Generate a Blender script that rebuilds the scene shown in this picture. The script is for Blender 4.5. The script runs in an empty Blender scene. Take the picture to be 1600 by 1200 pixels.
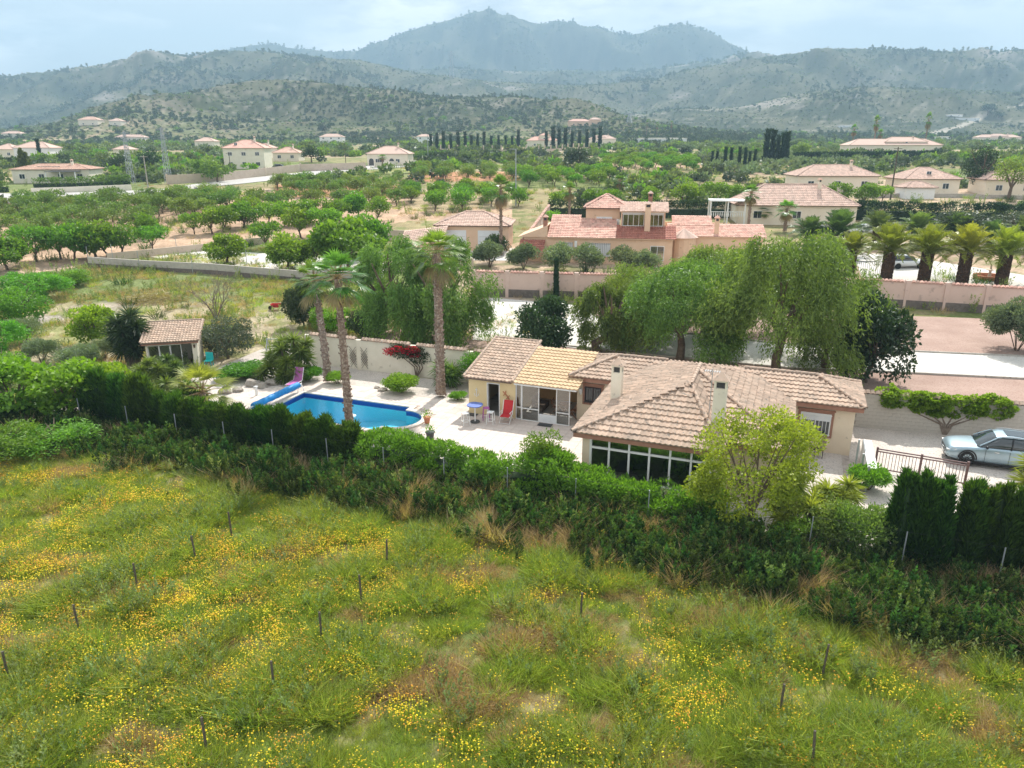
import bpy, math, random
import numpy as np
from mathutils import Vector, Matrix
R = math.radians
rnd = random.Random(7)
rng = np.random.default_rng(7)
S = bpy.context.scene
C = bpy.data.collections.new('place'); S.collection.children.link(C)

# ------------------------------------------------------------------ camera
H, TH, F = 15.0, R(18), 1148.0
cam_d = bpy.data.cameras.new('camera'); cam = bpy.data.objects.new('camera', cam_d); C.objects.link(cam)
cam.location = (0, 0, H); cam.rotation_euler = (math.pi/2 - TH, 0, 0)
cam_d.sensor_width = 36; cam_d.lens = 36*F/1600; cam_d.clip_start = .5; cam_d.clip_end = 20000
S.camera = cam

# ------------------------------------------------------------------ light
SUN_EL, SUN_DIR = R(50), (-.30, -.954)          # direction the shadows fall on the ground
w = bpy.data.worlds.new('World'); S.world = w; w.use_nodes = True
nt = w.node_tree; nt.nodes.clear()
def N(t, ty, **k):
    n = t.nodes.new(ty)
    for a, b in k.items(): setattr(n, a, b)
    return n
out = N(nt, 'ShaderNodeOutputWorld'); bg = N(nt, 'ShaderNodeBackground')
sky = N(nt, 'ShaderNodeTexSky', sky_type='NISHITA', sun_disc=False)
sky.sun_elevation = SUN_EL
sky.sun_rotation = math.atan2(-SUN_DIR[0], -SUN_DIR[1])
sky.air_density = 1.0; sky.dust_density = 1.5; sky.ozone_density = 1.5
tc = N(nt, 'ShaderNodeTexCoord'); mp = N(nt, 'ShaderNodeMapping')
mp.inputs['Scale'].default_value = (1.0, 1.0, 3.4); mp.inputs['Location'].default_value = (1.35, .2, .3)
no = N(nt, 'ShaderNodeTexNoise'); no.inputs['Scale'].default_value = 2.6; no.inputs['Detail'].default_value = 9; no.inputs['Roughness'].default_value = .52
rp = N(nt, 'ShaderNodeValToRGB'); rp.color_ramp.elements[0].position = .40; rp.color_ramp.elements[1].position = .52
no2 = N(nt, 'ShaderNodeTexNoise'); no2.inputs['Scale'].default_value = 5.0; no2.inputs['Detail'].default_value = 8; no2.inputs['Roughness'].default_value = .6
rp2 = N(nt, 'ShaderNodeValToRGB'); rp2.color_ramp.elements[0].position = .42; rp2.color_ramp.elements[0].color = (7.2, 7.5, 7.9, 1)
rp2.color_ramp.elements[1].position = .56; rp2.color_ramp.elements[1].color = (15, 14.5, 14, 1)
sx = N(nt, 'ShaderNodeSeparateXYZ'); mr = N(nt, 'ShaderNodeMapRange')
mr.inputs['From Min'].default_value = .55; mr.inputs['From Max'].default_value = -.35
mr.inputs['To Min'].default_value = .42; mr.inputs['To Max'].default_value = .95
mul = N(nt, 'ShaderNodeMath', operation='MULTIPLY')
mx = N(nt, 'ShaderNodeMixRGB')
mxh = N(nt, 'ShaderNodeMixRGB'); mxh.inputs['Fac'].default_value = .55; mxh.inputs['Color2'].default_value = (10.4, 10.5, 10.3, 1)
L = nt.links.new
L(tc.outputs['Generated'], mp.inputs['Vector']); L(mp.outputs[0], no.inputs['Vector']); L(mp.outputs[0], no2.inputs['Vector'])
L(no.outputs[0], rp.inputs[0]); L(no2.outputs[0], rp2.inputs[0])
L(tc.outputs['Generated'], sx.inputs[0]); L(sx.outputs['X'], mr.inputs['Value'])
L(rp.outputs[0], mul.inputs[0]); L(mr.outputs[0], mul.inputs[1])
L(sky.outputs[0], mxh.inputs['Color1']); L(mxh.outputs[0], mx.inputs['Color1'])
L(mul.outputs[0], mx.inputs['Fac']); L(rp2.outputs[0], mx.inputs['Color2'])
L(mx.outputs[0], bg.inputs['Color']); bg.inputs['Strength'].default_value = .088
L(bg.outputs[0], out.inputs['Surface'])
sun_d = bpy.data.lights.new('sun', 'SUN'); sun_d.energy = 5.0; sun_d.angle = R(.6); sun_d.color = (1, .96, .90)
sun = bpy.data.objects.new('sun', sun_d); C.objects.link(sun); sun.location = (40, 100, 120)
sd = Vector((SUN_DIR[0]*math.cos(SUN_EL), SUN_DIR[1]*math.cos(SUN_EL), -math.sin(SUN_EL)))
sun.rotation_euler = sd.to_track_quat('-Z', 'Y').to_euler()
S.view_settings.view_transform = 'Standard'; S.view_settings.look = 'None'; S.view_settings.gamma = 1
S.view_settings.exposure = .56
S.view_settings.use_curve_mapping = False
S.cycles.max_bounces = 8; S.cycles.diffuse_bounces = 3; S.cycles.transparent_max_bounces = 12
S.cycles.volume_bounces = 0; S.cycles.caustics_reflective = False; S.cycles.caustics_refractive = False
HAZE = .00029

# ------------------------------------------------------------------ noise, terrain
def _hash(ix, iy, s):
    n = (ix.astype(np.int64)*374761393 + iy.astype(np.int64)*668265263 + s*2147483647) & 0x7fffffff
    n = ((n ^ (n >> 13))*1274126177) & 0x7fffffff
    return ((n ^ (n >> 16)) & 0xffff)/65535.0
def vnoise(x, y, s=0):
    x = np.asarray(x, float); y = np.asarray(y, float)
    ix = np.floor(x); iy = np.floor(y); fx = x-ix; fy = y-iy
    fx = fx*fx*(3-2*fx); fy = fy*fy*(3-2*fy)
    a = _hash(ix, iy, s); b = _hash(ix+1, iy, s); c = _hash(ix, iy+1, s); d = _hash(ix+1, iy+1, s)
    return (a*(1-fx)+b*fx)*(1-fy) + (c*(1-fx)+d*fx)*fy
def fbm(x, y, s=0, o=4, g=.5):
    t = 0; amp = 1; tot = 0
    for k in range(o):
        t = t + amp*vnoise(x*2**k+17*k, y*2**k-9*k, s+k); tot += amp; amp *= g
    return t/tot
def ss(e0, e1, x):
    t = np.clip((x-e0)/(e1-e0), 0, 1); return t*t*(3-2*t)
CO, SI = math.cos(R(21)), math.sin(R(21))       # the plot's own axes: a along the fence, b away from the camera
def LW(a, b): return (CO*a + SI*b, -SI*a + CO*b)
def WL(x, y): return (CO*x - SI*y, SI*x + CO*y)
def ray(px, py):
    u = (px-800)/F; v = (600-py)/F
    return u, math.cos(TH)+math.sin(TH)*v, -math.sin(TH)+math.cos(TH)*v
def at(px, py, z=0.0):
    u, y, zz = ray(px, py); t = (z-H)/zz
    return (u*t, y*t, z)
def atY(px, py, Y):
    u, y, zz = ray(px, py); t = Y/y
    return (u*t, Y, H+zz*t)
def crest(D, pts):
    q = [atY(px, py, D) for px, py in pts]
    return np.array([p[0] for p in q]), np.array([p[2] for p in q])
RIDGES = [  # distance of the crest, width in front, width behind, skyline
 (1050, 420, 380, [(-900,228),(-300,222),(60,212),(150,190),(250,162),(330,140),(400,128),(470,127),(560,135),(640,143),(700,151),(760,152),(830,152),(900,160),(980,182),(1060,205),(1500,215),(2600,215)]),
 (1450, 420, 400, [(-900,225),(700,222),(860,205),(960,188),(1040,172),(1100,170),(1160,166),(1230,150),(1280,142),(1350,138),(1450,136),(1520,141),(1600,146),(1900,160),(2600,180)]),
 (2100, 800, 600, [(-1400,170),(-700,150),(-200,135),(0,127),(50,125),(90,116),(150,112),(190,100),(230,95),(280,88),(330,88),(370,84),(430,86),(500,88),(560,93),(640,112),(760,128),(900,135),(1020,125),(1100,104),(1180,91),(1220,86),(1300,75),(1350,76),(1400,80),(1450,83),(1530,83),(1600,86),(1900,96),(2300,120),(3000,140)]),
 (2900, 900, 700, [(-900,200),(200,180),(500,150),(620,112),(700,106),(800,110),(900,108),(1000,112),(1100,96),(1180,90),(1250,120),(1700,180),(3000,200)]),
 (4000, 1100, 700, [(-1500,190),(0,170),(250,130),(340,82),(375,70),(400,66),(430,68),(470,75),(520,82),(560,83),(600,70),(650,48),(700,32),(740,20),(765,17),(785,24),(800,27),(840,36),(862,35),(880,32),(905,42),(940,45),(990,52),(1003,49),(1030,38),(1060,35),(1085,38),(1120,55),(1150,75),(1175,90),(1230,110),(1500,150),(3200,180)]),
]
RC = [(D, wf, wb) + crest(D, p) for D, wf, wb, p in RIDGES]
BY = [-200, 46, 60, 100, 165, 250, 400, 600, 900, 1300, 2000, 3000, 6000]
BZ = [0, 0, .5, 2.3, 5.4, 8.5, 12.5, 16, 21, 30, 45, 60, 20]
def T(x, y):
    x = np.asarray(x, float); y = np.asarray(y, float)
    a = CO*x - SI*y; b = SI*x + CO*y
    z = np.interp(y, BY, BZ)
    far = ss(90, 400, y)
    z = z + far*(fbm(x/60, y/60, 3)-.5)*4*ss(300, 900, y) + ss(60, 200, y)*(fbm(x/40, y/40, 5)-.5)*1.2
    fld = 1-ss(24.6, 27.3, b + 1.2*(vnoise(a/5, b/5, 8)-.5))
    z = z + fld*(-1.35 + .5*(fbm(x/4, y/4, 11)-.5) + .12*(vnoise(x*1.4, y*1.4, 12)-.5))
    for k, (D, wf, wb, X, Z) in enumerate(RC):
        base = np.interp(y, BY, BZ)
        cz = np.interp(x, X, Z)
        dy = y - D + (60+D*.03)*(vnoise(x/(D*.12), y*0, 40+k)-.5)*ss(0, D*.2, np.abs(y-D))
        t = np.where(dy < 0, 1+dy/wf, 1-dy/wb)
        s = np.clip(t, 0, 1); s = s*s*(3-2*s)*.75 + s*.25
        n = fbm(x/(D*.07), y/(D*.09), 50+k, 5, .55); g = np.abs(fbm(x/(D*.05)+5, y/(D*.12), 70+k, 4)*2-1)
        e = 4*s*(1-s) + .04
        hgt = (cz-base)*s
        hgt = hgt*(1 + e*(.9*(n-.5) - .35*(1-g)+.2)) + np.abs(cz)*.009*s*(fbm(x/(D*.008), y/(D*.008), 90+k, 3)-.5)
        z = np.maximum(z, base + hgt)
    return z
def Tz(x, y): return float(T(np.array([x]), np.array([y]))[0])
def on(px, py, lo=12, hi=5000):
    """where the ground lies along the line of sight through a point of the photograph"""
    u, y, zz = ray(px, py)
    Y = np.geomspace(lo, hi, 700); t = Y/y
    d = (H+zz*t) - T(u*t, Y)
    i = np.argmax(d < 0)
    if d[i] >= 0: i = len(Y)-1
    a_, b_ = Y[max(i-1, 0)], Y[i]
    for _ in range(14):
        m = (a_+b_)/2; tt = m/y
        if (H+zz*tt) - Tz(u*tt, m) < 0: b_ = m
        else: a_ = m
    m = (a_+b_)/2
    return (u*m/y, m, Tz(u*m/y, m))
def mpp(Y, Z=0): return (Y*math.cos(TH) + (H-Z)*math.sin(TH))/F    # metres per photo pixel at a place

# ------------------------------------------------------------------ mesh helper
class MB:
    def __init__(s): s.V = []; s.n = 0; s.F = {3: [], 4: []}; s.t = {3: [], 4: []}; s.m = {3: [], 4: []}
    def add(s, v, f, tint=.5, mat=0):
        v = np.asarray(v, float).reshape(-1, 3); f = np.asarray(f, np.int64)
        if len(f) == 0: return s
        k = f.shape[1]; s.V.append(v); s.F[k].append(f + s.n); s.n += len(v)
        s.t[k].append(np.broadcast_to(np.asarray(tint, float), (len(f),)).copy())
        s.m[k].append(np.broadcast_to(np.asarray(mat, int), (len(f),)).copy())
        return s
    def box(s, x0, x1, y0, y1, z0, z1, tint=.5, mat=0, M=None):
        v = np.array([(x, y, z) for z in (z0, z1) for y in (y0, y1) for x in (x0, x1)], float)
        if M is not None: v = v @ np.array(M.to_3x3()).T + np.array(M.translation)
        return s.add(v, [(0,2,3,1),(4,5,7,6),(0,1,5,4),(2,6,7,3),(0,4,6,2),(1,3,7,5)], tint, mat)
    def bar(s, p, q, w_=.04, h_=None, tint=.5, mat=0):
        p = Vector(p); q = Vector(q); d = q-p; l = d.length; h_ = h_ or w_
        M = Matrix.Translation(p) @ d.to_track_quat('X', 'Z').to_matrix().to_4x4()
        return s.box(0, l, -w_/2, w_/2, -h_/2, h_/2, tint, mat, M)
    def tube(s, pts, rad, n=6, tint=.5, mat=0, cap=True):
        pts = np.asarray(pts, float); m = len(pts); rad = np.broadcast_to(np.asarray(rad, float), (m,))
        d = np.gradient(pts, axis=0); d /= np.linalg.norm(d, axis=1)[:, None]+1e-9
        ref = np.array([0, 0, 1.]) if abs(d[0][2]) < .9 else np.array([1., 0, 0])
        a = np.cross(d, ref); a /= np.linalg.norm(a, axis=1)[:, None]+1e-9; b = np.cross(d, a)
        th = np.arange(n)*2*math.pi/n
        v = pts[:, None, :] + rad[:, None, None]*(np.cos(th)[None, :, None]*a[:, None, :] + np.sin(th)[None, :, None]*b[:, None, :])
        i = np.arange(m-1)[:, None]*n; j = np.arange(n)[None, :]; k = (j+1) % n
        f = np.stack([i+j, i+k, i+n+k, i+n+j], -1).reshape(-1, 4)
        s.add(v.reshape(-1, 3), f, tint, mat)
        if cap:
            for e, r_ in ((0, 0), (m-1, 1)):
                ring = v[e]; c = ring.mean(0)
                tri = [(x, (x+1) % n, n) if r_ else ((x+1) % n, x, n) for x in range(n)]
                s.add(np.vstack([ring, c]), tri, tint, mat)
        return s
    def disc(s, c, r, n=16, tint=.5, mat=0, z=None):
        th = np.arange(n)*2*math.pi/n
        v = np.stack([c[0]+r*np.cos(th), c[1]+r*np.sin(th), np.full(n, c[2])], 1)
        return s.add(np.vstack([v, c]), [(x, (x+1) % n, n) for x in range(n)], tint, mat)
    def poly(s, pts, tint=.5, mat=0):
        """convex flat polygon"""
        pts = np.asarray(pts, float); n = len(pts)
        if n == 4: return s.add(pts, [(0,1,2,3)], tint, mat)
        return s.add(pts, [(0, i, i+1) for i in range(1, n-1)], tint, mat)
    def prism(s, pts, z0, z1, tint=.5, mat=0):
        """convex outline seen from above, counter-clockwise"""
        n = len(pts); a = [(x, y, z0) for x, y in pts]; b = [(x, y, z1) for x, y in pts]
        s.poly(b, tint, mat)
        return s.add(a+b, [(i, (i+1) % n, n+(i+1) % n, n+i) for i in range(n)], tint, mat)
    def blob(s, c, r, seg=10, ring=7, jit=.12, tint=.5, mat=0, seed=0):
        c = np.asarray(c, float); r = np.broadcast_to(np.asarray(r, float), (3,))
        g = np.random.default_rng(seed); v = [(0, 0, 1)]
        for i in range(1, ring):
            for j in range(seg):
                p = math.pi*i/ring; q = 2*math.pi*j/seg
                v.append((math.sin(p)*math.cos(q), math.sin(p)*math.sin(q), math.cos(p)))
        v.append((0, 0, -1)); v = np.array(v); v = v*(1+jit*(g.random(len(v))-.5)*2)[:, None]
        q = []; t = []
        for j in range(seg):
            k = (j+1) % seg; t.append((0, 1+j, 1+k)); e = len(v)-1; o = 1+(ring-2)*seg; t.append((e, o+k, o+j))
            for i in range(ring-2): q.append((1+i*seg+j, 1+(i+1)*seg+j, 1+(i+1)*seg+k, 1+i*seg+k))
        v = c+v*r
        s.add(v, t, tint, mat); s.V.append(np.zeros((0, 3)))
        s.n -= len(v); s.V.pop(); s.V.pop()          # share the vertices between both face kinds
        s.V.append(v); s.F[4].append(np.array(q)+s.n); s.n += len(v)
        s.t[4].append(np.full(len(q), float(tint))); s.m[4].append(np.full(len(q), mat))
        return s
    def leaves(s, p, L_, W_, d=None, tint=None, mat=0, bend=0.0, g=None):
        g = g or rng; p = np.asarray(p, float); n = len(p)
        if n == 0: return s
        if d is None: d = g.normal(size=(n, 3))
        d = d/(np.linalg.norm(d, axis=1)[:, None]+1e-9)
        r_ = g.normal(size=(n, 3)); sd_ = np.cross(d, r_); sd_ /= np.linalg.norm(sd_, axis=1)[:, None]+1e-9
        L_ = np.broadcast_to(np.asarray(L_, float), (n,))[:, None]; W_ = np.broadcast_to(np.asarray(W_, float), (n,))[:, None]
        mid = p+d*L_*.5; tip = p+d*L_; tip[:, 2] -= bend*L_[:, 0]
        v = np.stack([p, mid+sd_*W_*.5, tip, mid-sd_*W_*.5], 1).reshape(-1, 3)
        i = np.arange(n)[:, None]*4
        if tint is None: tint = g.random(n)
        return s.add(v, np.concatenate([i, i+1, i+2, i+3], 1), tint, mat)
    def strips(s, P, W_, side, tint=.5, mat=0):
        """ribbons: P (n,k,3) centre lines, W_ (n,k) half widths, side (n,3)"""
        P = np.asarray(P, float); n, k, _ = P.shape
        sv = side/(np.linalg.norm(side, axis=1)[:, None]+1e-9)
        W_ = np.broadcast_to(np.asarray(W_, float), (n, k))
        a = P+sv[:, None, :]*W_[:, :, None]; b = P-sv[:, None, :]*W_[:, :, None]
        v = np.stack([a, b], 2).reshape(-1, 3)
        base = np.arange(n)[:, None]*2*k; i = np.arange(k-1)[None, :]*2
        o = (base+i).reshape(-1, 1)
        f = np.concatenate([o, o+1, o+3, o+2], 1)
        tint = np.repeat(np.broadcast_to(np.asarray(tint, float), (n,)), k-1)
        return s.add(v, f, tint, mat)
    def mesh(s, name, mats, smooth=False):
        V = np.concatenate(s.V); fs = []; ts = []; ms = []
        me = bpy.data.meshes.new(name)
        q = np.concatenate(s.F[4]) if s.F[4] else np.zeros((0, 4), np.int64)
        t = np.concatenate(s.F[3]) if s.F[3] else np.zeros((0, 3), np.int64)
        nl = q.size+t.size; npoly = len(q)+len(t)
        me.vertices.add(len(V)); me.vertices.foreach_set('co', V.astype(np.float32).ravel())
        me.loops.add(nl); me.loops.foreach_set('vertex_index', np.concatenate([q.ravel(), t.ravel()]).astype(np.int32))
        me.polygons.add(npoly)
        st = np.concatenate([np.arange(len(q))*4, q.size+np.arange(len(t))*3]).astype(np.int32)
        me.polygons.foreach_set('loop_start', st)
        mi = np.concatenate([np.concatenate(s.m[k]) if s.m[k] else np.zeros(0, int) for k in (4, 3)]).astype(np.int32)
        me.polygons.foreach_set('material_index', mi)
        ti = np.concatenate([np.concatenate(s.t[k]) if s.t[k] else np.zeros(0) for k in (4, 3)]).astype(np.float32)
        me.polygons.foreach_set('use_smooth', np.full(npoly, bool(smooth)))
        me.update(calc_edges=True)
        at_ = me.attributes.new('tint', 'FLOAT', 'FACE'); at_.data.foreach_set('value', ti)
        for m_ in (mats if isinstance(mats, (list, tuple)) else [mats]): me.materials.append(m_)
        return me
    def build(s, name, mats, parent=None, smooth=False, loc=None, rz=0, kind=None, label=None, coll=None):
        o = bpy.data.objects.new(name, s.mesh(name, mats, smooth))
        (coll or C).objects.link(o)
        if parent is not None: o.parent = parent
        if loc is not None: o.location = loc
        o.rotation_euler.z = rz
        if kind: o['kind'] = kind
        if label: o['label'] = label
        return o
def tag(o, label=None, cat=None, group=None, kind=None):
    if label: o['label'] = label
    if cat: o['category'] = cat
    if group: o['group'] = group
    if kind: o['kind'] = kind
    return o
def thing(name, label, cat, loc=(0, 0, 0), rz=0, group=None):
    o = bpy.data.objects.new(name, None); C.objects.link(o); o.empty_display_size = .3
    o.location = loc; o.rotation_euler.z = rz
    return tag(o, label, cat, group)
def copy_tree(o, loc=None, rz=None, sc=None, label=None, group=None, parent=None):
    c = o.copy(); C.objects.link(c)
    if parent is not None: c.parent = parent
    if loc is not None: c.location = loc
    if rz is not None: c.rotation_euler.z = rz
    if sc is not None: c.scale = sc if hasattr(sc, '__len__') else (sc, sc, sc)
    if label: c['label'] = label
    if group: c['group'] = group
    for ch in list(o.children): copy_tree(ch, parent=c)
    return c
def piece(name, me, parent, loc, rot=(0, 0, 0), sc=None):
    o = bpy.data.objects.new(name, me); C.objects.link(o); o.parent = parent; o.location = loc; o.rotation_euler = rot
    if sc: o.scale = sc
    return o

# ------------------------------------------------------------------ materials
def newmat(name):
    m = bpy.data.materials.new(name); m.use_nodes = True; t = m.node_tree
    return m, t, t.nodes['Principled BSDF']
def mat(name, c1, c2=None, scale=4.0, rough=.8, detail=5, bump=0.0, bscale=None, c3=None, s3=20, f3=.62, metal=0.0, tint=0.0, spec=.3, contrast=.18, coords='Object'):
    m, t, p = newmat(name); l = t.links.new
    p.inputs['Roughness'].default_value = rough; p.inputs['Metallic'].default_value = metal; p.inputs['Specular IOR Level'].default_value = spec
    c1 = tuple(c1)+(1,); p.inputs['Base Color'].default_value = c1
    tc = N(t, 'ShaderNodeTexCoord'); last = None
    if c2:
        no = N(t, 'ShaderNodeTexNoise'); no.inputs['Scale'].default_value = scale; no.inputs['Detail'].default_value = detail; no.inputs['Roughness'].default_value = .6
        l(tc.outputs[coords], no.inputs['Vector'])
        r_ = N(t, 'ShaderNodeValToRGB'); e = r_.color_ramp.elements
        e[0].position = .5-contrast; e[0].color = c1; e[1].position = .5+contrast; e[1].color = tuple(c2)+(1,)
        l(no.outputs[0], r_.inputs[0]); last = r_.outputs[0]
    if c3:
        n3 = N(t, 'ShaderNodeTexNoise'); n3.inputs['Scale'].default_value = s3; n3.inputs['Detail'].default_value = 4
        l(tc.outputs[coords], n3.inputs['Vector'])
        r3 = N(t, 'ShaderNodeValToRGB'); e = r3.color_ramp.elements; e[0].position = f3-.06; e[1].position = f3+.05
        e[0].color = (0,0,0,1); e[1].color = (1,1,1,1); l(n3.outputs[0], r3.inputs[0])
        mx = N(t, 'ShaderNodeMixRGB'); l(r3.outputs[0], mx.inputs['Fac'])
        if last: l(last, mx.inputs['Color1'])
        else: mx.inputs['Color1'].default_value = c1
        mx.inputs['Color2'].default_value = tuple(c3)+(1,); last = mx.outputs[0]
    if tint:
        a = N(t, 'ShaderNodeAttribute', attribute_name='tint'); mrr = N(t, 'ShaderNodeMapRange')
        mrr.inputs['To Min'].default_value = 1-tint; mrr.inputs['To Max'].default_value = 1+tint
        l(a.outputs['Fac'], mrr.inputs['Value'])
        hs = N(t, 'ShaderNodeHueSaturation'); l(mrr.outputs[0], hs.inputs['Value'])
        if last: l(last, hs.inputs['Color'])
        else: hs.inputs['Color'].default_value = c1
        last = hs.outputs[0]
    if last: l(last, p.inputs['Base Color'])
    if bump:
        nb = N(t, 'ShaderNodeTexNoise'); nb.inputs['Scale'].default_value = bscale or scale*4; nb.inputs['Detail'].default_value = 4
        l(tc.outputs[coords], nb.inputs['Vector']); bp = N(t, 'ShaderNodeBump'); bp.inputs['Strength'].default_value = bump; bp.inputs['Distance'].default_value = .05
        l(nb.outputs[0], bp.inputs['Height']); l(bp.outputs[0], p.inputs['Normal'])
    return m
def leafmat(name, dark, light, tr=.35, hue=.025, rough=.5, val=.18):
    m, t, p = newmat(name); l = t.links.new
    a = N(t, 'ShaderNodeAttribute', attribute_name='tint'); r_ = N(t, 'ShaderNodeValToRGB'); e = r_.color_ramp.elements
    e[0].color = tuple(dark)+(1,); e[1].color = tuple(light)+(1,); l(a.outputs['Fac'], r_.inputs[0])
    oi = N(t, 'ShaderNodeObjectInfo'); hs = N(t, 'ShaderNodeHueSaturation')
    m1 = N(t, 'ShaderNodeMapRange'); m1.inputs['To Min'].default_value = .5-hue; m1.inputs['To Max'].default_value = .5+hue
    wn = N(t, 'ShaderNodeTexWhiteNoise', noise_dimensions='1D'); l(oi.outputs['Random'], wn.inputs['W'])
    m2 = N(t, 'ShaderNodeMapRange'); m2.inputs['To Min'].default_value = 1-val; m2.inputs['To Max'].default_value = 1+val
    l(oi.outputs['Random'], m1.inputs['Value']); l(wn.outputs['Value'], m2.inputs['Value'])
    l(m1.outputs[0], hs.inputs['Hue']); l(m2.outputs[0], hs.inputs['Value']); l(r_.outputs[0], hs.inputs['Color'])
    l(hs.outputs[0], p.inputs['Base Color']); p.inputs['Roughness'].default_value = rough; p.inputs['Specular IOR Level'].default_value = .35
    tl = N(t, 'ShaderNodeBsdfTranslucent'); g2 = N(t, 'ShaderNodeMixRGB', blend_type='MULTIPLY'); g2.inputs['Fac'].default_value = 1
    g2.inputs['Color2'].default_value = (1.5, 1.55, .55, 1); l(hs.outputs[0], g2.inputs['Color1']); l(g2.outputs[0], tl.inputs['Color'])
    ms = N(t, 'ShaderNodeMixShader'); ms.inputs[0].default_value = tr
    l(p.outputs[0], ms.inputs[1]); l(tl.outputs[0], ms.inputs[2]); l(ms.outputs[0], t.nodes['Material Output'].inputs['Surface'])
    return m
def glassmat(name, col=(.9, .95, .95), alpha=.3, rough=.02):
    m, t, p = newmat(name); l = t.links.new
    tr = N(t, 'ShaderNodeBsdfTransparent'); tr.inputs[0].default_value = tuple(col)+(1,)
    gl = N(t, 'ShaderNodeBsdfGlossy'); gl.inputs['Roughness'].default_value = rough
    lw = N(t, 'ShaderNodeFresnel'); lw.inputs[0].default_value = 1.5
    ma = N(t, 'ShaderNodeMath', operation='MULTIPLY_ADD'); ma.inputs[1].default_value = 1.2; ma.inputs[2].default_value = alpha
    l(lw.outputs[0], ma.inputs[0]); ms = N(t, 'ShaderNodeMixShader'); l(ma.outputs[0], ms.inputs[0]); l(tr.outputs[0], ms.inputs[1]); l(gl.outputs[0], ms.inputs[2])
    l(ms.outputs[0], t.nodes['Material Output'].inputs['Surface'])
    return m
M = {}
M['render'] = mat('cream_render', (.70, .57, .42), (.77, .65, .49), 1.2, .9, c3=(.45, .36, .26), s3=3, f3=.72)
M['render_cream'] = mat('cream_white_render', (.76, .66, .52), (.82, .73, .60), .4, .9, c3=(.6, .52, .42), s3=1.2, f3=.7)
M['render_pale'] = mat('pale_render', (.70, .64, .52), (.80, .74, .62), .8, .9, c3=(.5, .45, .36), s3=2.2, f3=.7)
M['render_peach'] = mat('peach_render', (.70, .48, .33), (.76, .54, .38), .8, .9, c3=(.48, .32, .22), s3=2, f3=.72)
M['render_pink'] = mat('pink_render', (.58, .43, .36), (.66, .50, .43), .5, .9, c3=(.45, .34, .29), s3=1.5, f3=.66)
M['render_yellow'] = mat('yellow_render', (.66, .52, .28), (.72, .58, .34), 1, .9)
M['terra_trim'] = mat('terracotta_trim', (.30, .15, .10), (.38, .20, .14), 3, .85)
M['tile'] = mat('roof_tile', (.50, .36, .27), (.40, .305, .235), 1.6, .85, c3=(.22, .19, .16), s3=6, f3=.64, tint=.30, bump=.2)
M['tile_yellow'] = mat('roof_tile_yellow', (.60, .43, .26), (.52, .38, .24), 3, .8, tint=.16)
M['tile_red'] = mat('roof_tile_red', (.56, .30, .24), (.62, .42, .33), 1.2, .85, tint=.35)
M['tile_red_dark'] = mat('roof_tile_darkred', (.30, .11, .08), (.38, .16, .11), 1.2, .8, tint=.25)
M['tile_pale'] = mat('roof_tile_pale', (.60, .42, .34), (.52, .38, .31), 1.2, .85, tint=.28)
M['tile_far'] = mat('roof_tile_far', (.50, .30, .22), (.60, .42, .33), .8, .85, tint=.2)
M['tile_dark'] = mat('roof_underlay', (.14, .10, .08), (.18, .13, .10), 4, .9)
M['white'] = mat('white_paint', (.80, .80, .78), (.74, .74, .72), 3, .45)
M['whiteboard'] = mat('white_panel', (.78, .79, .80), (.70, .71, .72), 1.5, .6)
M['glass'] = glassmat('window_glass', (.88, .90, .90), .22)
M['glass_clear'] = glassmat('patio_glass', (.85, .88, .88), .06)
M['glass_dark'] = mat('dark_glass', (.03, .04, .045), None, rough=.08, spec=.8)
M['iron'] = mat('dark_iron', (.05, .035, .035), (.09, .05, .045), 10, .55, metal=.3)
M['gate_iron'] = mat('brown_iron', (.12, .07, .07), (.17, .10, .09), 8, .5)
M['steel'] = mat('galvanised_steel', (.42, .45, .47), (.34, .36, .38), 6, .45, metal=.5)
M['grey_dark'] = mat('dark_grey', (.05, .05, .055), (.08, .08, .08), 5, .6)
M['concrete'] = mat('concrete', (.36, .33, .29), (.46, .43, .38), 1.5, .95, bump=.2, c3=(.25, .23, .2), s3=4, f3=.62)
M['block'] = mat('concrete_block', (.40, .37, .32), (.50, .46, .40), 3, .95, bump=.3, tint=.14)
M['plinth'] = mat('stone_plinth', (.13, .11, .095), (.20, .17, .15), 4, .95, bump=.6)
M['mortar'] = mat('mortar', (.30, .27, .23), None, rough=1)
M['bark'] = mat('bark', (.10, .07, .05), (.19, .14, .10), 5, .95, bump=.6)
M['bark_pale'] = mat('pale_bark', (.26, .21, .17), (.16, .12, .09), 5, .95, bump=.6)
M['palm_bark'] = mat('palm_bark', (.30, .22, .17), (.17, .11, .08), 6, .95, bump=.8, c3=(.42, .34, .27), s3=9, f3=.58)
M['palm_boot'] = mat('palm_boots', (.17, .10, .06), (.08, .05, .03), 7, .95, bump=.8, tint=.35)
M['wood'] = mat('garden_wood', (.22, .10, .05), (.30, .15, .08), 8, .6)
M['wood_post'] = mat('fence_post_wood', (.07, .06, .045), (.13, .11, .08), 8, .9)
M['red'] = mat('red_fabric', (.45, .02, .03), (.52, .04, .04), 5, .8)
M['pink'] = mat('pink_fabric', (.42, .12, .34), (.48, .16, .40), 5, .8)
M['blue'] = mat('blue_cover', (.015, .20, .52), (.03, .28, .62), 6, .5)
M['blue_top'] = mat('blue_table_top', (.10, .16, .42), (.14, .2, .5), 6, .5)
M['cyan'] = mat('cyan_plastic', (.03, .50, .50), None, rough=.5)
M['terracotta'] = mat('terracotta', (.45, .17, .09), (.52, .22, .12), 9, .85)
M['fabric_dark'] = mat('dark_upholstery', (.03, .03, .035), (.05, .05, .05), 6, .9)
M['plaster_in'] = mat('inner_plaster', (.62, .58, .50), (.68, .64, .56), 1.5, .9)
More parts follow.
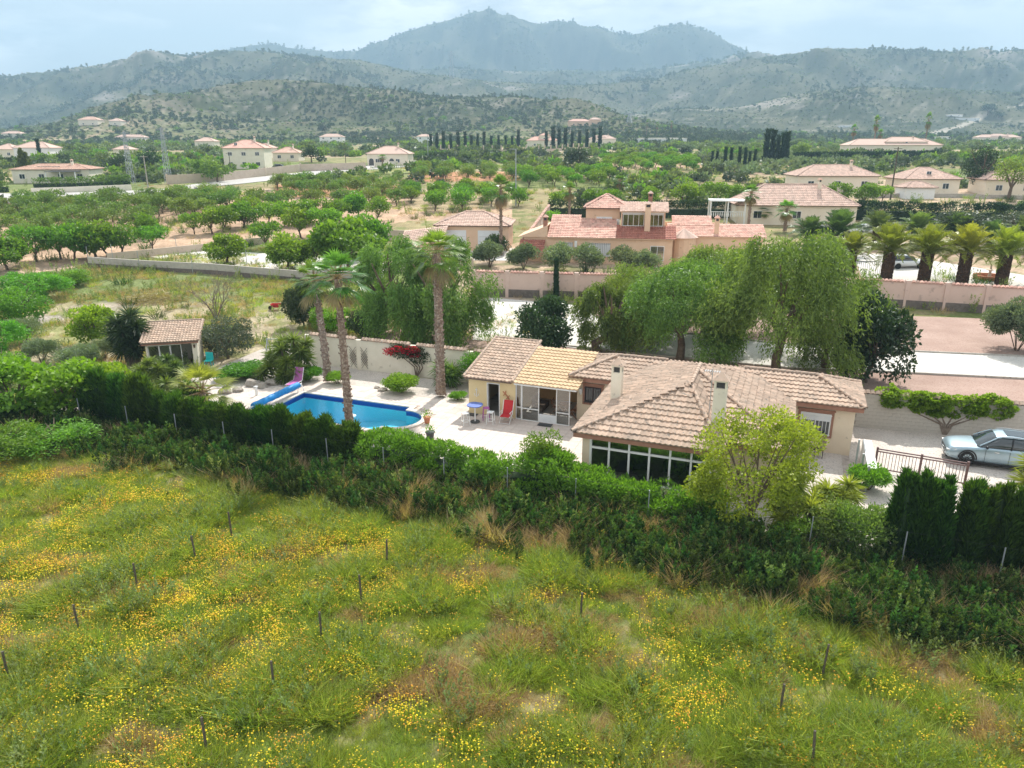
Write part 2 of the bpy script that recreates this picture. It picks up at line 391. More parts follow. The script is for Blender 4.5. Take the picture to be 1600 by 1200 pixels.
M['orange_in'] = mat('orange_plaster', (.60, .36, .16), (.66, .42, .2), 1.5, .9)
M['floor_in'] = mat('inner_floor', (.50, .46, .40), (.58, .54, .48), 3, .5)
M['rock'] = mat('rock', (.30, .26, .22), (.40, .36, .31), 4, .95, bump=.5)
M['coping'] = mat('pool_coping', (.60, .52, .45), (.70, .62, .54), 4, .9)
M['tyre'] = mat('tyre', (.02, .02, .02), None, rough=.8)
M['rim'] = mat('black_rim', (.03, .03, .033), (.05, .05, .05), 9, .35, metal=.6)
M['sand_wall'] = mat('sand_wall', (.52, .42, .33), (.60, .50, .40), .6, .95, c3=(.4, .33, .27), s3=2, f3=.66)
# foliage
M['lf_almond'] = leafmat('almond_leaves', (.05, .105, .022), (.20, .29, .07), .38)
M['lf_bright'] = leafmat('mulberry_leaves', (.05, .13, .012), (.20, .34, .04), .42)
M['lf_pepper'] = leafmat('pepper_leaves', (.045, .10, .018), (.24, .345, .085), .42)
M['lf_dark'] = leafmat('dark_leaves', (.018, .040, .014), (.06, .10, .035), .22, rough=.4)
M['lf_olive'] = leafmat('olive_leaves', (.09, .13, .07), (.24, .30, .19), .3)
M['lf_cypress'] = leafmat('cypress_leaves', (.010, .036, .005), (.10, .21, .018), .35, rough=.8)
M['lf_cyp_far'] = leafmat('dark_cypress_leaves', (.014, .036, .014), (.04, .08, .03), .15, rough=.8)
M['lf_oleander'] = leafmat('oleander_leaves', (.05, .14, .012), (.19, .36, .04), .42)
M['lf_locust'] = leafmat('locust_leaves', (.12, .18, .015), (.40, .46, .05), .45)
M['lf_fig'] = leafmat('fig_leaves', (.07, .18, .012), (.26, .44, .04), .42)
M['lf_yucca'] = leafmat('yucca_leaves', (.05, .10, .02), (.18, .27, .06), .3)
M['lf_yucca_y'] = leafmat('yellow_yucca_leaves', (.11, .16, .02), (.36, .40, .08), .35)
M['lf_palm'] = leafmat('palm_leaves', (.05, .13, .018), (.22, .38, .06), .3, rough=.38)
M['lf_date'] = leafmat('date_palm_leaves', (.12, .15, .015), (.44, .46, .07), .3, rough=.38)
M['lf_datedk'] = leafmat('dark_date_palm_leaves', (.06, .11, .03), (.22, .30, .10), .3, rough=.38)  # darker, greener leaf tone of the back-row date palms
M['lf_dry'] = leafmat('dry_fronds', (.24, .17, .09), (.42, .32, .18), .3)
M['lf_vine'] = leafmat('vine_leaves', (.06, .15, .012), (.22, .38, .05), .42)
M['lf_grey'] = leafmat('greygreen_leaves', (.045, .065, .04), (.12, .15, .10), .22)
M['lf_pine'] = leafmat('pine_needles', (.038, .062, .032), (.10, .14, .07), .2)
M['lf_far'] = leafmat('far_leaves', (.06, .10, .033), (.18, .24, .085), .35, val=.3)
M['lf_red'] = leafmat('bougainvillea_bracts', (.35, .008, .03), (.60, .02, .07), .35)
M['lf_purple'] = leafmat('purple_leaves', (.05, .02, .04), (.13, .05, .10), .3)
M['lf_gold'] = leafmat('golden_conifer_leaves', (.05, .07, .01), (.20, .19, .03), .3)
M['grass'] = leafmat('grass_blades', (.14, .205, .024), (.43, .48, .10), .5, hue=.03, val=.3)
M['straw'] = leafmat('straw_blades', (.30, .20, .11), (.55, .42, .24), .35, hue=.02, val=.2)
M['weed'] = leafmat('weed_leaves', (.022, .055, .012), (.095, .17, .032), .3, hue=.04, val=.45, rough=.85)  # dark lush green, darkened further to stand in for shade from the hedges
M['weed_pale'] = leafmat('pale_weed_leaves', (.10, .15, .05), (.28, .34, .13), .35, hue=.02, val=.2)
M['flower'] = leafmat('yellow_flowers', (.75, .50, .015), (.92, .74, .03), .25, hue=.015, val=.1)
M['flower_o'] = leafmat('orange_flowers', (.60, .27, .02), (.85, .45, .04), .25, hue=.015, val=.1)

# ------------------------------------------------------------------ air
hb = MB().box(-7000, 7000, -300, 5600, -4, 760)
hm = bpy.data.materials.new('air'); hm.use_nodes = True; hm.node_tree.nodes.clear()
ho = N(hm.node_tree, 'ShaderNodeOutputMaterial'); hv = N(hm.node_tree, 'ShaderNodeVolumePrincipled')
hv.inputs['Color'].default_value = (.50, .77, 1.0, 1); hv.inputs['Density'].default_value = HAZE; hv.inputs['Anisotropy'].default_value = .0
hm.node_tree.links.new(hv.outputs[0], ho.inputs['Volume'])
hb.build('haze', hm, kind='stuff')
# ------------------------------------------------------------------ terrain sheet with its own soil and plant-cover colours
def pip(x, y, poly):
    ins = np.zeros(x.shape, bool); n = len(poly); j = n-1
    for i in range(n):
        xi, yi = poly[i]; xj, yj = poly[j]
        c = ((yi > y) != (yj > y)) & (x < (xj-xi)*(y-yi)/((yj-yi) or 1e-9)+xi)
        ins ^= c; j = i
    return ins
def wpoly(pts): return [on(px, py)[:2] for px, py in pts]
def lerp(a, b, t): return a + (b-a)*t[..., None]
rows = np.concatenate([np.linspace(6, 46, 110)[:-1], np.geomspace(46, 5300, 430)])
cols = np.linspace(-1, 1, 560)
cols = np.sign(cols)*np.abs(cols)**1.15
YY, CC = np.meshgrid(rows, cols, indexing='ij'); XX = CC*(YY*1.15+16)
ZZ = T(XX, YY)
_a, _b = WL(XX, YY)
ZZ = np.where((_a > -28.5) & (_a < -18.7) & (_b > 32.2) & (_b < 36.8), -2.4, ZZ)      # the pool's pit
nr, nc = XX.shape
vidx = np.arange(nr*nc).reshape(nr, nc)
fq = np.stack([vidx[:-1, :-1], vidx[:-1, 1:], vidx[1:, 1:], vidx[1:, :-1]], -1).reshape(-1, 4)
tm = MB(); tm.add(np.stack([XX, YY, ZZ], -1).reshape(-1, 3), fq, .5)
AA, BB = WL(XX, YY)
n1 = fbm(XX/1.7, YY/1.7, 21, 4); n2 = fbm(XX/25, YY/25, 22, 4); n3 = fbm(XX/120, YY/120, 23, 4)
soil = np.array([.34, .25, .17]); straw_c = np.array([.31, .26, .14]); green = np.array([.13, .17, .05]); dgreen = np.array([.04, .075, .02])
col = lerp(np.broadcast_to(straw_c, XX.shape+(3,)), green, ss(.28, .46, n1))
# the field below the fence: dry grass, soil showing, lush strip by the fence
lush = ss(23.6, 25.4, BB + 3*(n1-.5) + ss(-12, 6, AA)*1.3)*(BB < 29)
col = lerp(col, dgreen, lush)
yard = ss(27.2, 27.8, BB)
col = lerp(col, np.array([.44, .38, .33]), yard*(YY < 62))
bare = yard*(YY >= 40)*(AA < -22)
dry = lerp(np.broadcast_to(np.array([.44, .37, .25]), XX.shape+(3,)), np.array([.25, .25, .11]), ss(.45, .62, n1)); dry = lerp(dry, np.array([.42, .37, .33]), ss(.55, .62, fbm(XX/9+7, YY/5, 33, 3)))
col = np.where((bare > .5)[..., None], dry, col)
# valley floor: plots of different cover
mid = ss(60, 75, YY)
plot = vnoise(np.floor(XX/42+.6*np.floor(YY/34)), np.floor(YY/34), 31)
pal = np.array([[.42, .31, .22], [.30, .25, .14], [.17, .20, .08], [.46, .35, .25], [.22, .24, .10]])
pc = pal[(plot*4.99).astype(int)]
pc = lerp(pc, np.array([.14, .18, .06]), ss(.5, .68, n1)*.7)
pc = lerp(pc, np.array([.14, .19, .07]), ss(.4, .62, n2)*.55*ss(150, 400, YY))
col = lerp(col, pc, mid)
# hills: scrub over pale rock, darker where pines stand
hill = ss(520, 900, YY)
gx = np.gradient(ZZ, axis=0)/np.maximum(np.gradient(YY, axis=0), .1)
scr = lerp(np.broadcast_to(np.array([.115, .115, .065]), XX.shape+(3,)), np.array([.05, .062, .030]), ss(.35, .62, fbm(XX/70, YY/70, 24, 5)))
rockm = ss(.60, .72, fbm(XX/130+4, YY/130, 25, 5, .6))*ss(700, 1000, YY)*(1-ss(2600, 3300, YY))
scr = lerp(scr, np.array([.34, .30, .26]), rockm*.7)
terr = np.abs(((ZZ/7.0) % 1)-.5)*2                      # old dry-stone terraces follow the contours
scr = lerp(scr, np.array([.30, .27, .22]), ss(.80, .97, terr)*ss(.40, .6, fbm(XX/150, YY/150, 27, 3))*.6*(1-ss(1500, 2400, YY)))
col = lerp(col, scr, hill)
ptrack = wpoly([(1600,157),(1560,164),(1530,176),(1478,200),(1440,210),(1446,213),(1486,203),(1545,180),(1600,162)])
col[pip(XX, YY, ptrack)] = (.36, .33, .27)
RED = (.50, .27, .16)
for pl, cc_ in (
    ([(0,316),(210,318),(330,300),(640,298),(800,322),(800,345),(640,345),(470,372),(200,400),(0,425)], (.46, .32, .22)),
    ([(430,288),(640,290),(640,308),(430,308)], RED), ([(640,268),(800,268),(815,282),(640,284)], RED),
    ([(640,305),(800,305),(800,325),(640,330)], (.42, .33, .21)),
    ([(930,250),(1090,250),(1100,262),(940,266)], (.42, .30, .2)),
    ([(0,330),(100,322),(115,330),(0,340)], (.20, .25, .09)),
    ([(250,285),(470,268),(640,262),(800,255),(800,262),(640,270),(500,280),(300,292)], (.26, .28, .12)),
    ([(60,318),(190,305),(200,312),(80,322)], (.26, .14, .09))):
    k = pip(XX, YY, wpoly(pl)); col[k] = np.array(cc_)*(.8+.4*n1[k][:, None])
col *= (.85 + .3*fbm(XX*1.3, YY*1.3, 29, 2))[..., None]
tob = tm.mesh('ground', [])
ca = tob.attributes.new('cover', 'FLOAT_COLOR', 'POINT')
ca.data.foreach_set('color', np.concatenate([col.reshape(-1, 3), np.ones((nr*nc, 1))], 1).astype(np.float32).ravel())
tob.polygons.foreach_set('use_smooth', np.ones(len(fq), bool))
gm, t, p = newmat('ground_cover'); l = t.links.new
a_ = N(t, 'ShaderNodeAttribute', attribute_name='cover'); g_ = N(t, 'ShaderNodeNewGeometry')
nz = N(t, 'ShaderNodeTexNoise'); nz.inputs['Scale'].default_value = 3.5; nz.inputs['Detail'].default_value = 6; l(g_.outputs['Position'], nz.inputs['Vector'])
nb = N(t, 'ShaderNodeTexNoise'); nb.inputs['Scale'].default_value = .16; nb.inputs['Detail'].default_value = 8; nb.inputs['Roughness'].default_value = .7; l(g_.outputs['Position'], nb.inputs['Vector'])
r1 = N(t, 'ShaderNodeMapRange'); r1.inputs['From Min'].default_value = .3; r1.inputs['From Max'].default_value = .7; r1.inputs['To Min'].default_value = .72; r1.inputs['To Max'].default_value = 1.25; l(nz.outputs[0], r1.inputs['Value'])
r2 = N(t, 'ShaderNodeMapRange'); r2.inputs['From Min'].default_value = .35; r2.inputs['From Max'].default_value = .65; r2.inputs['To Min'].default_value = .75; r2.inputs['To Max'].default_value = 1.22; l(nb.outputs[0], r2.inputs['Value'])
m1_ = N(t, 'ShaderNodeMath', operation='MULTIPLY'); l(r1.outputs[0], m1_.inputs[0]); l(r2.outputs[0], m1_.inputs[1])
hs = N(t, 'ShaderNodeHueSaturation'); l(a_.outputs['Color'], hs.inputs['Color']); l(m1_.outputs[0], hs.inputs['Value']); l(hs.outputs[0], p.inputs['Base Color'])
p.inputs['Roughness'].default_value = 1; p.inputs['Specular IOR Level'].default_value = .05
bp = N(t, 'ShaderNodeBump'); bp.inputs['Strength'].default_value = .6; bp.inputs['Distance'].default_value = .12; l(nz.outputs[0], bp.inputs['Height']); l(bp.outputs[0], p.inputs['Normal'])
tob.materials.append(gm)
go = bpy.data.objects.new('ground', tob); C.objects.link(go); go['kind'] = 'structure'

# sheets laid on the ground
def sheet(name, poly, m, dz=.03, step=1.0, kind='structure', fn=None, hole=None):
    """a thin sheet that follows the ground inside a polygon (world coordinates)"""
    P_ = np.array(poly); x0, y0 = P_.min(0); x1, y1 = P_.max(0)
    import bmesh
    bm = bmesh.new(); vs = [bm.verts.new((x, y, 0)) for x, y in poly]; bm.faces.new(vs)
    for k in np.arange(math.floor(x0/step)*step+step, x1, step):
        g = bm.verts[:]+bm.edges[:]+bm.faces[:]; bmesh.ops.bisect_plane(bm, geom=g, plane_co=(k, 0, 0), plane_no=(1, 0, 0))
    for k in np.arange(math.floor(y0/step)*step+step, y1, step):
        g = bm.verts[:]+bm.edges[:]+bm.faces[:]; bmesh.ops.bisect_plane(bm, geom=g, plane_co=(0, k, 0), plane_no=(0, 1, 0))
    if hole:
        a0, a1, b0, b1 = hole
        for (ca_, cb_, n_) in ((a0, 34, (CO, -SI, 0)), (a1, 34, (CO, -SI, 0)), (-24, b0, (SI, CO, 0)), (-24, b1, (SI, CO, 0))):
            g = bm.verts[:]+bm.edges[:]+bm.faces[:]; bmesh.ops.bisect_plane(bm, geom=g, plane_co=(*LW(ca_, cb_), 0), plane_no=n_)
        kill = []
        for f_ in bm.faces:
            c_ = f_.calc_center_median(); a, b = WL(c_.x, c_.y)
            if a0 < a < a1 and b0 < b < b1: kill.append(f_)
        bmesh.ops.delete(bm, geom=kill, context='FACES')
    co = np.array([v.co[:2] for v in bm.verts]); zz = T(co[:, 0], co[:, 1]) if fn is None else np.array([fn(*c_) for c_ in co])
    for v, z in zip(bm.verts, zz): v.co.z = z+dz
    bmesh.ops.recalc_face_normals(bm, faces=bm.faces[:])
    me = bpy.data.meshes.new(name); bm.to_mesh(me); bm.free(); me.materials.append(m)
    if me.polygons[0].normal.z < 0: me.flip_normals()
    o = bpy.data.objects.new(name, me); C.objects.link(o); o['kind'] = kind
    return o
def lp(*ab): return [LW(a, b) for a, b in ab]
M['gravel'] = mat('pale_gravel', (.50, .44, .39), (.62, .56, .50), .5, .95, bump=.35, bscale=25, c3=(.34, .30, .26), s3=14, f3=.60)
M['gravel_white'] = mat('white_gravel', (.56, .53, .48), (.66, .63, .58), .35, .95, bump=.3, bscale=20, c3=(.44, .41, .37), s3=10, f3=.6)
M['gravel_red'] = mat('red_gravel', (.33, .225, .18), (.42, .30, .245), .5, .95, bump=.4, bscale=25, c3=(.26, .16, .13), s3=12, f3=.6)
M['asphalt'] = mat('pale_asphalt', (.40, .38, .36), (.48, .46, .43), .2, .95)
M['paver'] = mat('terrace_paver', (.56, .47, .41), (.66, .57, .50), 1.1, .85, tint=.10, c3=(.46, .38, .33), s3=5, f3=.66)
M['joint'] = mat('paving_joint', (.42, .35, .30), (.50, .42, .36), 3, .95)
M['redtrack'] = mat('rocky_soil', (.40, .34, .28), (.30, .25, .20), 1, .95, bump=.5)
# road behind the plot: between two thin kerbs
rn = [on(880,541), on(1060,560), on(1240,577), on(1420,584), on(1600,593)]; rf = [on(1600,558), on(1400,549), on(1200,536), on(1000,514), on(880,496)]
ext = lambda p, q, k: (q[0]+(q[0]-p[0])*k, q[1]+(q[1]-p[1])*k)
road_poly = [p[:2] for p in rn] + [ext(rn[3], rn[4], 4)] + [ext(rf[1], rf[0], 4)] + [p[:2] for p in rf]
sheet('red_gravel_bed', [on(*q)[:2] for q in ((690,470),(1360,492),(1600,500))] + [(62, 58), (54, 30), LW(14, 44.6), LW(-31, 42.9)], M['gravel_red'], .02)
sheet('road', road_poly, M['gravel_white'], .045)
sheet('gravel_parking', [on(*q)[:2] for q in ((738,532),(862,540),(900,545),(960,510),(900,478),(770,466),(745,470))], M['gravel_white'], .06)
for nm, ln in (('kerb', rn+[ext(rn[3], rn[4], 4)]), ('kerb', rf[::-1][1:]+[ext(rf[1], rf[0], 4)])):
    k = MB()
    for p_, q_ in zip(ln[:-1], ln[1:]):
        n_ = 6
        for i in range(n_):
            u0, u1 = i/n_, (i+1)/n_-.004
            A_ = [p_[j]+(q_[j]-p_[j])*u0 for j in (0, 1)]; B_ = [p_[j]+(q_[j]-p_[j])*u1 for j in (0, 1)]
            k.bar((*A_, Tz(*A_)+.06), (*B_, Tz(*B_)+.06), .14, .16, rnd.random())
    k.build(nm, M['concrete'], kind='structure')
sheet('neighbour_yard', [on(*q)[:2] for q in ((600,405),(1340,415),(1350,445),(1385,455))]+[(60, 66), (58, 78), (48, 92), (30, 100), (-8, 96)], M['gravel_white'], .03, 2)
sheet('neighbour_driveway', [on(*q)[:2] for q in ((206,396),(320,391),(440,398),(600,412),(600,425),(430,424),(300,415))], M['gravel_white'], .05, 2)
sheet('lane', [on(*q)[:2] for q in ((-60,300),(20,303),(130,301),(250,297),(345,283),(540,262),(640,255),(640,261),(545,268),(350,290),(250,303),(140,312),(0,318),(-80,318))], M['asphalt'], .10, 4)
# driveway and yard
sheet('driveway', lp((3.4, 27.9), (19, 27.9), (34, 30), (34, 43.5), (3.8, 43.5)), M['gravel'], .02)
sheet('garden_gravel', lp((-37, 31), (-24, 31), (-24, 28.3), (3.3, 28.3), (3.3, 42), (-30, 42), (-37, 45)), M['gravel'], .025, hole=(-28.6, -18.6, 32.1, 36.9))
# ------------------------------------------------------------------ roofs of real tiles
def tile_profile(w_, l_, th=.035, amp=.035, n=4):
    """one S tile lying along +y (up the slope) with its front lip"""
    xs = np.linspace(0, w_, n+1); zs = amp*(1+np.cos(xs/w_*2*math.pi))*.5+amp*.15
    return xs, zs
def roof_plane(mb, P0, u, s, umin, umax, smax, inside, w_=.235, l_=.34, amp=.055, th=.05, g=None, tvar=.55):
    """rows of S tiles. P0 a point on the eave, u unit along the eave, s unit up the slope (3D), inside(P)->bool array of tile centres"""
    g = g or rng; P0 = np.array(P0, float); u = np.array(u, float); s = np.array(s, float); nn = np.cross(u, s); nn /= np.linalg.norm(nn)
    if nn[2] < 0: nn = -nn
    I = np.arange(int((umax-umin)/w_)+1); J = np.arange(int(smax/l_)+1)
    i, j = np.meshgrid(I, J); i = i.ravel(); j = j.ravel()
    c = P0 + (umin+(i+.5)*w_)[:, None]*u + ((j+.5)*l_)[:, None]*s
    k = inside(c); i = i[k]; j = j[k]; n = len(i)
    if not n: return
    jit = g.normal(0, .006, (n, 1)); 
    o = P0 + (umin+i*w_)[:, None]*u + (j*l_-.03)[:, None]*s + jit*s
    xs, zs = tile_profile(w_, l_, th, amp); m = len(xs)
    lift = (th+g.normal(0, .004, n))[:, None, None]
    front = o[:, None, :] + xs[None, :, None]*u + (zs[None, :, None]+lift)*nn
    frontl = o[:, None, :] + xs[None, :, None]*u + (zs[None, :, None]*.55-.01)*nn
    back = o[:, None, :] + xs[None, :, None]*u + (l_+.05)*s + (zs[None, :, None]*.9)*nn
    v = np.concatenate([frontl, front, back], 1).reshape(-1, 3)
    b = (np.arange(n)*3*m)[:, None]; a = np.arange(m-1)[None, :]
    f1 = np.stack([b+a, b+a+1, b+m+a+1, b+m+a], -1).reshape(-1, 4); f2 = np.stack([b+m+a, b+m+a+1, b+2*m+a+1, b+2*m+a], -1).reshape(-1, 4)
    ti = np.clip(.5+(g.random(n)-.5)*tvar, 0, 1)
    mb.add(v, np.concatenate([f1, f2]), np.concatenate([np.repeat(ti, m-1), np.repeat(ti, m-1)]))
def cap_mesh(name, m, L_=.38, r=.11):
    """half-round ridge tile along +x"""
    k = MB(); th = np.linspace(0, math.pi, 7)
    A = [(0, r*math.cos(q), r*math.sin(q)*.9) for q in th]; B = [(L_, r*.86*math.cos(q), r*.86*math.sin(q)*.9) for q in th]; A2 = [(0, y*.8, z*.8) for _, y, z in A]
    k.add(A+B, [(i, i+1, 8+i, 7+i) for i in range(6)], .5); k.add(A+A2, [(i, 7+i, 8+i, i+1) for i in range(6)], .4)
    return k.mesh(name, m)
CAPS = {}
def caps(parent, p, q, key, r=.11, step=.36, singly=True, mb=None):
    p = Vector(p); q = Vector(q); d = q-p; n = max(1, int(d.length/step)); st = d.length/n
    if singly:
        if (key, r) not in CAPS: CAPS[(key, r)] = cap_mesh('ridge_tile', M[key], st+.05, r)
        e = d.to_track_quat('X', 'Z').to_euler()
        for i in range(n):
            piece('ridge_tile', CAPS[(key, r)], parent, p+d*(i/n)+Vector((0, 0, rnd.uniform(-.004, .01))), (e.x+rnd.uniform(-.03, .03), e.y, e.z))
    else:
        Mx = d.to_track_quat('X', 'Z').to_matrix()
        th = np.linspace(0, math.pi, 6)
        for i in range(n):
            o_ = p+d*(i/n); k = []
            for x, rr in ((0, r), (st+.04, r*.85)):
                for a in th: k.append(o_ + Mx @ Vector((x, rr*math.cos(a), rr*math.sin(a))))
            mb.add([tuple(v) for v in k], [(j, j+1, 7+j, 6+j) for j in range(5)], rnd.random())
def hip_roof(parent, x0, x1, y0, y1, z, k=.38, mats=('tile_far', 'tile_dark'), tiles=True, w_=.3, l_=.42, key='tile_far', capsingle=False, gable=(False, False), over=0, ridge_r=.12, name='roof', th=.10, amp=.045):
    """hip (or gable at x0 / x1) roof over a rectangle in the parent's axes; ridge along x if longer, else y"""
    swap = (y1-y0) > (x1-x0)
    if swap:   # work in turned axes
        f = lambda X, Y, Z: (Y, X, Z); ax0, ax1, ay0, ay1 = y0, y1, x0, x1
    else:
        f = lambda X, Y, Z: (X, Y, Z); ax0, ax1, ay0, ay1 = x0, x1, y0, y1
    hw = (ay1-ay0)/2; hh = hw*k; m = (ay0+ay1)/2
    ra = ax0 + (0 if gable[0] else min(hw, (ax1-ax0)/2)); rb = ax1 - (0 if gable[1] else min(hw, (ax1-ax0)/2))
    base = [(ax0, ay0, z), (ax1, ay0, z), (ax1, ay1, z), (ax0, ay1, z)]; r0 = (ra, m, z+hh); r1 = (rb, m, z+hh)
    sl = MB(); P = [f(*q) for q in base+[r0, r1]]
    up = .0
    sl.add(P, [(0, 1, 5, 4), (2, 3, 4, 5)] if not swap else [(1, 0, 4, 5), (3, 2, 5, 4)], .5)
    sl.add(P, [(3, 0, 4), (1, 2, 5)] if not swap else [(0, 3, 4), (2, 1, 5)], .5)
    Pb = [f(q[0], q[1], q[2]-th) for q in base]; sl.add(P[:4]+Pb, [(0, 1, 5, 4), (1, 2, 6, 5), (2, 3, 7, 6), (3, 0, 4, 7)], .5); sl.add(Pb, [(0, 1, 2, 3)], .5)
    ro = sl.build(name, M[mats[1]] if tiles else M[mats[0]], parent)
    if tiles:
        mb = MB(); cs = 1/math.sqrt(1+k*k); sn = k*cs
        def plane(p0, u, s, L1, L2, test):
            roof_plane(mb, f(*p0), f(*u), f(*s), 0, L1, L2, test, w_, l_, amp)
        inv = f
        def tst(fn): return lambda c: fn(*( (c[:, 1], c[:, 0]) if swap else (c[:, 0], c[:, 1])))
        W = ax1-ax0
        plane((ax0, ay0, z), (1, 0, 0), (0, cs, sn), W, hw/cs, tst(lambda X, Y: (Y-ay0 <= hw) & ((X-ax0 >= Y-ay0) | gable[0]) & ((ax1-X >= Y-ay0) | gable[1])))
        plane((ax0, ay1, z), (1, 0, 0), (0, -cs, sn), W, hw/cs, tst(lambda X, Y: (ay1-Y <= hw) & ((X-ax0 >= ay1-Y) | gable[0]) & ((ax1-X >= ay1-Y) | gable[1])))
        if not gable[0]: plane((ax0, ay0, z), (0, 1, 0), (cs, 0, sn), 2*hw, hw/cs, tst(lambda X, Y: (X-ax0 <= Y-ay0) & (X-ax0 <= ay1-Y)))
        if not gable[1]: plane((ax1, ay0, z), (0, 1, 0), (-cs, 0, sn), 2*hw, hw/cs, tst(lambda X, Y: (ax1-X <= Y-ay0) & (ax1-X <= ay1-Y)))
        mb.build('roof_tiles', M[key], ro, kind='stuff')
    mb2 = MB(); segs = [(r0, r1)] if rb-ra > .3 else []
    if not gable[0]: segs += [(base[0], r0), (base[3], r0)]
    if not gable[1]: segs += [(base[1], r1), (base[2], r1)]
    for a, b in segs:
        a = (a[0], a[1], a[2]+.03); b = (b[0], b[1], b[2]+.04)
        if capsingle: caps(ro, f(*a), f(*b), key, ridge_r)
        else: caps(ro, f(*a), f(*b), key, ridge_r, .45, False, mb2)
    if not capsingle: mb2.build('ridge_tiles', M[key], ro, kind='stuff')
    return ro
def window(parent, x, y, z, w_, h_, face='-y', frame='white', pane='glass_dark', bars=0, depth=.06, mull=1, sill=None, surround=None, name='window', barm='iron', transom=None, shutter=None):
    """window standing a little proud of a wall face; x,y,z = lower left corner on the wall face"""
    ang = {'-y': 0, '+x': 90, '+y': 180, '-x': -90}[face]
    fr = MB(); t_ = .06; W = w_; Hh = h_
    Mx = Matrix.Translation((x, y, z)) @ Matrix.Rotation(R(ang), 4, 'Z')
    fr.box(0, t_, -depth, .02, 0, Hh, M=Mx); fr.box(W-t_, W, -depth, .02, 0, Hh, M=Mx)
    fr.box(t_, W-t_, -depth, .02, 0, t_, M=Mx); fr.box(t_, W-t_, -depth, .02, Hh-t_, Hh, M=Mx)
    for i in range(1, mull+1):
        c = W*i/(mull+1); fr.box(c-.025, c+.025, -depth+.006, .02, t_, Hh-t_, M=Mx)
    o = fr.build(name, M[frame], parent)
    for i in range(mull+1):
        a = W*i/(mull+1)+.03; b = W*(i+1)/(mull+1)-.03
        MB().box(a, b, -depth*.4, -depth*.4+.012, t_, Hh-t_, M=Mx).build('pane', M[pane], o)
    if shutter:
        MB().box(t_, W-t_, -depth*.55, -depth*.45, Hh*(1-shutter), Hh-t_, M=Mx).build('shutter', M['whiteboard'], o)
    if bars:
        for i in range(bars):
            c = .04+(W-.08)*i/(bars-1); MB().box(c-.011, c+.011, -depth-.10, -depth-.078, -.03, Hh+.03, M=Mx).build('bar', M[barm], o)
        for zz in (.05, Hh-.07): MB().box(-.02, W+.02, -depth-.098, -depth-.08, zz, zz+.03, M=Mx).build('rail', M[barm], o)
    if sill: MB().box(-.1, W+.1, -depth-.05, .02, -.08, -.002, M=Mx).build('sill', M[sill], o)
    if surround:
        s_ = MB(); s_.box(-.12, -.002, -.05, .02, -.12, Hh+.12, M=Mx); s_.box(W+.002, W+.12, -.05, .02, -.12, Hh+.12, M=Mx)
        s_.box(-.17, W+.17, -.07, .02, Hh+.122, Hh+.20, M=Mx); s_.box(-.002, W+.002, -.05, .02, -.12, -.002, M=Mx); s_.box(-.002, W+.002, -.05, .02, Hh+.002, Hh+.12, M=Mx)
        s_.build('surround', M[surround], o)
    return o
def chimney(parent, x, y, z0, z1, w_=.5, m='render_pale', cap='tile', hat=True):
    c = MB(); h = w_/2; o_ = .09
    c.box(x-h, x+h, y-h, y+h, z0, z1-.55)
    for sx in (-1, 1):
        for sy in (-1, 1): c.box(x+sx*(h-o_/2)-o_/2, x+sx*(h-o_/2)+o_/2, y+sy*(h-o_/2)-o_/2, y+sy*(h-o_/2)+o_/2, z1-.55, z1-.25)
    c.box(x-h-.04, x+h+.04, y-h-.04, y+h+.04, z1-.25, z1-.18)
    o = c.build('chimney', M[m], parent)
    MB().box(x-h+.1, x+h-.1, y-h+.1, y+h-.1, z1-.54, z1-.26).build('flue', M['grey_dark'], o)
    if hat:
        r_ = MB(); a = h+.10; zt = z1-.175; v = [(x-a, y-a, zt), (x+a, y-a, zt), (x+a, y+a, zt), (x-a, y+a, zt), (x-a*.1, y, zt+.30), (x+a*.1, y, zt+.30)]
        r_.add(v, [(0, 1, 5, 4), (2, 3, 4, 5), (3, 2, 1, 0)], .6); r_.add(v, [(1, 2, 5), (3, 0, 4)], .4)
        r_.build('cowl', M[cap], o)
    return o
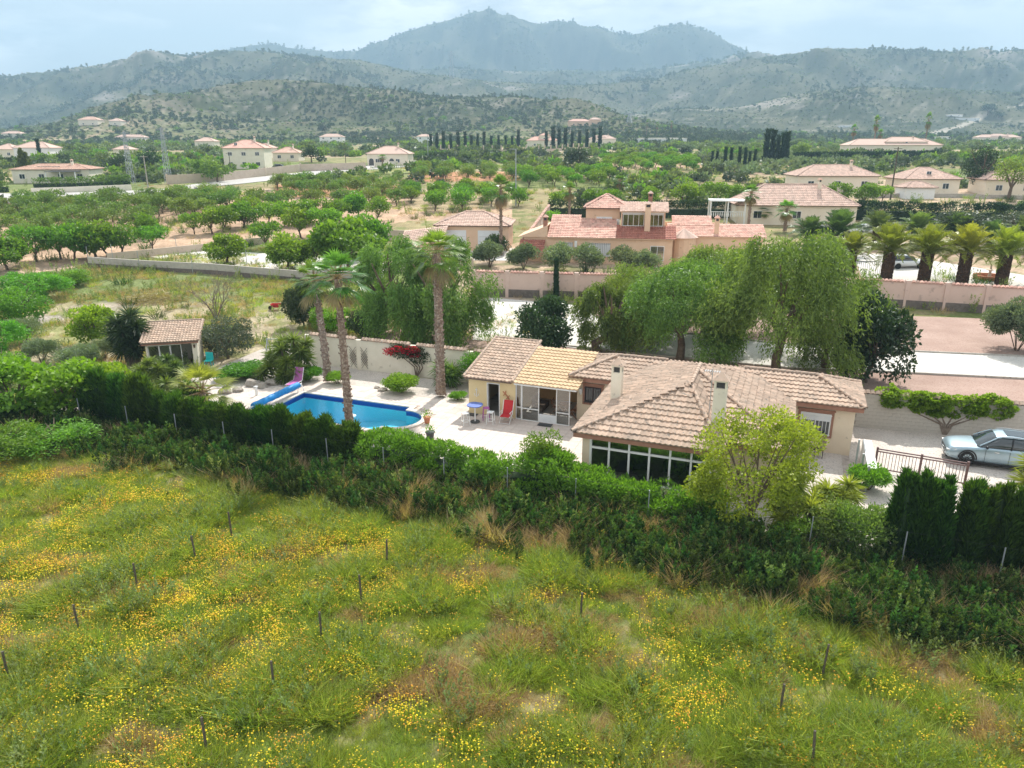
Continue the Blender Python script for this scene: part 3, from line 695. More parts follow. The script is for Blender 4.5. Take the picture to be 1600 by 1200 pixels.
def wall_run(name, label, pts, h, th, m, cat='garden wall', base=None, tfn=None, cope=None, cope_m='tile', group=None, pier=None, pier_h=.25, pier_w=.35, zs=None, plinth=None, cope_w=.36):
    """a wall through world points; pts (x,y); follows the ground"""
    o = thing(name, label, cat, (pts[0][0], pts[0][1], Tz(*pts[0])), 0, group); ox, oy, oz = o.location
    b = MB(); pl = MB(); cm = MB(); zr = (lambda x, y: Tz(x, y)) if zs is None else zs
    def seg(mb, p, q, z0p, z1p, z0q, z1q, t):
        d = Vector((q[0]-p[0], q[1]-p[1])).normalized(); n = (-d.y*t/2, d.x*t/2)
        v = [(p[0]+n[0], p[1]+n[1], z0p), (p[0]-n[0], p[1]-n[1], z0p), (q[0]-n[0], q[1]-n[1], z0q), (q[0]+n[0], q[1]+n[1], z0q),
             (p[0]+n[0], p[1]+n[1], z1p), (p[0]-n[0], p[1]-n[1], z1p), (q[0]-n[0], q[1]-n[1], z1q), (q[0]+n[0], q[1]+n[1], z1q)]
        v = [(a-ox, c-oy, e-oz) for a, c, e in v]
        mb.add(v, [(0, 3, 2, 1), (4, 5, 6, 7), (0, 1, 5, 4), (2, 3, 7, 6), (1, 2, 6, 5), (3, 0, 4, 7)], .5)
    tot = 0; piers = []
    for p, q in zip(pts[:-1], pts[1:]):
        Lq = math.dist(p, q); n = max(1, round(Lq/(pier or 4)))
        for i in range(n):
            A = (p[0]+(q[0]-p[0])*i/n, p[1]+(q[1]-p[1])*i/n); B = (p[0]+(q[0]-p[0])*(i+1)/n, p[1]+(q[1]-p[1])*(i+1)/n)
            za, zb = zr(*A), zr(*B); zt = (za+zb)/2 if pier else None
            ha, hb_ = (za+h, zb+h)
            if plinth:
                seg(pl, A, B, za-.4, za+plinth, zb-.4, zb+plinth, th+.12); seg(b, A, B, za+plinth, ha, zb+plinth, hb_, th)
            else: seg(b, A, B, za-.4, ha, zb-.4, hb_, th)
            if pier: piers.append((A, za+h))
            if cope:
                d = Vector((B[0]-A[0], B[1]-A[1])); l_ = d.length; d.normalize(); k_ = int(l_/cope)
                c0 = .2 if pier else 0
                for s_ in (-1, 1):
                    for j in range(k_):
                        u_ = (j+.5)/k_
                        if pier and (u_*l_ < .3 or (1-u_)*l_ < .3): continue
                        cx_ = A[0]+(B[0]-A[0])*u_-ox; cy_ = A[1]+(B[1]-A[1])*u_-oy; cz_ = ha+(hb_-ha)*u_-oz
                        r = l_/k_*.52; n_ = (-d.y*s_, d.x*s_); q0 = []
                        for (dist, dz) in ((0, .13), (cope_w/2+.02, .0)):
                            for a_ in (0, .25, .5, .75, 1):
                                an = math.pi*a_; q0.append((cx_+n_[0]*dist+d.x*r*math.cos(an), cy_+n_[1]*dist+d.y*r*math.cos(an), cz_+dz+r*.75*math.sin(an)))
                        cm.add(q0, [(0, 1, 6, 5), (1, 2, 7, 6), (2, 3, 8, 7), (3, 4, 9, 8)], rnd.random())
                        cm.add([q0[i_] for i_ in range(5, 10)], [(0, 1, 2), (0, 2, 3), (0, 3, 4)], .1)
    b.build('wall_face', M[m], o)
    if plinth: pl.build('plinth', M['plinth'], o)
    if cope: cm.build('coping_tiles', M[cope_m], o, kind='stuff')
    for (A, zt) in piers:
        z0 = zr(*A)-.3; MB().box(A[0]-ox-pier_w/2, A[0]-ox+pier_w/2, A[1]-oy-pier_w/2, A[1]-oy+pier_w/2, z0-oz, zt+pier_h-oz).build('pier', M[m], o)
    return o

# ------------------------------------------------------------------ the tiled house with the sunroom
HX, HY = LW(-4, 36)
house = thing('house', 'low cream house with brown tiled hip roofs, two chimneys and a glazed white sunroom front', 'house', (HX, HY, 0), -R(21))
def h(a, b, z=0): return (a+4, b-36, z)
EZ = 2.62
# roof bodies (eave rectangle a0,a1,b0,b1 and slopes w,e,s,n)
BODY = [(-8.6, -1.95, 30.0, 41.6, .376, .87, .50, .376), (-8.6, .8, 31.2, 41.6, .376, .376, .376, .376), (-11.1, 4.06, 37.85, 42.4, .36, .36, .36, .36)]
BZ0 = [EZ, EZ, 2.70]
def body_z(k, a, b):
    a0, a1, b0, b1, w_, e_, s_, n_ = BODY[k]
    return BZ0[k] + np.minimum(np.minimum((a-a0)*w_, (a1-a)*e_), np.minimum((b-b0)*s_, (b1-b)*n_))
def roof_z(a, b): return np.maximum(np.maximum(body_z(0, a, b), body_z(1, a, b)), body_z(2, a, b))
rs = MB(); rt = MB()
for k, (a0, a1, b0, b1, sw, se, s_s, sn_) in enumerate(BODY):
    z0 = BZ0[k]
    # underlay as a fine height sheet below the tiles
    ga = np.linspace(a0, a1, int((a1-a0)/.16)+2); gb = np.linspace(b0, b1, int((b1-b0)/.16)+2)
    A_, B_ = np.meshgrid(ga, gb, indexing='ij'); Z_ = body_z(k, A_, B_)-.03
    keep = (Z_ >= roof_z(A_, B_)-.06)
    n0, n1_ = A_.shape; vi = np.arange(n0*n1_).reshape(n0, n1_); f = np.stack([vi[:-1, :-1], vi[1:, :-1], vi[1:, 1:], vi[:-1, 1:]], -1).reshape(-1, 4)
    kk = (keep[:-1, :-1] | keep[1:, 1:]).reshape(-1); rs.add(np.stack([A_+4, B_-36, Z_], -1).reshape(-1, 3), f[kk], .5)
    def ins(c, k=k):
        a, b = c[:, 0]-4, c[:, 1]+36
        return (a > BODY[k][0]) & (a < BODY[k][1]) & (b > BODY[k][2]) & (b < BODY[k][3]) & (c[:, 2] <= body_z(k, a, b)+.03) & (c[:, 2] >= roof_z(a, b)-.05)
    for (p0, u, s_, sl, L1) in (((a0, b0), (1, 0, 0), (0, 1), s_s, a1-a0), ((a0, b1), (1, 0, 0), (0, -1), sn_, a1-a0),
                                ((a0, b0), (0, 1, 0), (1, 0), sw, b1-b0), ((a1, b0), (0, 1, 0), (-1, 0), se, b1-b0)):
        q = 1/math.sqrt(1+sl*sl); roof_plane(rt, h(*p0, z0), u, (s_[0]*q, s_[1]*q, sl*q), 0, L1, 8, ins)
roof = rs.build('roof', M['tile_dark'], house)
rt.build('roof_tiles', M['tile'], roof, kind='stuff')
AP = (-3.97, 33.5, 4.36)
def hz_(a, b): return float(roof_z(np.array(a), np.array(b)))+.05
def hipline(p, q, n=1):
    for i in range(n):
        a = [p[j]+(q[j]-p[j])*i/n for j in (0, 1)]; b = [p[j]+(q[j]-p[j])*(i+1)/n for j in (0, 1)]
        caps(roof, h(*a, hz_(*a)), h(*b, hz_(*b)), 'tile', .105)
# crossing of west and south slopes of the front body
hipline((-8.6, 30.0), (-3.85, 33.57), 1)
hipline((-1.95, 30.0), (-3.40, 32.53), 1)
hipline((-3.40, 32.53), (-3.85, 33.57), 1)
hipline((.8, 31.2), (-2.6, 34.6), 1); hipline((-2.6, 34.6), (-3.85, 35.86), 1)
hipline((-3.9, 33.6), (-3.9, 36.9), 1)
hipline((-11.1, 37.85), (-8.83, 40.12), 1); hipline((-11.1, 42.4), (-8.83, 40.12), 1)
hipline((-8.83, 40.12), (-6.0, 40.12), 1); hipline((-1.9, 40.12), (1.79, 40.12), 1)
hipline((4.06, 37.85), (1.79, 40.12), 1); hipline((4.06, 42.4), (1.79, 40.12), 1)
fa = MB()
for x0, x1, y0, y1, z in ((-8.55, -2.0, 30.05, 30.17, EZ), (-8.55, -8.43, 30.17, 37.9, EZ), (-2.12, -2.0, 30.17, 31.25, EZ), (-2.0, .75, 31.25, 31.37, EZ), (.63, .75, 31.37, 37.9, EZ),
                          (-11.05, -8.6, 37.9, 38.02, 2.7), (.8, 4.0, 37.9, 38.02, 2.7), (-11.05, -10.93, 38.02, 42.35, 2.7), (3.9, 4.02, 38.02, 42.35, 2.7)):
    fa.box(x0+4, x1+4, y0-36, y1-36, z-.26, z-.02)
fa.build('fascia', M['terra_trim'], house)
sf = MB()
for x0, x1, y0, y1, z in ((-8.4, -2.15, 30.2, 30.4, EZ-.16),): sf.box(x0+4, x1+4, y0-36, y1-36, z-.03, z)
sf.build('soffit', M['render_pale'], house)
wl = MB(); t_ = .25
def wbox(a0, a1, b0, b1, z0, z1): wl.box(a0+4, a1+4, b0-36, b1-36, z0, z1)
ZW = 2.42
wbox(-8.2, -7.85, 30.4, 30.75, -.2, ZW)                       # pier by the glass
wbox(-7.85, -2.35, 30.4, 30.65, -.2, .35)                     # low wall under the glass
wbox(-2.35, -2.1, 30.4, 31.6, -.2, ZW)
wbox(-8.2, -7.95, 30.75, 38.2, -.2, ZW)
wbox(-2.1, .4, 31.6, 31.85, -.2, ZW); wbox(.15, .4, 31.85, 38.2, -.2, ZW)
wbox(-10.7, -8.2, 38.2, 38.45, -.2, ZW+.06); wbox(-10.7, -10.45, 38.45, 42, -.2, ZW+.06)
wbox(.4, 3.66, 38.2, 38.45, -.2, ZW+.06); wbox(3.41, 3.66, 38.45, 42, -.2, ZW+.06); wbox(-10.45, 3.41, 41.8, 42, -.2, ZW+.06)
wbox(-7.95, .15, 35.6, 35.8, 0, ZW)
wl.build('wall', M['render'], house)
for z0, z1, nm, mm in ((-.05, .05, 'floor', 'floor_in'), (2.40, 2.43, 'ceiling', 'plaster_in')):
    MB().box(-7.94+4, -2.36+4, 30.66-36, 31.86-36, z0, z1).box(-7.94+4, .14+4, 31.861-36, 35.59-36, z0, z1).build(nm, M[mm], house)
# sunroom glazing: six bays with top lights
W0, W1 = -7.85, -2.35; n = 6; sunw = MB(); zb, zt, zm = .35, 2.42, 1.86
for i in range(n+1):
    a = W0+(W1-W0)*i/n; hw = .045 if 0 < i < n else .055
    a = min(max(a, W0+hw), W1-hw); sunw.box(a-hw+4, a+hw+4, 30.36-36, 30.46-36, zb, zt)
for z0, z1 in ((zb, zb+.09), (zm-.05, zm+.05), (zt-.12, zt)):
    for i in range(n):
        a = W0+(W1-W0)*i/n+.056; b = W0+(W1-W0)*(i+1)/n-.056; sunw.box(a+4, b+4, 30.362-36, 30.458-36, z0, z1)
sw_ = sunw.build('window', M['white'], house, label='six-bay white sunroom window')
for i in range(n):
    a = W0+(W1-W0)*i/n+.05; b = W0+(W1-W0)*(i+1)/n-.05
    for z0, z1 in ((zb+.09, zm-.05), (zm+.05, zt-.12)): MB().box(a+4, b+4, 30.405-36, 30.415-36, z0, z1).build('pane', M['glass'], sw_)
for a, c, hgt in ((-6.72, .5, 1.5),):
    MB().box(a+4, a+c+4, 35.53-36, 35.59-36, 1.2, 1.5).build('wall_screen', M['grey_dark'], house)
window(house, *h(-10.25, 38.2, 1.15), .95, .95, '-y', 'iron', 'glass_dark', 7, surround='terra_trim', barm='grey_dark')
window(house, *h(1.15, 38.2, .95), 1.45, 1.15, '-y', 'white', 'glass_dark', 9, surround='terra_trim', shutter=.35, barm='white')
window(house, *h(-8.2, 36.2, 1.0), 1.0, 1.0, '-x', 'white', 'glass_dark', 6, surround='terra_trim')
# chimneys
chimney(house, *h(-7.55, 34.2)[:2], 2.7, 4.95, .5, 'render_pale', 'tile')
chimney(house, *h(-2.4, 31.75)[:2], 2.75, 5.5, .55, 'render_pale', 'tile')
an = MB(); q = h(-2.85, 32.2)
an.tube([(q[0], q[1], 3.3), (q[0], q[1], 5.6)], .02, 5)
for i in range(7): an.bar((q[0]-.3+.1*i, q[1]-.18, 5.5), (q[0]-.3+.1*i, q[1]+.18, 5.5), .015)
an.bar((q[0]-.35, q[1], 5.5), (q[0]+.35, q[1], 5.5), .02)
an.build('aerial', M['steel'], house)
lm = MB(); q = h(-10.55, 38.2); lm.box(q[0]+.0, q[0]+.16, q[1]-.16, q[1]-.003, 1.75, 1.95); lm.tube([(q[0]+.08, q[1]-.1, 1.6), (q[0]+.08, q[1]-.1, 1.75)], [.05, .09], 8)
lm.build('wall_lamp', M['white'], house)
# sunroom furniture
def place_h(o, a, b, z=0, rz=0):
    x, y = LW(a, b); o.location = (x, y, z); o.rotation_euler.z = -R(21)+rz; return o
def armchair(label, a, b, rz, m='fabric_dark'):
    o = thing('armchair', label, 'armchair'); place_h(o, a, b, .052, rz)
    MB().box(-.32, .32, -.3, .3, .12, .42).build('seat', M[m], o); MB().box(-.42, .42, .3, .48, .12, .95).build('backrest', M[m], o)
    for s_ in (-1, 1): MB().box(min(s_*.32, s_*.44)+.001, max(s_*.32, s_*.44), -.35, .298, .12, .62).build('arm', M[m], o)
    for sx in (-.36, .36):
        for sy in (-.28, .4): MB().box(sx-.025, sx+.025, sy-.025, sy+.025, 0, .12).build('leg', M['wood'], o)
armchair('dark armchair behind the third pane of the sunroom glass', -5.9, 32.6, .4)
armchair('dark armchair in the middle of the sunroom behind the fourth pane', -4.3, 32.8, -.2)
armchair('dark armchair at the right end of the sunroom glass', -3.1, 32.5, -.6)

# ------------------------------------------------------------------ shed and glazed porch
shed = thing('garden_shed', 'small yellow outbuilding with grey tiled lean-to roof and an open doorway', 'shed', (*LW(-15.5, 39), 0), -R(21))
def sh(a, b, z=0): return (a+15.5, b-39, z)
def lean_to(parent, a0, a1, b0, b1, z0, z1, off, key, name='roof'):
    k = (z1-z0)/(b1-b0); q = 1/math.sqrt(1+k*k)
    r_ = MB(); v = [off(a0, b0, z0-.02), off(a1, b0, z0-.02), off(a1, b1, z1-.02), off(a0, b1, z1-.02)]; v2 = [(x, y, z-.08) for x, y, z in v]
    r_.add(v+v2, [(0, 1, 2, 3), (7, 6, 5, 4), (0, 4, 5, 1), (1, 5, 6, 2), (2, 6, 7, 3), (3, 7, 4, 0)], .5)
    ro = r_.build(name, M['tile_dark'] if key == 'tile' else M['white'], parent)
    mb = MB(); roof_plane(mb, off(a0, b0, z0), (1, 0, 0), (0, q, k*q), 0, a1-a0, (b1-b0)/q, lambda c: np.ones(len(c), bool)); mb.build('roof_tiles', M[key], ro, kind='stuff')
    return ro
sr = lean_to(shed, -17.1, -14.15, 36.75, 41.7, 2.3, 3.45, sh, 'tile')
for a in (-17.1, -14.1): caps(sr, sh(a, 36.75, 2.34), sh(a, 41.7, 3.5), 'tile', .1)
caps(sr, sh(-17.1, 41.7, 3.48), sh(-14.1, 41.7, 3.48), 'tile', .1)
sw = MB()
def sbox(a0, a1, b0, b1, z0, z1, mb=None): (mb or sw).box(a0+15.5, a1+15.5, b0-39, b1-39, z0, z1)
sbox(-16.9, -15.75, 37, 37.2, -.1, 2.2); sbox(-14.95, -14, 37, 37.2, -.1, 2.2); sbox(-15.75, -14.95, 37, 37.2, 2.05, 2.2)
sbox(-16.9, -16.7, 37.2, 41.5, -.1, 2.2); sbox(-14.2, -14, 37.2, 41.5, -.1, 2.2); sbox(-16.7, -14.2, 41.3, 41.5, -.1, 2.9)
v = [sh(-16.9, 37.0, 2.2), sh(-16.9, 41.5, 2.2), sh(-16.9, 41.5, 3.25)]; v += [(x+.2, y, z) for x, y, z in v]
sw.add(v, [(0, 2, 1), (3, 4, 5)]); sw.add(v, [(0, 3, 5, 2)])
sw.build('wall', M['render_yellow'], shed)
df = MB(); sbox(-15.75, -15.70, 36.97, 37.2, 0, 2.05, df); sbox(-15.0, -14.95, 36.97, 37.2, 0, 2.05, df); sbox(-15.70, -15.0, 36.97, 37.2, 2.0, 2.05, df)
df.build('door_frame', M['white'], shed)
MB().box(-16.7+15.5, -14.2+15.5, 37.2-39, 41.3-39, -.05, .03).build('floor', M['concrete'], shed)
MB().box(-15.75+15.5, -14.95+15.5, 39.2-39, 39.4-39, .03, 1.5).build('cupboard', M['whiteboard'], shed)
dc = MB(); x, y, _ = sh(-14.55, 36.97)
for p, q_ in (((-.2, 1.62), (0, 1.45)), ((0, 1.45), (.18, 1.22)), ((-.05, 1.5), (-.02, 1.68)), ((-.05, 1.5), (-.18, 1.38)), ((.1, 1.32), (.2, 1.42)), ((.1, 1.32), (.02, 1.2)), ((.18, 1.22), (.14, 1.08))):
    dc.bar((x+p[0], y, p[1]), (x+q_[0], y, q_[1]), .055, .04)
dc.build('lizard_ornament', M['terracotta'], shed)
o2 = MB(); x, y, _ = sh(-16.4, 36.97); o2.bar((x, y, 1.1), (x, y, 1.65), .03); o2.tube([(x-.14, y, 1.3), (x-.1, y, 1.18), (x, y, 1.12), (x+.1, y, 1.18), (x+.14, y, 1.3)], .02, 5); o2.bar((x-.08, y, 1.52), (x+.08, y, 1.52), .03)
o2.build('anchor_ornament', M['white'], shed)
porch = thing('glazed_porch', 'porch with pale yellow tiles and white framed glass doors between outbuilding and house', 'porch', (*LW(-12, 39), 0), -R(21))
def po(a, b, z=0): return (a+12, b-39, z)
lean_to(porch, -14.0, -10.35, 36.75, 41.0, 2.28, 3.3, po, 'tile_yellow')
pw = MB()
for a0, a1, b0, b1, z0, z1 in ((-13.95, -13.80, 37, 37.12, 0, 2.15),): pw.box(a0+12, a1+12, b0-39, b1-39, z0, z1)
MB().box(-13.9+12, -10.75+12, 41.0-39, 41.2-39, 0, 3.1).build('wall', M['orange_in'], porch)
MB().box(-14.0+12, -10.7+12, 36.9-39, 41-39, -.04, .045).build('floor', M['floor_in'], porch)
def gdoor(a0, a1, b, zs):
    f = MB(); g0 = .05
    f.box(a0+12, a0+g0+12, b-39, b+.06-39, .05, 2.2); f.box(a1-g0+12, a1+12, b-39, b+.06-39, .05, 2.2)
    for z in zs: f.box(a0+g0+12, a1-g0+12, b+.002-39, b+.058-39, z, z+.06)
    o = f.build('glass_door', M['white'], porch)
    for z0, z1 in zip(zs[:-1], zs[1:]): MB().box(a0+g0+12, a1-g0+12, b+.025-39, b+.032-39, z0+.06, z1).build('pane', M['glass_clear'], o)
gdoor(-13.98, -13.62, 37.0, (.05, .75, 2.14)); gdoor(-13.6, -12.55, 36.93, (.05, .75, 2.14)); gdoor(-11.55, -10.75, 36.93, (.05, .75, 2.14))
MB().box(-12.55+12, -11.55+12, 36.95-39, 37.0-39, .05, .55).build('low_panel', M['whiteboard'], porch)
# ------------------------------------------------------------------ terrace paving, slab by slab
slab = MB().box(-.245, .245, -.245, .245, 0, .02).mesh('paving_slab', M['paver'])
TB = [(-31.5, 28.9), (-13, 28.9), (-8.3, 29.0), (-8.3, 38.1), (-10.8, 38.1), (-10.8, 36.9), (-17, 36.9), (-17.2, 38.4), (-21.6, 38.7), (-28.5, 39.4), (-31.5, 35.5)]
PA0, PA1, PB0, PB1, PCX, PCY, PR = -28.15, -20.5, 32.5, 36.5, -20.3, 34.5, 1.42
def outline(off=0.0, n=16):
    r = PR+off; o = [(PA0-off, PB0-off), (PA1+off, PB0-off)]
    t0 = math.acos(max(-1, min(1, (PA1+off-PCX)/r))); ys = r*math.sin(t0)
    for k in range(n+1):
        t = -t0 + 2*t0*k/n; o.append((PCX+r*math.cos(t), PCY+r*math.sin(t)))
    return o+[(PA1+off, PB1+off), (PA0-off, PB1+off)]
def in_poly(a, b, poly): return bool(pip(np.array([a], float), np.array([b], float), poly)[0])
sheet('terrace', [LW(*q) for q in TB], M['joint'], .045, hole=(-28.6, -18.6, 32.1, 36.9))
# deck between the pit's rectangle and the pool's edge
ol = outline(.0, 24); rect = (-28.62, -18.58, 32.08, 36.92); ring = MB()
# rectangle counterpart of every outline point, pushed outwards
def pushed(a, b):
    ca, cb = -23.6, 34.5; da, db = a-ca, b-cb
    k = min(((rect[1] if da > 0 else rect[0])-ca)/da if abs(da) > 1e-6 else 1e9, ((rect[3] if db > 0 else rect[2])-cb)/db if abs(db) > 1e-6 else 1e9)
    return (ca+da*k, cb+db*k)
dense = []
for p_, q_ in zip(ol, ol[1:]+ol[:1]):
    n_ = max(1, int(math.dist(p_, q_)/.25))
    for i in range(n_): dense.append((p_[0]+(q_[0]-p_[0])*i/n_, p_[1]+(q_[1]-p_[1])*i/n_))
for p_, q_ in zip(dense, dense[1:]+dense[:1]):
    P1, Q1 = pushed(*p_), pushed(*q_)
    ring.add([(*LW(*p_), .048), (*LW(*P1), .048), (*LW(*Q1), .048), (*LW(*q_), .048)], [(0, 1, 2, 3)])
for a, b in ((rect[0], rect[2]), (rect[1], rect[2]), (rect[1], rect[3]), (rect[0], rect[3])):
    ring.add([(*LW(a+i, b+j), .047) for i, j in ((-.3, -.3), (.3, -.3), (.3, .3), (-.3, .3))] if False else [(*LW(a, b), .04)]*3, [(0, 1, 2)])
ring.build('pool_surround', M['joint'], kind='structure')
# basin
M['pooltile'] = mat('pool_mosaic', (.20, .86, .95), (.26, .90, .97), 40, .4)
M['pooltile_dk'] = mat('pool_waterline_tile', (.01, .06, .30), (.02, .10, .40), 60, .3)
pool = thing('swimming_pool', 'blue tiled swimming pool with a rounded end and steps, behind the cypress hedge', 'swimming pool', (*LW(-24, 34.5), 0), -R(21))
bs = MB(); wlp = MB()
def pz(a): return -2.05 + 1.15*min(1, max(0, (a+27.5)/6))
for p_, q_ in zip(dense, dense[1:]+dense[:1]):
    A = (p_[0]+24, p_[1]-34.5); B = (q_[0]+24, q_[1]-34.5)
    bs.add([(*A, -2.1), (*B, -2.1), (*B, -.25), (*A, -.25)], [(0, 1, 2, 3)]); wlp.add([(*A, -.25), (*B, -.25), (*B, .05), (*A, .05)], [(0, 1, 2, 3)])
for i in range(24):
    a0 = PA0+(PCX+PR-PA0)*i/24; a1 = PA0+(PCX+PR-PA0)*(i+1)/24
    def hb2(a):
        if a < PA1: return 2.0
        return math.sqrt(max(0, PR*PR-(a-PCX)**2))
    bs.add([(a0+24, -hb2(a0), pz(a0)), (a1+24, -hb2(a1), pz(a1)), (a1+24, hb2(a1), pz(a1)), (a0+24, hb2(a0), pz(a0))], [(0, 1, 2, 3)])
bs.build('basin', M['pooltile'], pool); wlp.build('waterline_tiles', M['pooltile_dk'], pool)
for i, (r_, z_) in enumerate(((1.38, -.35), (1.05, -.6), (.75, -.82))):
    st = MB(); th = np.linspace(-1.1, 1.1, 15); c0 = PCX+24+.0
    pts = [(c0+PR*math.cos(t)*.995, PR*math.sin(t)*.995) for t in th]; inn = [(c0+(.9-.35*i)*math.cos(t)+.05, (.9-.35*i)*math.sin(t)*1.5) for t in th]
    for k in range(14): st.add([(*inn[k], z_), (*pts[k], z_), (*pts[k+1], z_), (*inn[k+1], z_), (*inn[k], z_-.3), (*inn[k+1], z_-.3)], [(0, 1, 2, 3), (4, 0, 3, 5)])
    st.build('step', M['pooltile'], pool)
wm = bpy.data.materials.new('pool_water'); wm.use_nodes = True; t = wm.node_tree; t.nodes.clear(); l = t.links.new
wo = N(t, 'ShaderNodeOutputMaterial'); tr = N(t, 'ShaderNodeBsdfTransparent'); tr.inputs[0].default_value = (.78, .93, .99, 1)
gl = N(t, 'ShaderNodeBsdfGlossy'); gl.inputs['Roughness'].default_value = .03; fr = N(t, 'ShaderNodeFresnel'); fr.inputs[0].default_value = 1.33
msx = N(t, 'ShaderNodeMixShader'); nz = N(t, 'ShaderNodeTexNoise'); nz.inputs['Scale'].default_value = 2.2; nz.inputs['Detail'].default_value = 3; nz.inputs['Distortion'].default_value = 1.5
bp = N(t, 'ShaderNodeBump'); bp.inputs['Strength'].default_value = .5; bp.inputs['Distance'].default_value = .04; tcx = N(t, 'ShaderNodeTexCoord')
l(tcx.outputs['Object'], nz.inputs['Vector']); l(nz.outputs[0], bp.inputs['Height']); l(bp.outputs[0], gl.inputs['Normal']); l(bp.outputs[0], fr.inputs['Normal'])
l(fr.outputs[0], msx.inputs[0]); l(tr.outputs[0], msx.inputs[1]); l(gl.outputs[0], msx.inputs[2]); l(msx.outputs[0], wo.inputs['Surface'])
va = N(t, 'ShaderNodeVolumeAbsorption'); va.inputs['Color'].default_value = (.02, .52, .92, 1); va.inputs['Density'].default_value = .08; l(va.outputs[0], wo.inputs['Volume'])
wb = MB(); pts = [(p_[0]+24, p_[1]-34.5) for p_ in outline(.004, 24)]; n_ = len(pts)
rp_ = [(PA0+24, -2), (PA1+24, -2), (PA1+24, 2), (PA0+24, 2)]
top = [(x, y, -.08) for x, y in pts]; bot = [(x, y, -2.2) for x, y in pts]; cc = (-.5, 0)
wb.add(top+[(*cc, -.08)], [(i, (i+1) % n_, n_) for i in range(n_)]); wb.add(bot+[(*cc, -2.2)], [((i+1) % n_, i, n_) for i in range(n_)]); wb.add(top+bot, [(n_+i, n_+(i+1) % n_, (i+1) % n_, i) for i in range(n_)])
wb.build('water', wm, pool)
cst = {}
o0, o1 = outline(-.02, 16), outline(.30, 16)
for i in range(len(o0)):
    p0, p1, q0, q1 = o0[i], o0[(i+1) % len(o0)], o1[i], o1[(i+1) % len(o1)]
    n_ = max(1, round(math.dist(q0, q1)/.45))
    for k in range(n_):
        u0, u1 = k/n_, (k+1)/n_
        f = lambda A, B, u: (A[0]+(B[0]-A[0])*u+24, A[1]+(B[1]-A[1])*u-34.5)
        a_, b_, c_, d_ = f(p0, p1, u0), f(p0, p1, u1), f(q0, q1, u1), f(q0, q1, u0)
        if math.dist(d_, c_) < .04: continue
        m_ = MB(); cx_, cy_ = (a_[0]+c_[0])/2, (a_[1]+c_[1])/2
        pts = [((x-cx_)*.985, (y-cy_)*.985) for x, y in (a_, d_, c_, b_)]
        m_.prism(pts, 0, .065, rnd.random()); piece('coping_stone', m_.mesh('coping_stone', M['coping']), pool, (cx_, cy_, .05))
# slabs
oin = outline(.30, 16); sl = []
for i in range(48):
    for j in range(24):
        a = -31.3+.5*i; b = 28.95+.5*j+.25
        if not in_poly(a, b, TB): continue
        if any(in_poly(a+da, b+db, oin) for da in (-.2, 0, .2) for db in (-.2, 0, .2)): continue
        x, y = LW(a, b); vis = y < 1e9 and not (a < -17.8 and b < 31.2) and not (b < 30.2)
        sl.append((not vis, math.hypot(x, y), x, y))
sl.sort(); rest = MB()
for k, (_, d_, x, y) in enumerate(sl):
    dz = rnd.uniform(0, .006)
    if k < 296:
        o = bpy.data.objects.new('paving_slab', slab); C.objects.link(o); o.location = (x, y, .048+dz); o.rotation_euler.z = -R(21)+rnd.uniform(-.006, .006); o['kind'] = 'structure'; o.parent = bpy.data.objects['terrace']
    else: rest.box(-.245, .245, -.245, .245, 0, .02, rnd.random(), 0, Matrix.Translation((x, y, .048+dz)) @ Matrix.Rotation(-R(21), 4, 'Z'))
rest.build('paving_slabs', M['paver'], bpy.data.objects['terrace'], kind='stuff')

def put(o, a, b, z=.11, rz=0):
    x, y = LW(a, b); o.location = (x, y, z); o.rotation_euler.z = rz-R(21); return o
# pool cover on its roller
o = thing('pool_cover', 'rolled bright blue pool cover on a roller at the left end of the pool', 'pool cover'); put(o, -28.55, 34.4)
k = MB(); ys = np.linspace(-2.15, 2.1, 30); k.tube([(0, y, .42) for y in ys], .20+.012*np.sin(ys*9)+.008*rng.normal(size=30), 14); k.build('rolled_cover', M['blue'], o, smooth=True)
MB().tube([(0, -2.5, .42), (0, 2.45, .42)], .035, 8).build('axle', M['white'], o)
for s_ in (-2.42, 2.38):
    f = MB(); f.bar((-.25, s_, 0), (0, s_, .42), .04); f.bar((.25, s_, 0), (0, s_, .42), .04); f.build('stand', M['white'], o)
# sun lounger, pink
o = thing('sun_lounger', 'pink folding sun lounger with raised back by the far pool corner', 'sun lounger'); put(o, -29.4, 37.7, .11, .15)
MB().box(-.28, .28, -1.2, -.1, .32, .345).build('seat', M['pink'], o)
b_ = MB(); b_.add([(-.28, -.1, .345), (.28, -.1, .345), (.28, .25, 1.12), (-.28, .25, 1.12), (-.28, -.07, .33), (.28, -.07, .33), (.28, .28, 1.105), (-.28, .28, 1.105)], [(0,1,2,3),(7,6,5,4),(0,4,5,1),(1,5,6,2),(2,6,7,3),(3,7,4,0)]); b_.build('backrest', M['pink'], o)
for x in (-.3, .3):
    f = MB(); f.bar((x, -1.2, .33), (x, -.1, .33), .03); f.bar((x, -.1, .33), (x, .27, 1.12), .03); f.build('frame', M['white'], o)
    for y in (-1.0, -.2): MB().bar((x, y, 0), (x, y, .32), .03).build('leg', M['white'], o)
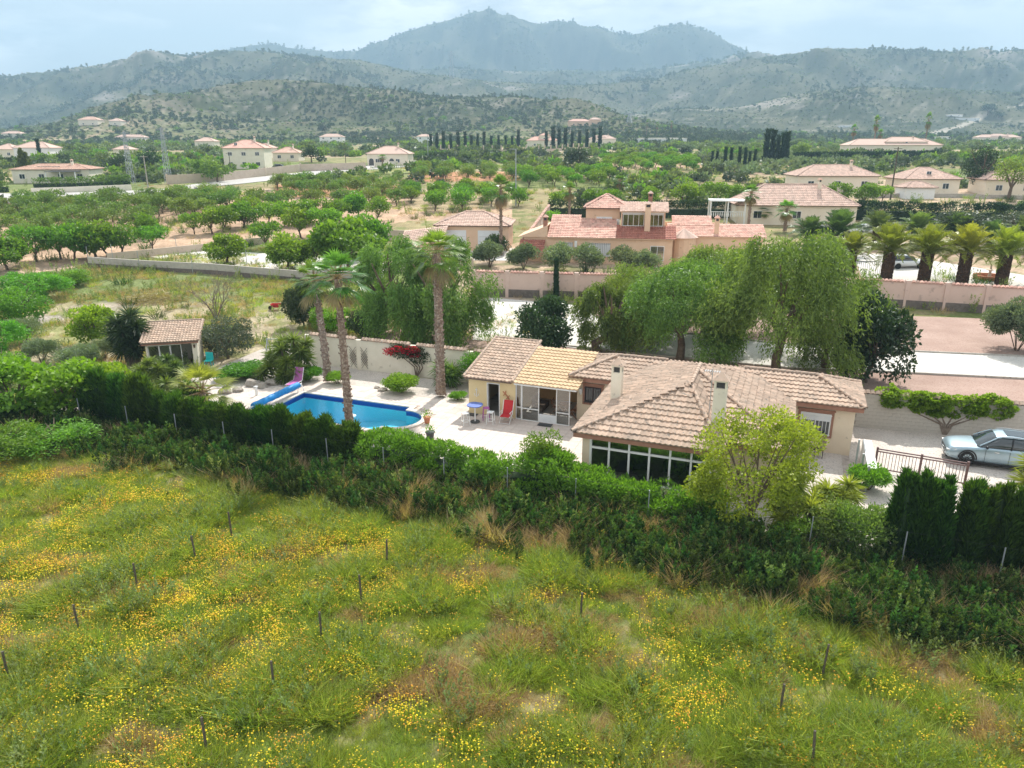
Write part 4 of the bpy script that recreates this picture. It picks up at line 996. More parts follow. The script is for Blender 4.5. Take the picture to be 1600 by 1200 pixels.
# red recliner by the porch
o = thing('recliner_chair', 'red fabric recliner chair with white frame outside the glazed porch', 'garden chair'); put(o, -14.25, 36.3, .11, .05)
MB().box(-.27, .27, -.45, .1, .40, .425).build('seat', M['red'], o)
b_ = MB(); b_.add([(-.27, .1, .42), (.27, .1, .42), (.27, .38, 1.15), (-.27, .38, 1.15), (-.27, .13, .41), (.27, .13, .41), (.27, .41, 1.14), (-.27, .41, 1.14)], [(0,1,2,3),(7,6,5,4),(0,4,5,1),(1,5,6,2),(2,6,7,3),(3,7,4,0)]); b_.build('backrest', M['red'], o)
for x in (-.3, .3):
    f = MB(); f.bar((x, -.5, .4), (x, .1, .41), .03); f.bar((x, .1, .42), (x, .4, 1.16), .03); f.bar((x, -.4, .62), (x, .22, .62), .03); f.build('armrest', M['white'], o)
    MB().bar((x, -.45, 0), (x, .2, .62), .03).build('leg', M['white'], o); MB().bar((x, .35, 0), (x, -.35, .62), .03).build('leg', M['white'], o)
MB().bar((-.3, -.45, .02), (.3, -.45, .02), .025).build('stretcher', M['white'], o)
# tall blue-topped table and stools
o = thing('bar_table', 'tall table with blue top and white pedestal in front of the yellow outbuilding', 'table'); put(o, -15.9, 35.6)
t_ = MB(); pts = [(.42*math.cos(q)*(1+.12*abs(math.sin(2*q))), .42*math.sin(q)*(1+.12*abs(math.sin(2*q)))) for q in np.linspace(0, 2*math.pi, 21)[:-1]]
t_.prism(pts, .98, 1.03); t_.build('table_top', M['blue_top'], o); MB().tube([(0, 0, .04), (0, 0, .97)], .04, 8).build('pedestal', M['white'], o)
MB().tube([(0, 0, 0), (0, 0, .04)], [.28, .26], 14).build('base', M['grey_dark'], o)
def stool(label, a, b, m):
    o = thing('bar_stool', label, 'stool', group='stools round the tall blue table'); put(o, a, b, .11, rnd.random())
    MB().box(-.17, .17, -.17, .17, .68, .72).build('seat', M[m], o)
    for x in (-1, 1):
        for y in (-1, 1): MB().bar((x*.20, y*.20, 0), (x*.15, y*.15, .68), .03).build('leg', M[m], o)
    f = MB()
    for s_ in (-1, 1): f.bar((-.185, s_*.185, .22), (.185, s_*.185, .22), .02); f.bar((s_*.185, -.185, .24), (s_*.185, .185, .24), .02)
    f.build('stretcher', M[m], o)
stool('white bar stool in front of the tall blue table', -16.2, 34.95, 'white')
stool('pink bar stool behind the tall blue table', -15.45, 36.15, 'pink')
stool('white bar stool on the doorway side of the tall blue table', -14.95, 35.6, 'white')
# folding table, chairs and bench inside the porch
def fold_chair(label, a, b, rz):
    o = thing('folding_chair', label, 'chair', group='wooden folding chairs in the porch'); put(o, a, b, .05, rz)
    s_ = MB(); [s_.box(-.2, .2, -.2+.08*i, -.14+.08*i, .44, .46) for i in range(5)]; s_.build('seat', M['wood'], o)
    b2 = MB(); [b2.box(-.2, .2, .2, .22, .6+.1*i, .66+.1*i) for i in range(3)]; b2.build('backrest', M['wood'], o)
    for x in (-.21, .21): MB().bar((x, -.25, 0), (x, .24, .92), .03).build('leg', M['wood'], o); MB().bar((x, .25, 0), (x, -.2, .44), .03).build('leg', M['wood'], o)
fold_chair('wooden folding chair left of the small table in the porch', -12.1, 38.6, 1.5); fold_chair('wooden folding chair right of the small table in the porch', -10.9, 38.4, -1.7)
o = thing('folding_table', 'small slatted wooden folding table with crossed legs inside the porch', 'table'); put(o, -11.5, 38.5, .05)
s_ = MB(); [s_.box(-.35, .35, -.3+.1*i, -.22+.1*i, .72, .745) for i in range(6)]; s_.build('table_top', M['wood'], o)
for y in (-.25, .25): MB().bar((-.3, y, 0), (.3, y, .72), .035).build('leg', M['wood'], o); MB().bar((.3, y+.03, 0), (-.3, y+.03, .72), .035).build('leg', M['wood'], o)
o = thing('bench', 'dark wicker bench against the left side of the porch', 'bench'); put(o, -13.1, 39.0, .05)
MB().box(-.3, .3, -.6, .6, .1, .42).build('seat', M['bark'], o); MB().box(-.42, -.3, -.6, .6, .1, .85).build('backrest', M['bark'], o)
o = thing('door_mat', 'dark ribbed door mat in front of the porch opening', 'door mat'); put(o, -12.05, 36.55, .105)
k = MB(); k.box(-.4, .4, -.22, .22, 0, .015); [k.box(-.38+.095*i, -.32+.095*i, -.2, .2, .015, .025) for i in range(8)]; k.build('mat', M['grey_dark'], o)
o = thing('shop_mat', 'small dark mat at the foot of the yellow outbuilding wall', 'mat'); o.name = 'mat'; put(o, -16.5, 36.6, .105); k = MB().box(-.28, .28, -.2, .2, 0, .02); k.build('mat_pad', M['grey_dark'], o)
# terracotta pot with a little plant, dark pot, pool lamp and bits
def pot(label, a, b, r=.2, hh=.35, m='terracotta', plant=True, z=.11):
    o = thing('plant_pot', label, 'plant pot'); put(o, a, b, z)
    k = MB(); k.tube([(0, 0, 0), (0, 0, hh-.05), (0, 0, hh-.05), (0, 0, hh)], [r*.68, r*.95, r*1.1, r*1.1], 14); k.build('pot', M[m], o)
    if plant:
        p_ = rng.normal(size=(90, 3))*[.12, .12, .1]+[0, 0, hh+.12]; MB().leaves(p_, .12, .05, p_-[0, 0, hh-.1]).build('foliage', M['lf_oleander'], o, kind='stuff')
    return o
pot('terracotta pot standing at the rounded end of the pool', -18.35, 34.45)
pot('dark metal pot on the terrace in front of the pool end', -17.0, 32.2, .24, .5, 'grey_dark')
pot('terracotta pot at the right end of the driveway gate', 8.9, 35.4, .3, .45, z=.03)
for lb, a, b in (('white garden tap on a short post left of the pool', -30.6, 35.0),):
    o = thing('garden_tap', lb, 'tap'); put(o, a, b, .03); MB().box(-.06, .06, -.06, .06, 0, .62).build('post', M['white'], o); MB().bar((0, 0, .64), (0, -.14, .62), .04).build('spout', M['steel'], o); MB().box(-.1, .1, -.1, .1, .60, .64).build('cap', M['white'], o)
k = MB(); k.tube([(0, 0, 0), (0, 0, .10)], [.2, .22], 12); k.tube([(0, 0, .1), (0, 0, .2)], [.12, .05], 10)
o = k.build('pool_float', M['white']); put(o, -23.1, 34.2, -.09); tag(o, 'white chlorine float drifting on the pool water', 'pool float')
# swing frame and cyan chair by the summer house
o = thing('swing_frame', 'grey steel swing frame half hidden by the yuccas left of the wall', 'swing'); put(o, -33.6, 41.3, 0, .3)
for x in (-.9, .9):
    for y in (-.7, .7): MB().bar((x, y, 0), (x*.95, 0, 1.9), .06).build('leg', M['steel'], o)
MB().bar((-.9, 0, 1.9), (.9, 0, 1.9), .06).build('crossbar', M['steel'], o); MB().box(-.6, .6, -.25, .25, .5, .56).build('seat', M['grey_dark'], o)
MB().bar((-.55, 0, .55), (-.55, 0, 1.88), .02).build('chain', M['steel'], o); MB().bar((.55, 0, .55), (.55, 0, 1.88), .02).build('chain', M['steel'], o)
o = thing('plastic_chair', 'turquoise plastic chair just right of the summer house', 'chair'); x, y, z = on(327, 572); o.location = (x, y, z)
MB().box(-.26, .26, -.25, .25, .40, .44).build('seat', M['cyan'], o); MB().box(-.26, .26, .22, .27, .44, .95).build('backrest', M['cyan'], o)
for x in (-.22, .22):
    for y in (-.2, .2): MB().bar((x, y, 0), (x, y, .4), .04).build('leg', M['cyan'], o)

# ------------------------------------------------------------------ summer house at the left
kx, ky, kz = on(265, 578); KR = R(14)
kio = thing('summer_house', 'small cream summer house with tiled roof and sliding glass doors', 'summer house', (kx, ky+1.3, kz), KR)
k = MB(); k.box(1.62, 2.0, -1.5, 1.5, -.2, 2.35); k.box(-2.0, -1.85, -1.5, 1.5, -.2, 2.35); k.box(-1.85, 1.62, 1.3, 1.5, -.2, 3.0); k.box(-1.85, 1.62, -1.5, -1.36, 2.12, 2.35)
k.add([(2.0, -1.5, 2.35), (2.0, 1.5, 2.35), (2.0, 1.5, 3.1), (-2.0, -1.5, 2.35), (-2.0, 1.5, 2.35), (-2.0, 1.5, 3.1)], [(0, 1, 2), (5, 4, 3)])
k.build('wall', M['render_pale'], kio)
MB().box(-1.85, 1.62, -1.5, 1.3, -.05, .06).build('floor', M['floor_in'], kio)
rf_ = lean_to(kio, -2.3, 2.25, -1.85, 1.75, 2.42, 3.35, lambda a, b, z: (a, b, z), 'tile')
for a in (-2.28, 2.23): caps(rf_, (a, -1.85, 2.47), (a, 1.75, 3.4), 'tile', .1)
caps(rf_, (-2.3, 1.75, 3.4), (2.25, 1.75, 3.4), 'tile', .1)
f = MB(); f.box(-2.25, 2.2, -1.8, -1.7, 2.2, 2.38); f.build('fascia', M['terra_trim'], kio)
for i in range(4):
    a0 = -1.84+.865*i; a1 = a0+.86; yy = -1.44+(.05 if i == 2 else 0)
    if i == 3: continue
    g = MB(); g.box(a0, a0+.05, yy, yy+.04, .06, 2.1); g.box(a1-.05, a1, yy, yy+.04, .06, 2.1); g.box(a0+.05, a1-.05, yy, yy+.04, .06, .13); g.box(a0+.05, a1-.05, yy, yy+.04, 2.04, 2.1)
    q = g.build('sliding_door', M['white'], kio); MB().box(a0+.05, a1-.05, yy+.015, yy+.022, .13, 2.04).build('pane', M['glass_clear'], q)
MB().tube([(1.82, -1.56, 1.75), (1.82, -1.56, 2.0)], [.06, .1], 8).build('wall_lamp', M['bark'], kio)
kio.scale = (.82, .82, .85)
# ------------------------------------------------------------------ garden walls
def wab(*ab): return [LW(a, b) for a, b in ab]
gw = wall_run('garden_wall', 'cream garden wall with tile coping behind the pool, bougainvillea on it', wab((-31.6, 41.9), (-10.9, 42.75)), 2.15, .2, 'render_pale', cope=.24, cope_m='tile', pier=4.1, pier_h=-.02, pier_w=.3)
# concrete block wall by the parked car, block by block
bw = thing('block_wall', 'concrete block wall with tile coping behind the parked car', 'garden wall', (*LW(3.9, 42.5), 0), 0)
p0, p1 = LW(3.95, 42.75), LW(24, 44.9); d = Vector((p1[0]-p0[0], p1[1]-p0[1])); Lw = d.length; ang = math.atan2(d.y, d.x); bw.rotation_euler.z = ang; bw.location = (p0[0], p0[1], 0)
blk = MB().box(0, .392, -.1, .1, 0, .192).mesh('block', M['block']); far_b = MB(); cnt = 0
MB().box(0, Lw, -.09, .09, -.2, 2.0).build('mortar', M['mortar'], bw)
for j in range(10):
    for i in range(-1, int(Lw/.4)):
        x = i*.4+(.2 if j % 2 else 0)
        if x < 0 or x > Lw-.4: continue
        if x < 11.2 and cnt < 298 and j < 10: piece('block', blk, bw, (x, rnd.uniform(-.004, .004), j*.2+.004)); cnt += 1
        else: far_b.box(x, x+.392, -.1, .1, j*.2+.004, j*.2+.196, rnd.random())
far_b.build('blocks', M['block'], bw, kind='stuff')
cm = MB()
for s_ in (-1, 1):
    for i in range(int(Lw/.24)):
        cx_ = (i+.5)*.24; q0 = []
        for dist, dz in ((0, .15), (.2, .0)):
            for a_ in (0, .25, .5, .75, 1): q0.append((cx_+.13*math.cos(math.pi*a_), s_*dist, 2.0+dz+.09*math.sin(math.pi*a_)))
        cm.add(q0, [(0, 1, 6, 5), (1, 2, 7, 6), (2, 3, 8, 7), (3, 4, 9, 8)], rnd.random())
cm.build('coping_tiles', M['tile'], bw, kind='stuff')
# trellis panels on the pool wall
for i, (px) in enumerate((552, 573)):
    tp = MB(); A = wab((-31.6, 41.9), (-10.9, 42.75)); x, y, _ = at(px, 580); tt = (math.hypot(x-A[0][0], y-A[0][1]))/math.dist(*A); cx_, cy_ = A[0][0]+(A[1][0]-A[0][0])*tt, A[0][1]+(A[1][1]-A[0][1])*tt
    for q in np.arange(-1.6, 1.6, .2):
        for sg in (1, -1):
            a0, b0 = max(-.25, q*1), None
            z0 = .2+q if sg > 0 else .2-q
            pts = []
            for xx in (-.25, .25):
                zz = 1.0+q+sg*xx*1.4; pts.append((xx, -.14, zz))
            if min(pts[0][2], pts[1][2]) > .1 and max(pts[0][2], pts[1][2]) < 1.75: tp.bar(pts[0], pts[1], .018)
    o = tp.build('trellis', M['iron']); o.location = (cx_, cy_, 0); o.rotation_euler.z = math.atan2(A[1][1]-A[0][1], A[1][0]-A[0][0])
    tag(o, ('left' if i == 0 else 'right')+' one of two narrow diamond trellises on the cream pool wall', 'trellis', 'diamond trellises on the pool wall')
# retaining strip under the front fence
wall_run('retaining_wall', 'low rendered block kerb wall under the fence and hedges', wab((-36, 27.55), (0, 27.45), (20, 27.3)), .1, .22, 'concrete', zs=lambda x, y: .0)
for o_ in (bpy.data.objects['retaining_wall'].children): o_.location.z = 0
# white wall by the gate, steel posts, iron gate
o = MB().box(-.2, .2, -1.9, 1.7, -.1, 1.05).build('white_wall', M['white']); put(o, 4.35, 36.3, 0, 0); tag(o, 'low thick white wall between the house and the driveway', 'wall')
for i, (a, b, hh, lb) in enumerate(((3.75, 35.6, 1.9, 'green grey steel post nearest the house corner'), (3.95, 34.9, 1.5, 'middle green grey steel post by the white wall'), (4.15, 34.0, 1.3, 'green grey steel post farthest from the house corner'))):
    o = MB().box(-.04, .04, -.04, .04, 0, hh).build('steel_post', M['steel']); put(o, a, b, 0); tag(o, lb, 'post', 'steel posts by the white wall')
gate = thing('driveway_gate', 'brown iron sliding gate with vertical bars across the gravel driveway', 'gate', (*LW(4.7, 36.6), .02), -R(21)-R(6))
GL = 3.75
for x in (0, GL/2, GL): MB().box(x-.05, x+.05, -.05, .05, 0, 1.25).build('post', M['gate_iron'], gate)
for z in (.14, 1.02, 1.14): MB().box(.052, GL/2-.052, -.03, .03, z, z+.05).build('rail', M['gate_iron'], gate); MB().box(GL/2+.052, GL-.052, -.03, .03, z, z+.05).build('rail', M['gate_iron'], gate)
gb_ = MB().box(-.012, .012, -.012, .012, .19, 1.02).mesh('bar', M['gate_iron'])
for i in range(26):
    x = .14+i*(GL-.28)/25
    if abs(x-GL/2) > .07: piece('bar', gb_, gate, (x, 0, 0))
# bench chair by the bedroom wall
o = thing('iron_chair', 'dark iron garden chair against the right bedroom wall', 'chair'); put(o, 2.1, 37.4, .03, -1.2)
MB().box(-.24, .24, -.22, .22, .42, .45).build('seat', M['iron'], o)
bb = MB(); [bb.bar((-.22+.088*i, .22, .45), (-.22+.088*i, .32, .98), .018) for i in range(6)]; bb.bar((-.24, .32, .98), (.24, .32, .98), .03); bb.build('backrest', M['iron'], o)
for x in (-.22, .22):
    for y in (-.2, .2): MB().bar((x, y, 0), (x, y, .42), .028).build('leg', M['iron'], o)
# chain-link fence along the front of the plot
fc = thing('wire_fence', 'wire fence on slim grey posts along the field side of the hedges', 'fence', (*LW(-20, 27.5), 0))
fx, fy, _ = fc.location; posts = []
for a in (-36.3, -32.8, -29.4, -26.2, -23.2, -20.0, -16.9, -13.8, -10.7, -7.6, -4.5, -1.4, 1.7, 4.9, 8.0, 11.1, 14.2, 17.3):
    x, y = LW(a, 27.3); x -= fx; y -= fy; posts.append((x, y)); k = MB(); k.tube([(x, y, -.5), (x+rnd.uniform(-.03, .03), y, 1.65)], .024, 6); k.build('post', M['steel'], fc)
for z in (.15, .9, 1.68):
    k = MB(); [k.bar((*a, z-.04), (*b, z-.04), .004) for a, b in zip(posts[:-1], posts[1:])]; k.build('wire', M['grey_dark'], fc)
# stakes in the field
SM = MB().tube([(0, 0, -.3), (.01, 0, .55), (0, .01, 1.12)], [.04, .037, .035], 6).mesh('stake', M['wood_post'])
for i, (px, py, w_) in enumerate(((362,838,'beside the dark hedge shadow, farthest left row end'),(306,877,'second from the hedge in the left row'),(215,922,'third from the hedge in the left row'),(125,990,'fourth from the hedge in the left row'),(16,1066,'at the left edge of the field, nearest the frame'),
    (605,885,'nearest the hedge in the middle row'),(565,942,'second in the middle row, left of yellow flowers'),(502,1003,'third in the middle row among yellow flowers'),(428,1084,'fourth in the middle row'),(324,1178,'pale one near the bottom of the photo'),(908,970,'in the right row, deep in green grass'),(1285,1055,'far right one among the weeds'),(1216,1120,'in the right row, low on the slope'),(1268,1199,'lowest right one, only its top showing'))):
    x, y, z = on(px, py); o = bpy.data.objects.new('wooden_stake', SM); C.objects.link(o); o.location = (x, y, z); o.rotation_euler = (rnd.uniform(-.05, .05), rnd.uniform(-.06, .06), i); tag(o, 'dark wooden stake '+w_, 'stake', 'wooden stakes in the field')

# ------------------------------------------------------------------ parked car
M['paint'] = mat('car_paint', (.34, .44, .50), None, rough=.28, metal=.55, spec=.6)
M['car_glass'] = mat('car_glass', (.02, .03, .035), None, rough=.04, spec=1.0)
M['black_trim'] = mat('black_trim', (.015, .015, .017), None, rough=.35)
M['chrome'] = mat('chrome', (.6, .62, .63), None, rough=.2, metal=.9)
M['lamp_glass'] = mat('headlamp_glass', (.55, .60, .62), None, rough=.08, metal=.3, spec=.9)
car = thing('parked_car', 'silver blue estate car parked on the gravel driveway by the block wall', 'car', (*LW(10.35, 39.75), .03), -R(21)+R(180))
car.scale = (.97, 1.0, 1.12)
# along +x = nose. sections: x, half width low, z bottom, z shoulder, half width shoulder, z top
def car_loft(sec, m, name, parent, smooth=True, closed=True):
    rings = []
    for x, pts in sec: rings.append([(x, y, z) for y, z in pts]+[(x, -y, z) for y, z in reversed(pts)])
    n = len(rings[0]); k = MB(); V = [v for r_ in rings for v in r_]; F4 = []
    for i in range(len(rings)-1):
        for j in range(n-1 if not closed else n): a = i*n+j; b = i*n+(j+1) % n; F4.append((a, b, b+n, a+n))
    k.add(V, F4)
    for e, rev in ((0, 1), (len(rings)-1, 0)):
        c = np.mean(rings[e], 0); tri = [((j+1) % n, j, n) if not rev else (j, (j+1) % n, n) for j in range(n)]; k.add(list(rings[e])+[tuple(c)], tri)
    o = k.build(name, m, parent, smooth=smooth); return o
def prof(hw, zb, zs, hs, zt, ht): return [(hw*.86, zb), (hw*.97, zb+.08), (hw, zb+.28), (hw*.995, zs-.18), (hs*.985, zs-.03), (hs*.93, zs+.015), (ht, zt), (ht*.5, zt+.018)]
sec = [(-2.37, prof(.72, .42, .78, .70, .84, .5)), (-2.30, prof(.84, .28, .86, .82, .92, .6)), (-2.0, prof(.91, .20, .96, .89, 1.00, .6)), (-1.2, prof(.93, .18, .97, .91, 1.00, .6)), (0, prof(.93, .18, .94, .91, .97, .6)),
       (.75, prof(.93, .18, .92, .91, .95, .6)), (1.2, prof(.93, .18, .88, .90, .93, .6)), (1.8, prof(.92, .20, .82, .88, .88, .62)), (2.15, prof(.88, .22, .76, .83, .82, .6)), (2.32, prof(.80, .27, .68, .76, .75, .56)), (2.39, prof(.70, .34, .60, .66, .66, .5))]
body = car_loft(sec, M['paint'], 'body', car)
sub = body.modifiers.new('s', 'SUBSURF'); sub.levels = 1; sub.render_levels = 1
def cab(hw0, z0, hw1, z1): return [(hw0, z0), (hw0*.99, z0+(z1-z0)*.35), (hw1*1.05, z0+(z1-z0)*.8), (hw1*.9, z1-.01), (hw1*.45, z1+.02)]
gsec = [(-2.12, cab(.74, .95, .62, 1.02)), (-1.85, cab(.82, .94, .64, 1.32)), (-1.4, cab(.84, .93, .64, 1.41)), (-.4, cab(.85, .92, .66, 1.43)), (.1, cab(.85, .92, .65, 1.40)), (.45, cab(.84, .92, .63, 1.28)), (.85, cab(.82, .92, .62, 1.06)), (1.1, cab(.78, .90, .58, .935))]
car_loft(gsec, M['car_glass'], 'windows', car)
rsec = [(x, [(ht, zt-.012), (ht*.99, zt+.012), (ht*.5, zt+.03)]) for x, ht, zt in ((-2.0, .60, 1.22), (-1.85, .62, 1.33), (-1.4, .63, 1.415), (-.4, .65, 1.435), (0.05, .63, 1.405), (.28, .61, 1.345))]
rf = car_loft(rsec, M['paint'], 'roof', car)
MB().box(-1.35, -.15, -.42, .42, 1.452, 1.468).build('sunroof', M['car_glass'], car)
for s_ in (-1, 1):
    k = MB(); pl_ = [(.28, .61, 1.34), (.6, .70, 1.17), (1.0, .775, .95)]
    k.tube([(x, s_*(y+.02), z+.02) for x, y, z in pl_], .03, 6); k.build('windscreen_pillar', M['paint'], car)
    for x in (-.35, -1.35):
        MB().tube([(x, s_*.875, .93), (x-.03, s_*.80, 1.2), (x-.05, s_*.67, 1.40)], .03, 5).build('door_pillar', M['black_trim'], car)
    MB().tube([(-1.9, s_*.62, 1.38), (-1.3, s_*.635, 1.465), (-.2, s_*.645, 1.475), (.1, s_*.63, 1.43)], .016, 6).build('roof_rail', M['chrome'], car)
    k = MB(); k.blob((.72, s_*1.02, 1.0), (.07, .13, .07), seed=3, jit=.03); k.build('door_mirror', M['black_trim'] if s_ else M['paint'], car, smooth=True)
    MB().box(-2.0, 1.2, min(s_*.90, s_*.945), max(s_*.90, s_*.945), .19, .27).build('sill_trim', M['black_trim'], car)
    for x in (.25, -.75): MB().box(x-.1, x+.1, min(s_*.93, s_*.955), max(s_*.93, s_*.955), .78, .81).build('door_handle', M['chrome'], car)
    for x in (.72, -.32, -1.32): MB().box(x-.006, x+.006, min(s_*.925, s_*.937), max(s_*.925, s_*.937), .28, .86).build('door_seam', M['black_trim'], car)
    hl = MB(); hl.add([(2.18, s_*.78, .74), (2.36, s_*.60, .68), (2.37, s_*.60, .60), (2.24, s_*.80, .60), (1.95, s_*.87, .74), (2.0, s_*.885, .66)], [(0, 1, 2, 3), (4, 0, 3, 5)]); o = hl.build('headlight', M['lamp_glass'], car)
    MB().box(2.24, 2.385, min(s_*.62, s_*.80), max(s_*.62, s_*.80), .635, .655).build('light_bar', M['white'], o)
    k = MB(); k.blob((2.25, s_*.68, .42), (.10, .12, .09), jit=.02); k.build('air_intake', M['black_trim'], car)
    MB().box(-2.38, -2.2, min(s_*.62, s_*.8), max(s_*.62, s_*.8), .72, 1.2).build('tail_light', M['red'], car)
    for x in (1.46, -1.42):
        k = MB(); th = np.linspace(0, 2*math.pi, 29)[:-1]; yo, yi = s_*.945, s_*.72
        prof_ = [(.20, yo-s_*.03), (.24, yo), (.33, yo), (.345, yo-s_*.03), (.345, yi), (.2, yi)]
        V = [(x+r_*math.cos(q), y_, .345+r_*math.sin(q)) for q in th for r_, y_ in prof_]; n6 = 6
        k.add(V, [(i*n6+j, ((i+1) % 28)*n6+j, ((i+1) % 28)*n6+(j+1) % n6, i*n6+(j+1) % n6) for i in range(28) for j in range(n6)])
        tw = k.build('tyre', M['tyre'], car)
        rm = MB(); V = [(x+.235*math.cos(q), yo-s_*.06, .345+.235*math.sin(q)) for q in th]+[(x, yo-s_*.06, .345)]; rm.add(V, [(i, (i+1) % 28, 28) for i in range(28)], 0)
        for i in range(10):
            q = i*math.pi/5; rm.bar((x+.03*math.cos(q), yo-s_*.02, .345+.03*math.sin(q)), (x+.235*math.cos(q+.12), yo-s_*.015, .345+.235*math.sin(q+.12)), .03)
        rm.build('rim', M['rim'], tw)
        ar = MB(); V = []
        for i in range(19):
            q = math.pi*i/18; V += [(x+.365*math.cos(q), s_*.936, .345+.365*math.sin(q)), (x+.43*math.cos(q), s_*.946, .345+.43*math.sin(q)), (x+.365*math.cos(q), s_*.70, .345+.365*math.sin(q))]
        ar.add(V, [(i*3, i*3+1, i*3+4, i*3+3) for i in range(18)]+[(i*3, i*3+3, i*3+5, i*3+2) for i in range(18)]); ar.build('wheel_arch', M['black_trim'], car)
g = MB(); g.box(2.30, 2.40, -.45, .45, .40, .62); g.build('grille', M['black_trim'], car)
gb = MB(); [gb.box(2.40, 2.415, -.40+.08*i, -.385+.08*i, .42, .60) for i in range(11)]; gb.bar((2.41, -.42, .41), (2.41, .42, .61), .03); gb.build('grille_bars', M['chrome'], car)
MB().box(2.26, 2.37, -.60, .60, .22, .34).build('lower_intake', M['black_trim'], car); MB().box(2.415, 2.43, -.26, .26, .33, .43).build('number_plate', M['white'], car)
MB().bar((1.12, -.3, .945), (.82, .35, 1.08), .015).build('wiper', M['black_trim'], car)
# ------------------------------------------------------------------ plants
def gen(seed): return np.random.default_rng(seed)
def spawn(parts, name, label, cat, loc, rz=0, sc=1, group=None, tilt=None):
    o = thing(name, label, cat, loc, rz, group); o.scale = sc if hasattr(sc, '__len__') else (sc, sc, sc)
    if tilt: o.rotation_euler.x, o.rotation_euler.y = tilt
    for n_, me in parts:
        c = bpy.data.objects.new(n_, me); C.objects.link(c); c.parent = o
    return o
def clump_pts(g, n, c, r, k, cr=.42, shell=.55, low=-.5):
    """points in k overlapping clumps that fill an ellipsoid; returns points and outward directions"""
    c = np.array(c, float); r = np.array(r, float)
    d = g.normal(size=(k, 3)); d /= np.linalg.norm(d, axis=1)[:, None]; d[:, 2] = np.where(d[:, 2] < low, -d[:, 2]*.6, d[:, 2])
    cc = d*(shell+.25*g.random((k, 1))); rad = cr*(.65+.6*g.random(k))
    i = g.integers(0, k, n); e = g.normal(size=(n, 3)); e /= np.linalg.norm(e, axis=1)[:, None]
    q = cc[i]+e*(rad[i]*(.45+.55*g.random(n)**.5))[:, None]
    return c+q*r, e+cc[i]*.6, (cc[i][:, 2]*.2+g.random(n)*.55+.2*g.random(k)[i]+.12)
def limbs(g, h, r0, n, spread, top, mbx=None, sides=6, lean=.1, base=.35):
    m = mbx or MB(); z1 = h*base; p = np.array([(0, 0, -.2), (g.normal()*lean*.4, g.normal()*lean*.4, z1*.5), (g.normal()*lean, g.normal()*lean, z1)])
    m.tube(p, [r0*1.25, r0, r0*.8], sides+2)
    for i in range(n):
        a = 2*math.pi*i/n+g.random()*.8; s_ = spread*(.5+.6*g.random()); zt = top*(.75+.3*g.random())
        q = [p[2]-[0, 0, .1], p[2]+np.array([math.cos(a)*s_*.35, math.sin(a)*s_*.35, (zt-z1)*.4]), p[2]+np.array([math.cos(a)*s_*.8+g.normal()*.1, math.sin(a)*s_*.8, (zt-z1)*.85])]
        m.tube(q, [r0*.6, r0*.35, r0*.12], sides)
        q2 = q[1]; b_ = a+g.normal()*.9
        m.tube([q2, q2+np.array([math.cos(b_)*s_*.4, math.sin(b_)*s_*.4, (zt-z1)*.3])], [r0*.3, r0*.08], sides-1)
    return m
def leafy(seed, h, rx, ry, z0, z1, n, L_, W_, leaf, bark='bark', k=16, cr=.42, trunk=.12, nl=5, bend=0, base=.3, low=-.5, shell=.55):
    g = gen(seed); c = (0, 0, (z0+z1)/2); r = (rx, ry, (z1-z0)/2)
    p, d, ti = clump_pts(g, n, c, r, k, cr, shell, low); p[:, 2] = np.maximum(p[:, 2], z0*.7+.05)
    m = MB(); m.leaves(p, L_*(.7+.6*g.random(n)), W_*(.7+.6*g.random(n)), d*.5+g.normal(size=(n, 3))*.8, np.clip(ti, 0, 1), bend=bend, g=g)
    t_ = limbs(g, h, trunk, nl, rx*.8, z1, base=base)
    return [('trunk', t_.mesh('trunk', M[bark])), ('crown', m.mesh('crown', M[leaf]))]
def shrub(seed, r, hh, n, L_, W_, leaf, k=12, cr=.5, stems=True, extra=None):
    g = gen(seed); p, d, ti = clump_pts(g, n, (0, 0, hh*.5), (r, r, hh*.5), k, cr, .5, -.3); p[:, 2] = np.abs(p[:, 2])+.03
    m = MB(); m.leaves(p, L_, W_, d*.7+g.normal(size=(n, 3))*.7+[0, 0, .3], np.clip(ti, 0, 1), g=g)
    st = MB()
    for i in range(7):
        a = g.random()*6.3; st.tube([(0, 0, -.1), (math.cos(a)*r*.3, math.sin(a)*r*.3, hh*.4), (math.cos(a)*r*.6, math.sin(a)*r*.6, hh*.75)], [.03, .02, .008], 4, cap=False)
    out_ = [('stems', st.mesh('stems', M['bark'])), ('foliage', m.mesh('foliage', M[leaf]))]
    return out_
